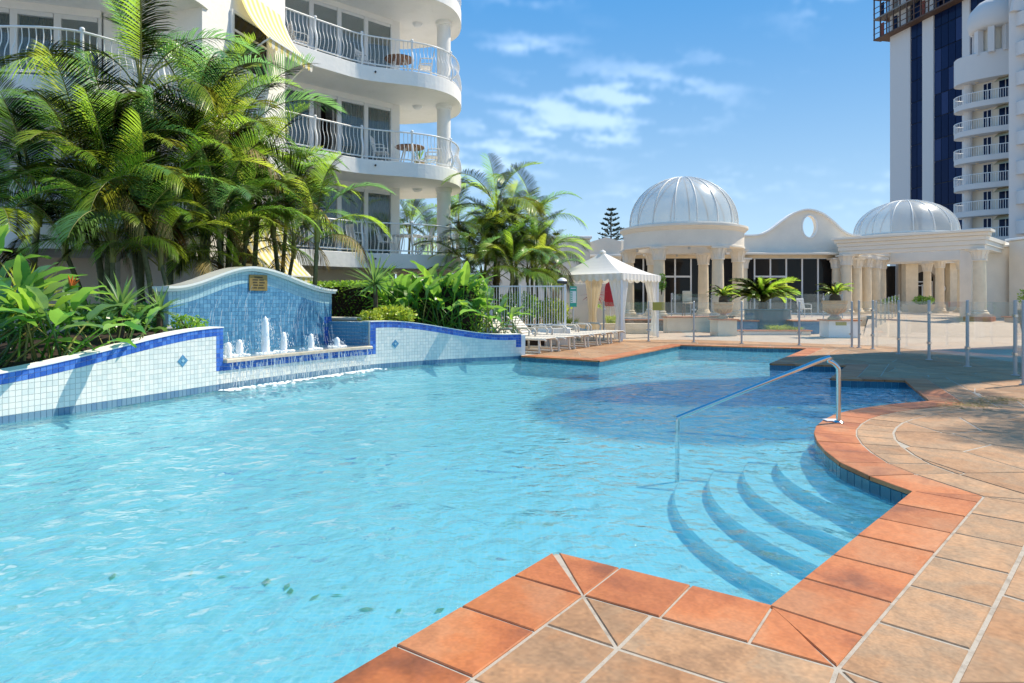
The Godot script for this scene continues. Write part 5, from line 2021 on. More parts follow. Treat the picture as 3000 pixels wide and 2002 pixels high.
func make_pavilion() -> void:
	# terrace
	var ter := MB.new()
	ter.prism(PackedVector2Array([Vector2(-3, 29.6), Vector2(4.6, 28.6), Vector2(9.4, 28.6), Vector2(9.8, 27.2), Vector2(13.0, 27.0), Vector2(14.6, 29.5), Vector2(20.6, 37.5), Vector2(24.0, 41.5), Vector2(36, 44), Vector2(60, 44), Vector2(60, 70), Vector2(-3, 70)]), -0.02, 0.46, 0.012, false)
	structure("pavilion_terrace", ter, M.paving_far)
	var ramp := MB.new()
	ramp.quad(Vector3(12.4, 0.004, -23.5), Vector3(22.5, 0.004, -23.5), Vector3(34.0, 0.466, -46.0), Vector3(21.5, 0.466, -40.0))
	structure("ramp_path", ramp, M.paving_far)
	# stone risers before the rotunda, two courses of rough blocks
	rng.seed = 3
	var rs := thing("stone_steps", "brown rough stone step wall below the rotunda columns", "steps", Vector3(4.7, 0, -28.5))
	for c in 2:
		var x := 0.0
		while x < 4.6:
			var w := rng.randf_range(0.35, 0.7)
			var b := MB.new()
			b.bbox(Vector3(w * 0.5, 0, rng.randf_range(0.0, 0.02)), Vector3(w - 0.012, 0.205, 0.12), 0.012)
			put("stone_block", b, [M.brownstone, M.brownstone_b][rng.randi() % 2], rs, Vector3(x, 0.105 + 0.215 * c, 0.06))
			x += w
	var nos := MB.new()
	nos.bbox(Vector3(2.35, 0.465, 0.08), Vector3(4.9, 0.05, 0.36), 0.01)
	put("nosing", nos, M.terracotta_3, rs)
	# rotunda
	var C := Vector3(8.72, 0, -34.0)
	var ro := thing("domed_rotunda", "open cream rotunda on six columns under a tall glass dome", "pavilion", C)
	for k in 6:
		var a := deg_to_rad(68.0 + 60.0 * k)
		column(ro, Vector3(cos(a) * 2.72, 0, sin(a) * 2.72), 0.46, 3.84, 0.28)
	var dr := MB.new()
	dr.lathe([Vector2(2.35, 3.84), Vector2(3.02, 3.84), Vector2(3.02, 3.92), Vector2(2.98, 3.94), Vector2(2.98, 4.62), Vector2(3.04, 4.66), Vector2(3.12, 4.76), Vector2(3.18, 4.80), Vector2(3.18, 4.90), Vector2(2.62, 4.93), Vector2(2.62, 4.70), Vector2(2.35, 4.62), Vector2(2.35, 3.84)], 64)
	put("drum", dr, M.plaster_far, ro)
	dome(ro, Vector3(0, 4.93, 0), 2.68, 2.62, 16)
	for k in 5:
		var a := deg_to_rad(98.0 + 60.0 * k)
		var sp := MB.new()
		sp.tube(PackedVector3Array([Vector3(cos(a) * 2.7, 3.82, sin(a) * 2.7), Vector3(cos(a) * 2.7, 3.7, sin(a) * 2.7)]), 0.06, 10)
		put("downlight", sp, M.post_grey, ro)
	# glazed hall behind, with the scrolled gable
	var Z := 40.0
	var X0 := 5.6
	var hall := thing("glazed_hall", "low cream hall with dark glazing and a scrolled gable pierced by an oval", "building", Vector3(X0, 0, -Z))
	var gx := func(px: float) -> float: return (px - 1500.0) * Z / 1950.0 - X0
	var gy := func(py: float) -> float: return 1.3 + (880.0 - py) * Z / 1950.0
	var out := Vector3(0, 0, 1)
	var topl := []
	for q in [[2160, 692], [2195, 693], [2225, 690], [2255, 677], [2290, 651], [2325, 628], [2365, 617], [2405, 627], [2440, 652], [2465, 676], [2490, 690], [2520, 693]]: topl.append(Vector2(gx.call(q[0]), gy.call(q[1])))
	var top := smooth2(topl, 4)
	var ox: float = gx.call(2372.0)
	var oy: float = gy.call(664.0)
	var gable := MB.new()
	for side in 2:
		var poly := PackedVector2Array()
		var lo: float = gx.call(2160.0) if side == 0 else ox
		var hi: float = ox if side == 0 else gx.call(2520.0)
		var yb: float = gy.call(741.0)
		poly.push_back(Vector2(lo, yb))
		for p in top: if p.x > lo + 0.01 and p.x < hi - 0.01: poly.push_back(p)
		var full := PackedVector2Array([Vector2(lo, yb)])
		for p in top:
			if p.x >= lo - 0.001 and p.x < hi: full.push_back(p)
		full.push_back(Vector2(hi, top_at(top, hi)))
		full.push_back(Vector2(hi, yb))
		if side == 1: full.insert(1, Vector2(lo, top_at(top, lo)))
		var el := PackedVector2Array()
		for k in 28: el.push_back(Vector2(ox + 0.43 * cos(TAU * k / 28.0), oy + 0.66 * sin(TAU * k / 28.0)))
		for r in Geometry2D.clip_polygons(full, el): vprism(gable, r, Vector3.ZERO, Vector3.RIGHT, out, 0.4)
	put("scrolled_gable", gable, M.plaster_far, hall)
	var orim := MB.new()
	var op := PackedVector3Array()
	for k in 33: op.push_back(Vector3(ox + 0.45 * cos(TAU * k / 32.0), oy + 0.68 * sin(TAU * k / 32.0), 0.01))
	orim.tube(op, 0.05, 6, false)
	put("oval_surround", orim, M.plaster, hall)
	var cope := MB.new()
	for i in top.size() - 1: cope.bar(Vector3(top[i].x, top[i].y + 0.05, -0.15), Vector3(top[i + 1].x, top[i + 1].y + 0.05, -0.15), 0.62, 0.09)
	put("gable_coping", cope, M.plaster, hall)
	# low roofs with parapet either side of the rotunda
	var par := MB.new()
	par.bbox(Vector3(gx.call(1985.0), 4.35, -0.3), Vector3(7.4, 1.1, 0.5), 0.02)
	put("parapet", par, M.plaster_far, hall)
	var lg := MB.new()
	lg.bbox(Vector3(7.4, 4.06, 0.35), Vector3(15.6, 0.14, 0.9), 0.02)
	put("eave_ledge", lg, M.plaster_far, hall)
	var soff := MB.new()
	soff.box(Vector3(7.4, 3.90, 0.0), Vector3(15.4, 0.18, 0.3))
	put("eave_beam", soff, M.plaster_cream, hall)
	var room := MB.new()
	room.box(Vector3(7.4, 2.2, -3.4), Vector3(15.6, 3.6, 0.2))
	put("inner_wall", room, M.plaster_far, hall)
	var roof := MB.new()
	roof.box(Vector3(7.4, 4.1, -2.0), Vector3(15.6, 0.1, 3.6))
	put("roof", roof, M.plaster_far, hall)
	var ms := []
	var px := 1838.0
	while px < 2486.0:
		ms.append(px)
		px += 46.5
	for i in ms.size() - 1:
		var a: float = gx.call(ms[i])
		var b: float = gx.call(ms[i + 1])
		var fr := MB.new()
		var door: bool = i == 2 or i == 3 or i == 9 or i == 8
		fr.box(Vector3(a, 2.13, 0.0), Vector3(0.085, 3.34, 0.12))
		fr.box(Vector3((a + b) * 0.5, 0.50, 0.0), Vector3(b - a - 0.087, 0.08, 0.10))
		if door: fr.box(Vector3((a + b) * 0.5, 2.72, 0.0), Vector3(b - a - 0.087, 0.10, 0.10))
		var f := put("window", fr, M.frame_white, hall)
		if door:
			for yy in [[0.54, 2.66], [2.78, 3.78]]:
				var g := MB.new()
				g.box(Vector3((a + b) * 0.5, (yy[0] + yy[1]) * 0.5, -0.01), Vector3(b - a - 0.09, yy[1] - yy[0], 0.03))
				put("pane", g, M.window_glass, f)
			var dh := MB.new()
			dh.tube(PackedVector3Array([Vector3(b - 0.14, 1.35, 0.05), Vector3(b - 0.14, 1.75, 0.05)]), 0.02, 6)
			put("door_handle", dh, M.steel, f)
		else:
			var g := MB.new()
			g.box(Vector3((a + b) * 0.5, 2.17, -0.01), Vector3(b - a - 0.09, 3.24, 0.03))
			put("pane", g, M.window_glass, f)
	for q in [2170.0, 2440.0, 2496.0]:
		column(hall, Vector3(gx.call(q), 0, 0.45), 0.46, 3.80, 0.26)
	# plain wings toward the cabana
	var w1 := thing("garden_wing", "plain white low building wing behind the cabana and palms", "building", Vector3(1.0, 0, -37.5))
	var b1 := MB.new()
	b1.bbox(Vector3(0.4, 2.45, -1.5), Vector3(6.0, 4.6, 3.0), 0.03)
	put("wall", b1, M.plaster_far, w1)
	var b2 := MB.new()
	b2.bbox(Vector3(0.4, 4.84, -1.5), Vector3(6.2, 0.16, 3.2), 0.03)
	put("parapet", b2, M.plaster, w1)
	var w2 := thing("lobby_wing", "white wing with a sloped parapet between the pine and the rotunda", "building", Vector3(5.0, 0, -39.0))
	var b3 := MB.new()
	vprism(b3, PackedVector2Array([Vector2(-1.1, 0.4), Vector2(1.4, 0.4), Vector2(1.4, 4.75), Vector2(0.5, 5.0), Vector2(-1.1, 4.5)]), Vector3.ZERO, Vector3.RIGHT, out, 2.0)
	put("wall", b3, M.plaster_far, w2)
	var b4 := MB.new()
	b4.bbox(Vector3(0.1, 3.92, 0.1), Vector3(2.5, 0.14, 0.3), 0.02)
	put("ledge", b4, M.plaster, w2)
	# pergola
	var A := Vector2(19.5, 38.9)
	var B := Vector2(24.1, 34.3)
	var d := (B - A).normalized()
	var nb := Vector2(-d.y, d.x)
	var pg := thing("pergola", "cream colonnaded pergola with stepped entablature over the ramp", "pergola", W(A, 0))
	var o := -W(A, 0)
	for lay in [[3.95, 4.16, 0.26], [4.163, 4.40, 0.31], [4.403, 4.62, 0.36], [4.623, 4.80, 0.46], [4.803, 4.93, 0.58]]:
		var hw: float = lay[2]
		var bm := MB.new()
		bm.prism(PackedVector2Array([A - d * hw - nb * hw, B + d * hw - nb * hw, B + d * hw + nb * hw, A - d * hw + nb * hw]), lay[0], lay[1], 0.012)
		put("entablature", bm, M.plaster_far, pg, o)
		if hw < 0.45:
			for e in [A, B]:
				var sb := MB.new()
				sb.prism(PackedVector2Array([e - d * hw + nb * (hw + 0.01), e + d * hw + nb * (hw + 0.01), e + d * hw + nb * 8.5, e - d * hw + nb * 8.5]), lay[0] + 0.004, lay[1] - 0.004)
				put("side_beam", sb, M.plaster_far, pg, o)
	var bb := MB.new()
	bb.prism(PackedVector2Array([A + nb * 7.4 + d * 0.3, B + nb * 7.4 - d * 0.3, B + nb * 8.0 - d * 0.3, A + nb * 8.0 + d * 0.3]), 3.80, 4.5)
	put("back_beam", bb, M.plaster_far, pg, o)
	for t in 4: column(pg, W(A + nb * 1.75 * t + d * 0.05) + o, 0.46, 3.95, 0.30)
	column(pg, W(B) + o, 0.46, 3.95, 0.30)
	for e in [A, B]:
		var pl := MB.new()
		pl.prism(PackedVector2Array([e - d * 0.6 - nb * 0.6, e + d * 0.6 - nb * 0.6, e + d * 0.6 + nb * 0.6, e - d * 0.6 + nb * 0.6]), 0.0, 0.458, 0.01)
		put("plinth", pl, M.terracotta_1, pg, o)
	# second dome on its drum behind the pergola
	var r2 := thing("rear_dome_house", "round lobby with a lower glass dome behind the pergola", "pavilion", Vector3(27.5, 0, -46.5))
	var d2 := MB.new()
	d2.lathe([Vector2(3.6, 4.0), Vector2(3.6, 5.4), Vector2(3.75, 5.55), Vector2(3.75, 5.7), Vector2(3.2, 5.75), Vector2(3.0, 5.0), Vector2(3.0, 4.0), Vector2(3.6, 4.0)], 48)
	put("drum", d2, M.plaster_far, r2)
	dome(r2, Vector3(0, 5.75, 0), 3.22, 2.5, 16)
	for k in 6:
		var a := deg_to_rad(25.0 + 60.0 * k)
		column(r2, Vector3(cos(a) * 3.3, 0, sin(a) * 3.3), 0.46, 4.0, 0.26)
	# entrance facade at the end of the ramp
	var Z2 := 52.0
	var en := thing("entrance_hall", "cream entrance wall with an arched glass doorway at the ramp end", "building", Vector3(31.8, 0, -Z2))
	var ax := func(px_: float) -> float: return (px_ - 1500.0) * Z2 / 1950.0 - 31.8
	var face := MB.new()
	var cx: float = ax.call(2712.0)
	var arch := PackedVector2Array([Vector2(cx - 0.83, 0.3)])
	for k in 13: arch.push_back(Vector2(cx - 0.83 * cos(PI * k / 12.0), 2.95 + 0.62 * sin(PI * k / 12.0)))
	arch.push_back(Vector2(cx + 0.83, 0.3))
	for r in Geometry2D.clip_polygons(PackedVector2Array([Vector2(-1.6, 0.4), Vector2(7.0, 0.4), Vector2(7.0, 4.6), Vector2(-1.6, 4.6)]), arch): vprism(face, r, Vector3.ZERO, Vector3.RIGHT, out, 0.35)
	put("wall", face, M.plaster_grey, en)
	var dk := MB.new()
	dk.box(Vector3(cx, 2.0, -0.5), Vector3(1.9, 3.4, 0.05))
	put("pane", dk, M.window_glass, en)
	var df := MB.new()
	for q in [[-0.78, 1.6, 0.06, 2.4], [0.78, 1.6, 0.06, 2.4], [0.0, 1.5, 0.07, 2.1], [0.0, 2.75, 1.5, 0.07], [0.0, 2.45, 1.5, 0.06]]: df.box(Vector3(cx + q[0], q[1], -0.42), Vector3(q[2], q[3], 0.06))
	put("door_frame", df, M.frame_white, en)
	for q in [2658.0, 2786.0]:
		var pl2 := MB.new()
		pl2.bbox(Vector3(ax.call(q), 2.5, 0.35), Vector3(0.95, 4.1, 0.6), 0.02)
		put("pilaster", pl2, M.plaster_cream, en)
		var pb2 := MB.new()
		pb2.bbox(Vector3(ax.call(q), 0.62, 0.35), Vector3(1.15, 0.32, 0.8), 0.04)
		put("pilaster_base", pb2, M.plaster_cream, en)
	var wl := MB.new()
	wl.lathes([Vector2(0.001, 0), Vector2(0.16, 0.06), Vector2(0.18, 0.25), Vector2(0.12, 0.4), Vector2(0.001, 0.46)], 12, Vector3(ax.call(2760.0), 2.0, 0.15))
	put("wall_sconce", wl, M.white_paint, en)
	var eb := MB.new()
	eb.box(Vector3(1.5, 4.4, 0.6), Vector3(10.0, 0.5, 1.2))
	put("eave_beam", eb, M.plaster_far, en)
	var dr2 := MB.new()
	dr2.box(Vector3(-3.3, 2.2, -0.6), Vector3(3.6, 3.6, 0.1))
	put("side_glazing", dr2, M.window_glass, en)
	# white walls past the pergola
	var wa := thing("courtyard_wall", "plain white courtyard wall next to the pergola column", "wall", Vector3(27.4, 0, -37.5))
	var wb := MB.new()
	wb.bbox(Vector3(0.3, 2.15, -0.5), Vector3(3.6, 4.3, 1.0), 0.03)
	put("body", wb, M.plaster_far, wa)
	var wb2 := MB.new()
	wb2.bbox(Vector3(0.3, 4.36, -0.5), Vector3(3.9, 0.12, 1.25), 0.02)
	put("capping", wb2, M.plaster, wa)
	var wc := thing("podium_wall", "tall white podium wall at the foot of the hotel", "wall", Vector3(36.0, 0, -36.0))
	var wd := MB.new()
	wd.bbox(Vector3(0.0, 2.3, -0.6), Vector3(16.4, 4.6, 1.2), 0.03)
	put("body", wd, M.plaster_far, wc)
	var we := MB.new()
	we.bbox(Vector3(0.0, 4.67, -0.6), Vector3(16.7, 0.13, 1.45), 0.02)
	put("capping", we, M.plaster, wc)

func top_at(top: PackedVector2Array, x: float) -> float:
	for i in top.size() - 1:
		if top[i].x <= x and top[i + 1].x >= x: return lerpf(top[i].y, top[i + 1].y, (x - top[i].x) / maxf(top[i + 1].x - top[i].x, 1e-5))
	return top[-1].y

# ------------------------------------------------------------------ fence, cabana, loungers, urns
func make_court_materials() -> void:
	mat("brownstone", lin(0.26, 0.17, 0.11), 0.85, 0.0, {"tex": tex(80, 128, [Color(0.5, 0.5, 0.5), Color(1, 1, 1)], 0.05, 4, 8.0), "size": 0.8})
	mat("brownstone_b", lin(0.33, 0.23, 0.15), 0.85, 0.0, {"tex": tex(81, 128, [Color(0.5, 0.5, 0.5), Color(1, 1, 1)], 0.05, 4, 8.0), "size": 0.8})
	mat("plaster_grey", lin(0.40, 0.35, 0.29), 0.85)
	mat("planter_blue", lin(0.8, 0.85, 0.9), 0.3, 0.0, {"tex": mosaic_tex(12, 16, 8, [Color(0.05, 0.16, 0.34), Color(0.08, 0.22, 0.42)], Color(0.16, 0.30, 0.42)), "size": 0.8})
	mat("awning_stone", lin(0.46, 0.42, 0.28), 0.8)
	mat("canvas", lin(0.82, 0.82, 0.80), 0.7, 0.0, {"back": lin(0.45, 0.43, 0.38)})
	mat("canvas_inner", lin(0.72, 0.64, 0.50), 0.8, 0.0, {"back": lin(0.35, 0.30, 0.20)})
	mat("sign_green", lin(0.03, 0.36, 0.26), 0.4)
	mat("sign_white", lin(0.75, 0.78, 0.76), 0.4)
	mat("sign_olive", lin(0.42, 0.36, 0.06), 0.5)
	mat("umbrella_red", lin(0.50, 0.02, 0.03), 0.7)
	mat("fixture_dark", lin(0.05, 0.05, 0.05), 0.5)
	mat("scaffold", lin(0.12, 0.07, 0.05), 0.7, 0.2)
	mat("scaffold_red", lin(0.25, 0.06, 0.04), 0.7)
	mat("scaffold_grey", lin(0.24, 0.22, 0.20), 0.7, 0.2)
	mat("tower_white", lin(0.66, 0.64, 0.62), 0.8)
	mat("tower_cream", lin(0.74, 0.68, 0.57), 0.8)
	mat("tower_glass", lin(0.008, 0.018, 0.060), 0.08, 0.0, {"spec": 0.22})
	mat("tower_glass_b", lin(0.012, 0.026, 0.08), 0.08, 0.0, {"spec": 0.22})
	mat("tower_glass_c", lin(0.03, 0.05, 0.13), 0.08, 0.0, {"spec": 0.22})
	mat("tower_mullion", lin(0.012, 0.018, 0.04), 0.4)

func fence_run(label: String, pts: Array, h: float, floor_y: Array, group: String, post_r := 0.03) -> void:
	var a: Vector2 = pts[0]
	var f := thing("glass_fence", label, "fence", W(a, 0), 0.0, group)
	for i in pts.size():
		var p: Vector2 = pts[i]
		var y: float = floor_y[mini(i, floor_y.size() - 1)]
		var m := MB.new()
		m.lathe([Vector2(post_r, 0.0), Vector2(post_r, h - 0.01), Vector2(post_r * 0.7, h), Vector2(0.0, h)], 12)
		var po := put("post", m, M.post_grey, f, W(p - a, y))
		var fl := MB.new()
		fl.lathe([Vector2(post_r * 2.2, 0.001), Vector2(post_r * 2.2, 0.014), Vector2(post_r, 0.02)], 12)
		put("base_flange", fl, M.post_grey, po)
		if i < pts.size() - 1:
			var q: Vector2 = pts[i + 1]
			var y2: float = floor_y[mini(i + 1, floor_y.size() - 1)]
			var d := (q - p).normalized()
			var g := MB.new()
			var s := W(p - a + d * (post_r + 0.012), y + 0.07)
			var t := W(q - a - d * (post_r + 0.012), y2 + 0.07)
			var hh := h - 0.10
			var nn := Vector3(d.y, 0, d.x) * 0.005
			var u := Vector3.UP * hh
			g.quad(s + nn, t + nn, t + nn + u, s + nn + u); g.quad(t - nn, s - nn, s - nn + u, t - nn + u)
			g.quad(s + nn + u, t + nn + u, t - nn + u, s - nn + u); g.quad(s - nn, t - nn, t + nn, s + nn)
			put("glass_panel", g, M.glass_pane, f)
			var cl := MB.new()
			for k in [0.25, 0.8]:
				cl.box(s.lerp(t, 0.0) + Vector3.UP * hh * k, Vector3(0.05, 0.05, 0.03))
				cl.box(t + Vector3.UP * hh * k, Vector3(0.05, 0.05, 0.03))
			put("clamp", cl, M.steel, f).set_meta("kind", "stuff")

func make_fences() -> void:
	fence_run("glass pool fence with grey posts along the far side of the pool", [Vector2(3.0, 21.75), Vector2(4.33, 21.1), Vector2(5.63, 20.6), Vector2(6.89, 19.96), Vector2(8.29, 19.2), Vector2(9.4, 18.4)], 1.27, [0.0], "glass fences")
	fence_run("glass pool fence with grey posts running beside the shaded deck", [Vector2(9.52, 18.25), Vector2(9.6, 17.7), Vector2(9.3, 16.0), Vector2(9.09, 14.5), Vector2(8.9, 13.0), Vector2(8.7, 11.5), Vector2(8.55, 11.1)], 1.30, [0.0], "glass fences")
	fence_run("short glass fence end panel at the deck corner", [Vector2(7.85, 10.2), Vector2(8.05, 9.2)], 1.30, [0.0], "glass fences")
	fence_run("glass fence on the terrace edge before the rotunda", [Vector2(7.0, 29.2), Vector2(8.85, 29.5), Vector2(10.6, 29.6), Vector2(12.4, 29.6), Vector2(14.0, 29.9), Vector2(15.4, 31.0)], 1.15, [0.46], "glass fences", 0.025)
	fence_run("glass fence climbing beside the ramp", [Vector2(15.6, 28.5), Vector2(16.8, 30.3), Vector2(18.0, 32.1), Vector2(19.2, 33.9), Vector2(20.4, 35.7), Vector2(21.6, 37.5), Vector2(22.8, 39.2)], 1.25, [0.05, 0.10, 0.16, 0.22, 0.28, 0.34, 0.40], "glass fences", 0.025)
	# white picket fence on its kerb
	var a := Vector2(-1.05, 19.3)
	var b := Vector2(1.52, 19.0)
	var d := (b - a).normalized()
	var l := a.distance_to(b)
	var pf := thing("picket_fence", "white metal picket fence between the palms and the sun loungers", "fence", W(a, 0), atan2(d.y, d.x))
	var kb := MB.new()
	kb.bbox(Vector3(l * 0.5, 0.26, 0.1), Vector3(l + 0.3, 0.5, 0.35), 0.01)
	put("kerb", kb, M.plaster, pf)
	for y in [0.60, 1.70]:
		var r := MB.new()
		r.box(Vector3(l * 0.5, y, 0), Vector3(l, 0.04, 0.03))
		put("rail", r, M.white_paint, pf)
	var pk := MB.new()
	pk.tube(PackedVector3Array([Vector3(0, 0.60, 0), Vector3(0, 1.70, 0)]), 0.0095, 6)
	var pm := pk.mesh(M.white_paint)
	var cnt := int(l / 0.075)
	for i in cnt + 1: put("picket", pm, null, pf, Vector3(l * i / cnt, 0, 0))
	for x in [0.0, l * 0.5, l]:
		var ps := MB.new()
		ps.bbox(Vector3(x, 1.12, 0.001), Vector3(0.06, 1.26, 0.06), 0.006)
		put("post", ps, M.white_paint, pf)
	var lampo := thing("floodlight", "dark floodlight with a white hood on the fence end post", "light", W(b + Vector2(-0.08, 0.12), 1.73))
	var st := MB.new()
	st.tube(PackedVector3Array([Vector3(0, -1.75, 0), Vector3(0, 0.02, 0)]), 0.02, 8)
	put("bracket", st, M.fixture_dark, lampo)
	var hd := MB.new()
	hd.bbox(Vector3(0.0, 0.08, 0), Vector3(0.28, 0.07, 0.18), 0.015)
	put("housing", hd, M.fixture_dark, lampo)
	var hood := MB.new()
	hood.lathes([Vector2(0.15, 0.12), Vector2(0.12, 0.17), Vector2(0.05, 0.21), Vector2(0.001, 0.22)], 14)
	put("hood", hood, M.white_paint, lampo)

func sign_board(called: String, label: String, at: Vector3, w: float, h: float, m: Material, lines: Array, turn := 0.0, pole := false) -> void:
	var s := thing(called, label, "sign", at, turn)
	var b := MB.new()
	b.bbox(Vector3(0, h * 0.5, 0), Vector3(w, h, 0.02), 0.003)
	put("board", b, m, s)
	for q in lines:
		var l := MB.new()
		l.box(Vector3(q[0], q[1], 0.0125), Vector3(q[2], q[3], 0.003))
		put("printed_line" if q[3] < 0.05 else "printed_panel", l, q[4], s)
	if pole:
		var p := MB.new()
		p.tube(PackedVector3Array([Vector3(0, -at.y, -0.03), Vector3(0, h, -0.03)]), 0.02, 8)
		put("pole", p, M.post_grey, s)

func make_cabana() -> void:
	var c := Vector2(3.15, 23.1)
	var cb := thing("cabana", "white fabric cabana with peaked roof, scalloped valance and tied curtains", "cabana", W(c, 0))
	var cor := [Vector2(0.33, -2.1), Vector2(2.0, 0.15), Vector2(-0.15, 2.1), Vector2(-1.85, 0.0)]
	var he := 2.16
	var ap := Vector3(0, 2.98, 0)
	for k in 4:
		var a := W(cor[k], he)
		var b := W(cor[(k + 1) % 4], he)
		var o := (a + b) * 0.5
		o.y = 0
		o = o.normalized()
		var pn := MB.new()
		var N := 8
		for i in N:
			for j in N:
				var P := func(u: float, t: float) -> Vector3:
					var e := a.lerp(b, u) * 1.02
					var p := e.lerp(ap, t)
					p.y = lerpf(he, ap.y, pow(t, 1.35)) - 0.03 * sin(PI * u) * sin(PI * t)
					return p
				var u0 := float(i) / N
				var u1 := float(i + 1) / N
				var t0 := float(j) / N
				var t1 := float(j + 1) / N
				if j == N - 1: pn.tri(P.call(u0, t0), P.call(u1, t0), P.call(0.5, 1.0))
				else: pn.quad(P.call(u0, t0), P.call(u1, t0), P.call(u1, t1), P.call(u0, t1))
		put("roof_panel", pn, M.canvas, cb)
		var va := MB.new()
		var sc := 11
		for i in sc * 6:
			var u0 := float(i) / (sc * 6)
			var u1 := float(i + 1) / (sc * 6)
			var d0 := 0.17 + 0.07 * absf(sin(PI * u0 * sc))
			var d1 := 0.17 + 0.07 * absf(sin(PI * u1 * sc))
			var pa := a.lerp(b, u0) * Vector3(1.021, 1, 1.021) + o * 0.012 * sin(u0 * 70.0)
			var pb := a.lerp(b, u1) * Vector3(1.021, 1, 1.021) + o * 0.012 * sin(u1 * 70.0)
			va.quad(pa - Vector3.UP * d0, pb - Vector3.UP * d1, pb, pa)
		put("valance", va, M.canvas, cb)
		var po := MB.new()
		po.bbox(W(cor[k] * 0.97, he * 0.5 - 0.02), Vector3(0.07, he - 0.05, 0.07), 0.008)
		put("post", po, M.white_paint, cb)
		# two tied curtains at each post, along the sides
		for dirv in [(b - a).normalized(), (W(cor[(k + 3) % 4], he) - a).normalized()]:
			var cu := MB.new()
			var base := W(cor[k] * 0.955, 0)
			var prev := []
			for j in 13:
				var t := j / 12.0
				var y := lerpf(he - 0.02, 0.06, t)
				var wdt := 0.16 + 0.34 * pow(absf(t - 0.68) / 0.68, 1.2) if t < 0.68 else 0.16 + 0.10 * (t - 0.68) / 0.32
				var row := []
				for s in 13:
					var u := s / 12.0
					var off: Vector3 = dirv * (0.03 + wdt * u)
					var pr: Vector3 = dirv.cross(Vector3.UP) * (0.035 * sin(u * 16.0 + k))
					row.append(base + off + pr + Vector3.UP * y)
				if j > 0:
					for s in 12: cu.quad(row[s], row[s + 1], prev[s + 1], prev[s])
				prev = row
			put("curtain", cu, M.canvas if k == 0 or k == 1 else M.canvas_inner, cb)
	var fin := MB.new()
	fin.lathes([Vector2(0.12, 2.955), Vector2(0.10, 3.0), Vector2(0.03, 3.04), Vector2(0.001, 3.06)], 12)
	put("roof_cap", fin, M.canvas, cb)

func make_loungers() -> void:
	var src := thing("sun_lounger", "white slatted sun lounger with raised back next to the tiled wall end", "sun lounger", Vector3.ZERO, 0.0, "white sun loungers in a row")
	var m: Material = M.plastic_cream
	for z in [-0.29, 0.29]:
		var r := MB.new()
		r.tube(PackedVector3Array([Vector3(0.0, 0.31, z), Vector3(0.06, 0.34, z), Vector3(1.85, 0.34, z)]), 0.026, 8)
		put("side_rail", r, m, src)
		for x in [0.18, 1.05, 1.62]:
			var lg := MB.new()
			lg.tube(PackedVector3Array([Vector3(x, 0.0, z * 1.06), Vector3(x + 0.02, 0.33, z)]), 0.027, 8)
			put("leg", lg, m, src)
		var ft := MB.new()
		ft.tube(PackedVector3Array([Vector3(0.14, 0.03, z * 1.06), Vector3(1.66, 0.03, z * 1.06)]), 0.022, 6)
		put("floor_rail", ft, m, src)
		var arm := MB.new()
		arm.tube(PackedVector3Array([Vector3(0.86, 0.34, z * 1.12), Vector3(0.83, 0.50, z * 1.14), Vector3(0.90, 0.57, z * 1.14), Vector3(1.25, 0.58, z * 1.14), Vector3(1.33, 0.53, z * 1.14), Vector3(1.36, 0.34, z * 1.12)]), 0.026, 8)
		put("armrest", arm, m, src)
	var sl := MB.new()
	sl.bbox(Vector3.ZERO, Vector3(0.075, 0.018, 0.54), 0.006)
	var sm := sl.mesh(m)
	for k in 12: put("slat", sm, null, src, Vector3(0.06 + 0.096 * k, 0.365, 0))
	var back := Node3D.new()
	back.name = "backrest"
	src.add_child(back, true)
	back.position = Vector3(1.2, 0.365, 0)
	back.rotation.z = 0.62
	for k in 8: put("slat", sm, null, back, Vector3(0.05 + 0.092 * k, 0, 0))
	for z in [-0.26, 0.26]:
		var r := MB.new()
		r.tube(PackedVector3Array([Vector3(0, -0.015, z), Vector3(0.75, -0.015, z)]), 0.02, 6)
		put("back_rail", r, m, back)
	var pr := MB.new()
	pr.tube(PackedVector3Array([Vector3(1.62, 0.34, -0.2), Vector3(1.58, 0.60, -0.2), Vector3(1.58, 0.60, 0.2), Vector3(1.62, 0.34, 0.2)]), 0.016, 6)
	put("back_prop", pr, m, src)
	var feet := [Vector2(0.98, 16.35), Vector2(1.50, 17.05), Vector2(1.98, 17.85), Vector2(2.42, 18.6), Vector2(2.85, 19.35), Vector2(3.3, 20.15)]
	var names := ["", "white slatted sun lounger second along from the tiled wall end", "white slatted sun lounger third along from the tiled wall end", "white slatted sun lounger fourth along from the tiled wall end", "white slatted sun lounger second along from the cabana post", "white slatted sun lounger closest to the cabana post"]
	var turn := atan2(0.62, -1.0)
	for k in 6:
		if k == 0:
			src.position = W(feet[0], 0); src.rotation.y = turn
		else:
			var c := copy_of(src, names[k], W(feet[k], 0), turn + 0.03 * sin(k * 2.3))
			c.get_node("backrest").rotation.z = [0.62, 0.75, 0.12, 0.15, 0.1, 0.14][k]

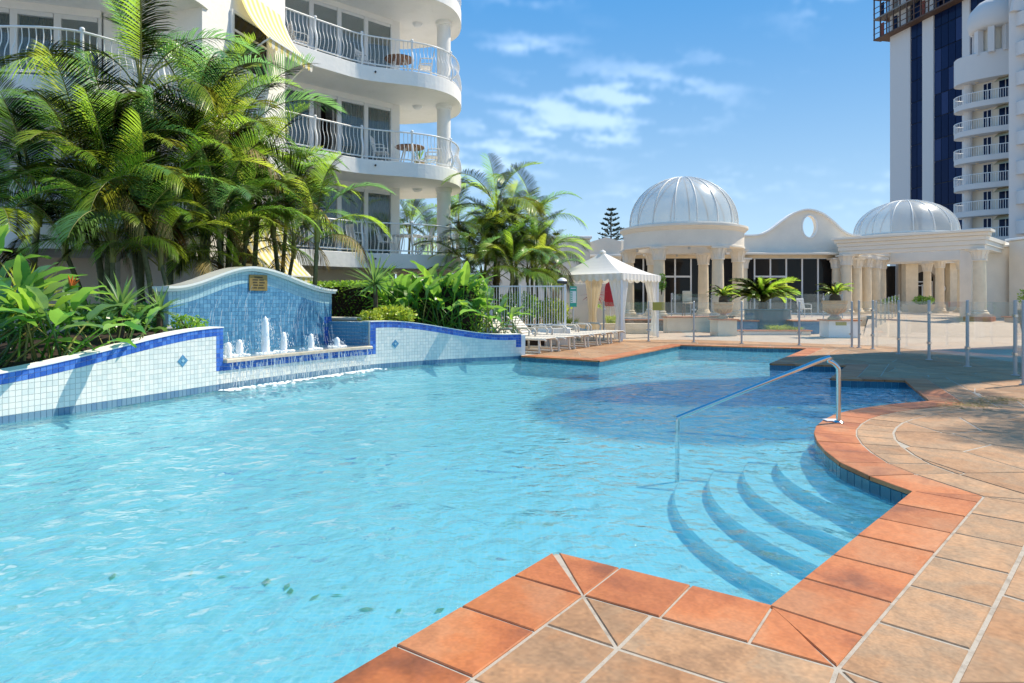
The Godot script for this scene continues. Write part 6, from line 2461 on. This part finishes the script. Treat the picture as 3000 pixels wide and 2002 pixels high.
func urn(label: String, at: Vector3, r: float, h: float) -> Node3D:
	var u := thing("stone_urn", label, "urn", at, 0.0, "stone urns on pedestals")
	var b := MB.new()
	b.lathe([Vector2(0, 0), Vector2(r * 0.55, 0), Vector2(r * 0.55, h * 0.08), Vector2(r * 0.40, h * 0.14), Vector2(r * 0.28, h * 0.24), Vector2(r * 0.34, h * 0.30), Vector2(r * 0.66, h * 0.42), Vector2(r * 0.88, h * 0.58), Vector2(r * 0.94, h * 0.74), Vector2(r * 0.90, h * 0.82), Vector2(r * 1.0, h * 0.88), Vector2(r, h), Vector2(r * 0.86, h), Vector2(r * 0.8, h * 0.9), Vector2(0, h * 0.88)], 28)
	put("bowl", b, M.sandstone, u)
	for k in 16:
		var a := TAU * k / 16.0
		var g := MB.new()
		g.tube(PackedVector3Array([Vector3(cos(a) * r * 0.42, h * 0.33, sin(a) * r * 0.42), Vector3(cos(a) * r * 0.74, h * 0.45, sin(a) * r * 0.74), Vector3(cos(a) * r * 0.92, h * 0.62, sin(a) * r * 0.92)]), [0.02, 0.045, 0.02], 6)
		put("gadroon", g, M.sandstone, u)
	return u

func cycad(label: String, at: Vector3, scl: float, cnt: int, sd: int) -> void:
	var t := thing("cycad", label, "cycad", at, 0.0, "cycads")
	var tr := MB.new()
	tr.lathes([Vector2(0.16, 0), Vector2(0.18, 0.1), Vector2(0.15, 0.25), Vector2(0.02, 0.34)], 12, Vector3.ZERO, 0.15, sd)
	put("trunk", tr, M.bark, t)
	var ms := []
	for k in 4: ms.append(frond(800 + sd * 10 + k, 1.35, 1.15 - 0.2 * k, -0.2 - 0.15 * k, 52, 0.24, 0.021, 0.45, 0.05, [M.frond_a, M.frond_c, M.frond_b, M.frond_a][k], M.rachis, 0.12, 0.014))
	var r := RandomNumberGenerator.new()
	r.seed = sd
	for k in cnt:
		var u := (k + 0.5) / cnt
		var f := put("frond", ms[mini(int(u * 4.0), 3)], null, t, Vector3(0, 0.26, 0))
		f.rotation = Vector3(r.randf_range(-0.1, 0.1), k * 2.399, r.randf_range(-0.1, 0.15))
		f.scale = Vector3.ONE * scl * r.randf_range(0.85, 1.08)

func make_court() -> void:
	rng.seed = 19
	# pedestals and tiled planters of the court
	var p1 := thing("urn_pedestal", "yellowish rendered pedestal with terracotta coping under the smaller urn", "pedestal", Vector3(7.75, 0, -24.4), 0.1)
	var b := MB.new()
	b.bbox(Vector3(0, 0.29, 0), Vector3(0.72, 0.58, 0.72), 0.01)
	put("body", b, M.plaster_cream, p1)
	var cp := MB.new()
	cp.bbox(Vector3(0, 0.605, 0), Vector3(0.84, 0.045, 0.84), 0.01)
	put("coping", cp, M.terracotta_1, p1)
	urn("sandstone urn on the yellowish pedestal in front of the rotunda", Vector3(7.75, 0.628, -24.4), 0.36, 0.60)
	cycad("small cycad growing in the sandstone urn before the rotunda", Vector3(7.75, 1.16, -24.4), 0.52, 24, 1)
	var p2 := thing("urn_pedestal", "white rendered pedestal with terracotta coping beside the pergola ramp", "pedestal", Vector3(11.5, 0, -23.4), -0.1)
	var b2 := MB.new()
	b2.bbox(Vector3(0, 0.29, 0), Vector3(1.0, 0.58, 0.9), 0.01)
	put("body", b2, M.plaster, p2)
	var cp2 := MB.new()
	cp2.bbox(Vector3(0, 0.605, 0), Vector3(1.14, 0.045, 1.04), 0.01)
	put("coping", cp2, M.terracotta_0, p2)
	var pl2 := MB.new()
	pl2.bbox(Vector3(-0.1, 0.49, 0.458), Vector3(0.36, 0.12, 0.012), 0.003)
	put("plaque", pl2, M.sign_olive, p2)
	urn("broad sandstone urn beside the pergola ramp", Vector3(11.35, 0.628, -23.4), 0.42, 0.66)
	cycad("small cycad growing in the broad urn beside the ramp", Vector3(11.35, 1.21, -23.4), 0.56, 26, 2)
	cycad("large spreading cycad between the two urns", Vector3(10.3, 0.95, -27.3), 1.22, 64, 3)
	for q in [["blue tiled planter next to the yellowish pedestal", 8.95, 26.1, 1.1], ["blue tiled planter next to the white pedestal", 11.35, 26.0, 1.0]]:
		var pt := thing("tiled_planter", q[0], "planter", Vector3(q[1], 0, -q[2]))
		var bb := MB.new()
		bb.bbox(Vector3(0, 0.24, 0), Vector3(q[3], 0.48, 0.7), 0.006)
		put("body", bb, M.planter_blue, pt)
		var bc := MB.new()
		bc.bbox(Vector3(0, 0.505, 0), Vector3(q[3] + 0.12, 0.045, 0.82), 0.01)
		put("coping", bc, M.terracotta_2, pt)
	var kb := thing("planter_kerb", "low rendered kerb with terracotta top between the urns", "kerb", Vector3(9.7, 0, -25.0))
	var k1 := MB.new()
	k1.bbox(Vector3(0, 0.07, 0), Vector3(2.9, 0.14, 0.4), 0.005)
	put("body", k1, M.plaster_far, kb)
	var k2 := MB.new()
	k2.bbox(Vector3(0, 0.162, 0), Vector3(3.0, 0.04, 0.48), 0.008)
	put("coping", k2, M.terracotta_3, kb)
	var cw := thing("planter_wall", "cream retaining wall with terracotta coping left of the cycad bed", "wall", Vector3(8.6, 0, -27.6), 0.35)
	var c1 := MB.new()
	c1.bbox(Vector3(-1.0, 0.30, 0), Vector3(3.2, 0.60, 0.3), 0.006)
	put("body", c1, M.plaster_cream, cw)
	var c2 := MB.new()
	c2.bbox(Vector3(-1.0, 0.625, 0), Vector3(3.3, 0.045, 0.42), 0.01)
	put("coping", c2, M.terracotta_1, cw)
	var tb := thing("spa_tub", "dark teal tiled spa base below the large cycad", "tub", Vector3(10.3, 0, -26.9))
	var t1 := MB.new()
	t1.lathe([Vector2(0.9, 0.0), Vector2(0.9, 0.88), Vector2(0.98, 0.90), Vector2(0.98, 0.95), Vector2(0.0, 0.95)], 10)
	put("body", t1, M.tile_teal_b, tb)
	grass_tuft("pale grass tuft in front of the cycad bed", Vector3(10.2, 0.02, -25.5), 0.6, 0.42, 420, M.leaf_lime)
	grass_tuft("small grass tuft beside the white pedestal", Vector3(10.75, 0.02, -25.4), 0.4, 0.34, 260, M.leaf_lime)
	grass_tuft("grass tuft at the foot of the green sign", Vector3(1.95, 0.3, -22.6), 0.4, 0.5, 240, M.leaf_lime)
	grass_tuft("grass tuft behind the cabana", Vector3(4.0, 0.3, -26.4), 0.45, 0.5, 240, M.leaf_lime)
	# signs
	sign_board("pool_sign", "green and white pool rules sign at the picket fence end", Vector3(1.86, 1.10, -20.2), 0.21, 0.62, M.sign_green, [
		[0.0, 0.30, 0.17, 0.36, M.sign_white], [0.0, 0.56, 0.15, 0.025, M.sign_white]] , 0.0, true)
	var sg := get_node("pool_sign")
	for k in 6:
		var l := MB.new()
		l.box(Vector3(-0.05 + 0.002 * (k % 3), 0.44 - 0.055 * k, 0.0155), Vector3(0.05, 0.03, 0.002))
		put("printed_line", l, M.sign_green, sg)
	sign_board("gate_sign", "plain olive sign plate on the glass pool fence", Vector3(4.62, 0.98, -20.96), 0.38, 0.26, M.sign_olive, [], 0.0)
	# closed red umbrella and red-leaved plants behind the cabana
	var um := thing("closed_umbrella", "closed red umbrella standing behind the cabana", "umbrella", Vector3(4.05, 0.0, -27.5))
	var ub := MB.new()
	ub.tube(PackedVector3Array([Vector3(0, 0, 0), Vector3(0, 2.5, 0)]), 0.025, 8)
	put("pole", ub, M.white_paint, um)
	var uc := MB.new()
	uc.lathes([Vector2(0.20, 1.05), Vector2(0.26, 1.2), Vector2(0.20, 1.8), Vector2(0.10, 2.3), Vector2(0.02, 2.48)], 18, Vector3.ZERO, 0.14, 3)
	put("furled_canopy", uc, M.umbrella_red, um)
	var cd := thing("cordyline", "red-leaved cordyline seen through the cabana", "plant", Vector3(3.3, 0.3, -26.6))
	var cs := MB.new()
	cs.tube(PackedVector3Array([Vector3.ZERO, Vector3(0.04, 0.7, 0), Vector3(0, 1.2, 0)]), 0.03, 7)
	put("stem", cs, M.bark, cd)
	rosette(cd, Vector3(0, 1.2, 0), 30, 0.6, 0.09, M.leaf_red, 8, 0.3)
	rosette(cd, Vector3(0.03, 0.8, 0), 18, 0.5, 0.09, M.leaf_mid, 9, 0.4)
	var bedw := thing("planter_wall", "low cream planter wall behind the cabana", "wall", Vector3(3.2, 0, -25.9))
	var bw := MB.new()
	bw.bbox(Vector3(0, 0.2, 0), Vector3(4.6, 0.4, 0.3), 0.01)
	put("body", bw, M.plaster_cream, bedw)
	var mural := thing("garden_screen", "white garden screen wall behind the cabana planting", "wall", Vector3(3.3, 0, -28.2))
	var mw := MB.new()
	mw.bbox(Vector3(-0.2, 1.0, 0), Vector3(3.2, 2.0, 0.12), 0.01)
	put("body", mw, M.plaster_far, mural)
	# hanging basket by the rotunda column, stool, topiary ball
	shrub("hanging green plant beside the rotunda column", Vector3(6.95, 1.55, -30.9), Vector3(0.42, 1.0, 0.42), 420, 0.09, M.leaf_mid, "hanging_plant", "plant")
	var stl := thing("bar_stool", "cream bar stool behind the terrace glass", "stool", Vector3(8.05, 0.46, -30.4))
	var s1 := MB.new()
	s1.bbox(Vector3(0, 0.72, 0), Vector3(0.42, 0.06, 0.4), 0.015)
	put("seat", s1, M.plaster_cream, stl)
	var s2 := MB.new()
	s2.bbox(Vector3(0, 1.02, -0.18), Vector3(0.42, 0.5, 0.05), 0.015)
	put("backrest", s2, M.plaster_cream, stl)
	for x in [-0.18, 0.18]:
		for z in [-0.17, 0.17]:
			var lg := MB.new()
			lg.tube(PackedVector3Array([Vector3(x * 1.2, 0, z * 1.2), Vector3(x, 0.7, z)]), 0.02, 6)
			put("leg", lg, M.wood, stl)
	var wch := thing("terrace_chair", "white slatted chair behind the urn near the pergola", "chair", Vector3(14.3, 0.46, -32.5), 0.4)
	chair_mesh(wch, M.plastic_white, false)
	shrub("round clipped topiary by the podium wall", Vector3(13.75, 1.05, -17.6), Vector3(0.6, 0.62, 0.6), 700, 0.06, M.leaf_lime, "topiary", "shrub")
	var tp := thing("topiary_pot", "cream stone pot under the round topiary", "pot", Vector3(13.75, 0, -17.6))
	var tpb := MB.new()
	tpb.lathe([Vector2(0, 0), Vector2(0.2, 0), Vector2(0.16, 0.2), Vector2(0.26, 0.7), Vector2(0.32, 1.0), Vector2(0.32, 1.08), Vector2(0.25, 1.08), Vector2(0, 1.05)], 18)
	put("body", tpb, M.sandstone, tp)
	shrub("low green bush in the box before the arched door", Vector3(28.6, 0.9, -46.2), Vector3(1.6, 0.7, 0.6), 600, 0.12, M.leaf_mid)
	var bx := thing("entrance_planter", "cream box planter before the arched door", "planter", Vector3(28.6, 0.44, -46.2))
	var bxb := MB.new()
	bxb.bbox(Vector3(0, 0.28, 0), Vector3(2.6, 0.56, 0.8), 0.02)
	put("body", bxb, M.plaster_cream, bx)
	# small raised pool past the pergola
	var rp := thing("raised_pool", "raised tiled pool with terracotta rim past the pergola column", "pool", Vector3(26.8, 0, -32.0))
	var r1 := MB.new()
	r1.bbox(Vector3(1.2, 0.22, 0), Vector3(6.4, 0.44, 3.0), 0.01)
	put("body", r1, M.plaster_cream, rp)
	var r2 := MB.new()
	r2.bbox(Vector3(1.2, 0.47, 0), Vector3(6.6, 0.05, 3.2), 0.01)
	put("rim", r2, M.terracotta_1, rp)
	var r3 := MB.new()
	r3.box(Vector3(1.2, 0.494, 0), Vector3(5.8, 0.012, 2.5))
	put("water_sheet", r3, M.pool_floor, rp)

# ------------------------------------------------------------------ towers and the far pine
func pane_grid(parent: Node, o: Vector3, e: Vector3, w: float, h: float, nx: int, ny: int) -> void:
	var out := e.cross(Vector3.UP)
	var bs := Basis(e, Vector3.UP, out)
	var meshes := []
	for m in [M.tower_glass, M.tower_glass_b, M.tower_glass, M.tower_glass_c]:
		var mb := MB.new()
		mb.box(Vector3.ZERO, Vector3(w / nx - 0.09, h / ny - 0.12, 0.06), bs)
		meshes.append(mb.mesh(m))
	for i in nx:
		for j in ny:
			var k := rng.randi() % 12
			put("pane", meshes[3 if k == 0 else k % 3], null, parent, o + e * (w * (i + 0.5) / nx) + Vector3.UP * (h * (j + 0.5) / ny) + out * rng.randf_range(0.0, 0.02))

func make_towers() -> void:
	rng.seed = 101
	# dark glass tower under construction
	var F0 := Vector2(62.8, 110.0)
	var dv := Vector2(0.9, -4.0)
	var u := dv.length()
	var dd := dv / u
	var e := Vector3(dd.x, 0, -dd.y)
	var out := e.cross(Vector3.UP)
	if out.dot(-W(F0, 0)) < 0: out = -out
	var bs := Basis(e, Vector3.UP, e.cross(Vector3.UP))
	var tw := thing("glass_tower", "dark blue glass tower with white strips and scaffolding near its top", "building", W(F0, 0))
	var core := MB.new()
	var q := PackedVector2Array([Vector2(0, 0.06), dd * 5.2 * u, dd * 5.2 * u + Vector2(22, 5), Vector2(22, 5.06)])
	core.prism(q, 0, 56.0)
	put("core", core, M.tower_mullion, tw)
	var front := -e.cross(Vector3.UP) if (-e.cross(Vector3.UP)).dot(-W(F0, 0)) > 0 else e.cross(Vector3.UP)
	for s in [[0.0, 1.0], [1.58, 2.08], [3.3, 3.6], [4.7, 5.2]]:
		var w: float = (s[1] - s[0]) * u
		var st := MB.new()
		st.bbox(e * (s[0] + s[1]) * 0.5 * u + Vector3.UP * 28.0 + front * 0.1, Vector3(w, 56.0, 0.5), 0.02, bs)
		put("white_pier", st, M.tower_white, tw)
	for s in [[1.0, 1.58, 2], [2.08, 3.3, 4], [3.6, 4.7, 4]]:
		var w: float = (s[1] - s[0]) * u
		var o: Vector3 = e * s[0] * u + Vector3.UP * 2.0 + front * 0.12
		pane_grid(tw, o, e, w, 51.0, s[2], 15)
	# scaffolding decks
	for lv in 3:
		var y := 44.9 + 3.4 * lv
		var dk := MB.new()
		dk.box(e * (2.6 * u - 0.8) + Vector3.UP * y + front * 1.0, Vector3(5.2 * u + 2.6, 0.22, 1.5), bs)
		put("scaffold_deck", dk, M.scaffold if lv != 1 else M.scaffold_grey, tw)
		var dk2 := MB.new()
		dk2.box(Vector3.UP * (y + 0.02) - e * 1.0 - front * 3.0, Vector3(1.7, 0.22, 8.0), bs)
		put("scaffold_deck", dk2, M.scaffold, tw)
		for k in 18:
			var x := -2.0 + (5.2 * u + 2.0) * k / 17.0
			var po := MB.new()
			po.box(e * x + Vector3.UP * (y + 1.7) + front * 1.65, Vector3(0.16, 3.3, 0.16), bs)
			put("standard", po, M.scaffold, tw)
			if k % 2 == 0:
				var bl := MB.new()
				bl.box(e * (x + 0.5) + Vector3.UP * (y + 1.5) + front * 0.55, Vector3(0.85, 2.6, 0.1), bs)
				put("screen", bl, [M.scaffold_red, M.tower_glass, M.scaffold_grey][(k / 2 + lv) % 3], tw)
		for hh in [0.9, 1.8]:
			var r := MB.new()
			r.box(e * (2.6 * u - 0.8) + Vector3.UP * (y + hh) + front * 1.72, Vector3(5.2 * u + 2.6, 0.1, 0.08), bs)
			put("guard_rail", r, M.scaffold, tw)
		for k in 4:
			var po := MB.new()
			po.box(Vector3.UP * (y + 1.7) - e * 1.7 - front * (1.0 + 1.8 * k), Vector3(0.14, 3.3, 0.14), bs)
			put("standard", po, M.scaffold, tw)
	# white hotel with rounded balconies and cupola
	var P0 := Vector2(52.0, 75.6)
	var P1 := Vector2(54.2, 71.2)
	var hd := (P1 - P0).normalized()
	var hn := Vector2(hd.y, -hd.x)      # right of the walk
	if hn.dot(-P0) < 0: hn = -hn
	var L := P0.distance_to(P1)
	var ht := thing("white_hotel", "white hotel tower with rounded balconies, railings and a domed cupola", "building", W(P0, 0))
	var o := -W(P0, 0)
	var body := MB.new()
	body.prism(PackedVector2Array([P0 + hd * 0.3, P1, P1 + Vector2(9, 4), P0 + Vector2(9, 4)]), 0, 27.2)
	put("body", body, M.tower_cream, ht, o)
	var e2 := Vector3(hd.x, 0, -hd.y)
	var out2 := Vector3(hn.x, 0, -hn.y)
	var bs2 := Basis(e2, Vector3.UP, e2.cross(Vector3.UP))
	# balcony outline: rounded at the far end, dying into the wing at the near end
	var ol := smooth2([P0 - hd * 0.2 - hn * 1.2, P0 - hd * 1.15 - hn * 0.2, P0 - hd * 1.2 + hn * 0.9, P0 - hd * 0.1 + hn * 1.9, P0 + hd * 2.0 + hn * 1.8, P1 + hn * 0.5], 6)
	for k in 8:
		var y := 5.2 + 3.0 * k
		var sl := MB.new()
		var pl := ol.duplicate()
		pl.push_back(P1 - hn * 0.3)
		pl.push_back(P0 - hn * 1.2 + hd * 0.6)
		if k < 7: sl.prism(pl, y - 0.62, y, 0.03)
		else: sl.prism(pl, y - 0.62, y + 2.3, 0.05)
		put("balcony_slab", sl, M.tower_white, ht, o)
		if k < 7:
			var rp := offset_path(ol, 0.0)
			rp = resample(rp, 0.22)
			var tr := PackedVector3Array()
			for p in rp: tr.push_back(W(p, y + 1.0))
			var top := MB.new()
			top.tube(tr, 0.045, 6)
			var bl := MB.new()
			for p in rp: bl.box(W(p, y + 0.5), Vector3(0.035, 1.0, 0.035))
			var rl := put("balcony_railing", top, M.white_paint, ht, o)
			put("balusters", bl, M.white_paint, rl).set_meta("kind", "stuff")
			for wv in [[0.30, 0.85], [0.62, 1.35]]:
				var wn := MB.new()
				wn.box(e2 * (L * wv[0] + wv[1] * 0.5) + Vector3.UP * (y + 1.1) + out2 * 0.03, Vector3(wv[1], 2.15, 0.08), bs2)
				var w0 := put("window", wn, M.tower_glass, ht)
				var wf := MB.new()
				for x in [0.0, 0.5, 1.0]: wf.box(e2 * (L * wv[0] + wv[1] * x) + Vector3.UP * (y + 1.1) + out2 * 0.06, Vector3(0.07, 2.2, 0.06), bs2)
				wf.box(e2 * (L * wv[0] + wv[1] * 0.5) + Vector3.UP * (y + 2.2) + out2 * 0.06, Vector3(wv[1], 0.08, 0.06), bs2)
				put("frame", wf, M.frame_white, w0)
			var aw := MB.new()
			var s0 := e2 * (L * 0.60) + Vector3.UP * (y + 2.38) + out2 * 0.05
			var s1 := e2 * (L * 0.98) + Vector3.UP * (y + 2.38) + out2 * 0.05
			aw.quad(s0 + out2 * 0.9 - Vector3.UP * 0.55, s1 + out2 * 0.9 - Vector3.UP * 0.55, s1, s0)
			put("awning", aw, M.awning_stone, ht)
			var cl := MB.new()
			cl.lathes([Vector2(0.001, -0.1), Vector2(0.16, -0.06), Vector2(0.2, 0.0)], 10, e2 * L * 0.25 + Vector3.UP * (y + 2.36) + out2 * 0.8)
			put("ceiling_light", cl, M.plaster_cream, ht)
		var colm := MB.new()
		colm.tube(PackedVector3Array([W(P0 + hd * 0.15 + hn * 0.55, y - 3.0) + o, W(P0 + hd * 0.15 + hn * 0.55, y - 0.6) + o]), 0.42, 16)
		put("column", colm, M.tower_white, ht)
	var cc := W(P0 + hd * 2.6 + hn * 0.0, 0) + o
	for k in 8:
		var a := TAU * k / 8.0
		var pr := MB.new()
		pr.box(cc + Vector3(cos(a) * 1.75, 29.6, sin(a) * 1.75), Vector3(0.6, 2.8, 0.6), Basis(Vector3.UP, -a))
		put("cupola_pier", pr, M.tower_white, ht)
	var cin := MB.new()
	cin.lathe([Vector2(1.2, 27.2), Vector2(1.2, 31.2)], 20, cc)
	put("cupola_drum", cin, M.tower_cream, ht)
	var dm := MB.new()
	dm.lathes([Vector2(1.2, 30.9), Vector2(2.1, 30.9), Vector2(2.4, 31.1), Vector2(2.55, 31.8), Vector2(2.5, 32.6), Vector2(2.2, 33.4), Vector2(1.65, 34.0), Vector2(1.0, 34.35), Vector2(0.4, 34.48), Vector2(0.001, 34.5)], 12, cc)
	put("cupola_dome", dm, M.tower_white, ht)
	# nearer wing of the hotel, cut by the frame
	var wg := thing("hotel_wing", "white hotel wing with curved balcony bands beside the rounded balconies", "building", Vector3(50.4, 0, -67.5))
	var wbd := MB.new()
	wbd.prism(PackedVector2Array([Vector2(0.0, 0), Vector2(12, -3), Vector2(14, 6), Vector2(4.2, 5.5)]), 0, 40.0)
	put("body", wbd, M.tower_white, wg)
	var tpw := MB.new()
	vprism(tpw, PackedVector2Array([Vector2(-0.0, 30.5), Vector2(6, 30.5), Vector2(6, 36), Vector2(1.6, 36), Vector2(0.9, 34.5), Vector2(0.3, 32.4)]), Vector3(0, 0, 0.5), Vector3.RIGHT, Vector3(0, 0, 1), 0.4)
	put("scrolled_parapet", tpw, M.tower_white, wg)
	for k in 9:
		var y := 5.0 + 3.0 * k
		var bd := MB.new()
		bd.prism(smooth2([Vector2(0.6, 0.4), Vector2(0.7, -0.8), Vector2(1.6, -1.7), Vector2(3.2, -2.2), Vector2(6.5, -2.6), Vector2(9, -2.4), Vector2(9.0, -1.0), Vector2(4, 0.4)], 4), y, y + 1.35, 0.02)
		put("balcony_band", bd, M.tower_white, wg)
		var wn := MB.new()
		wn.box(Vector3(2.2, y + 2.0, 0.75), Vector3(1.5, 1.4, 0.1), Basis(Vector3.UP, -0.245))
		put("window", wn, M.tower_glass, wg)
	# round tower with cupola outside the frame; its shade lies across the deck and the pool
	var rt := thing("round_tower", "round white hotel tower with a domed cupola beyond the deck", "building", Vector3(21.55, 0, -19.6))
	var rb := MB.new()
	rb.lathe([Vector2(2.45, 0), Vector2(2.45, 24.6), Vector2(2.7, 24.8), Vector2(2.7, 25.6), Vector2(2.3, 25.7)], 32)
	put("shaft", rb, M.tower_white, rt)
	var rd := MB.new()
	rd.lathes([Vector2(2.3, 25.7), Vector2(2.45, 26.6), Vector2(2.3, 27.6), Vector2(1.8, 28.7), Vector2(1.1, 29.4), Vector2(0.5, 29.8), Vector2(0.001, 30.0)], 28)
	put("dome", rd, M.tower_white, rt)
	# Norfolk pines
	pine("tall Norfolk pine rising behind the low white wings", Vector3(13.4, 0, -90), 13.8, 3.3, 5)
	pine("short Norfolk pine just above the garden wing roof", Vector3(6.1, 0, -92), 10.6, 2.4, 6)

func pine(label: String, at: Vector3, h: float, r: float, sd: int) -> void:
	var t := thing("norfolk_pine", label, "pine", at)
	var rg := RandomNumberGenerator.new()
	rg.seed = sd
	var tr := MB.new()
	tr.tube(PackedVector3Array([Vector3.ZERO, Vector3(0, h * 0.6, 0), Vector3(0, h, 0)]), [0.22, 0.13, 0.03], 8)
	put("trunk", tr, M.bark, t)
	for k in 13:
		var u := k / 12.0
		var y := lerpf(h * 0.36, h * 0.97, u)
		var rr := r * lerpf(1.0, 0.16, pow(u, 1.1))
		var wh := MB.new()
		var n := 6
		for j in n:
			var a := TAU * j / n + k * 0.9 + rg.randf_range(-0.2, 0.2)
			var d := Vector3(cos(a), 0.12, sin(a))
			var l := rr * rg.randf_range(0.75, 1.1)
			var e := Vector3(0, y, 0) + d * l + Vector3.UP * l * 0.14
			wh.tube(PackedVector3Array([Vector3(0, y, 0), Vector3(0, y, 0) + d * l * 0.6, e]), [0.045, 0.035, 0.02], 4, false)
			for s in 9: # upswept tufts along the outer branch
				var f := lerpf(0.42, 1.0, s / 8.0)
				var c := Vector3(0, y, 0).lerp(e, f)
				for z in 2:
					var td := (d * 0.5 + Vector3(rg.randf_range(-0.9, 0.9), rg.randf_range(0.2, 0.9), rg.randf_range(-0.9, 0.9))).normalized()
					wh.tube(PackedVector3Array([c, c + td * 0.16, c + td * 0.32]), [0.05, 0.06, 0.015], 4, false)
		put("whorl", wh, M.leaf_pine, t)

func _ready() -> void:
	make_camera_and_light()
	make_materials()
	make_plant_materials()
	make_court_materials()
	make_outline()
	make_ground()
	make_pool_shell()
	make_deck()
	make_tiled_wall()
	make_building()
	make_pavilion()
	make_towers()
	make_fences()
	make_cabana()
	make_handrail()
	make_balcony_furniture()
	make_fronds()
	make_paddles()
	make_palms()
	make_beds()
	make_loungers()
	make_court()
	make_waterline()
	make_litter()
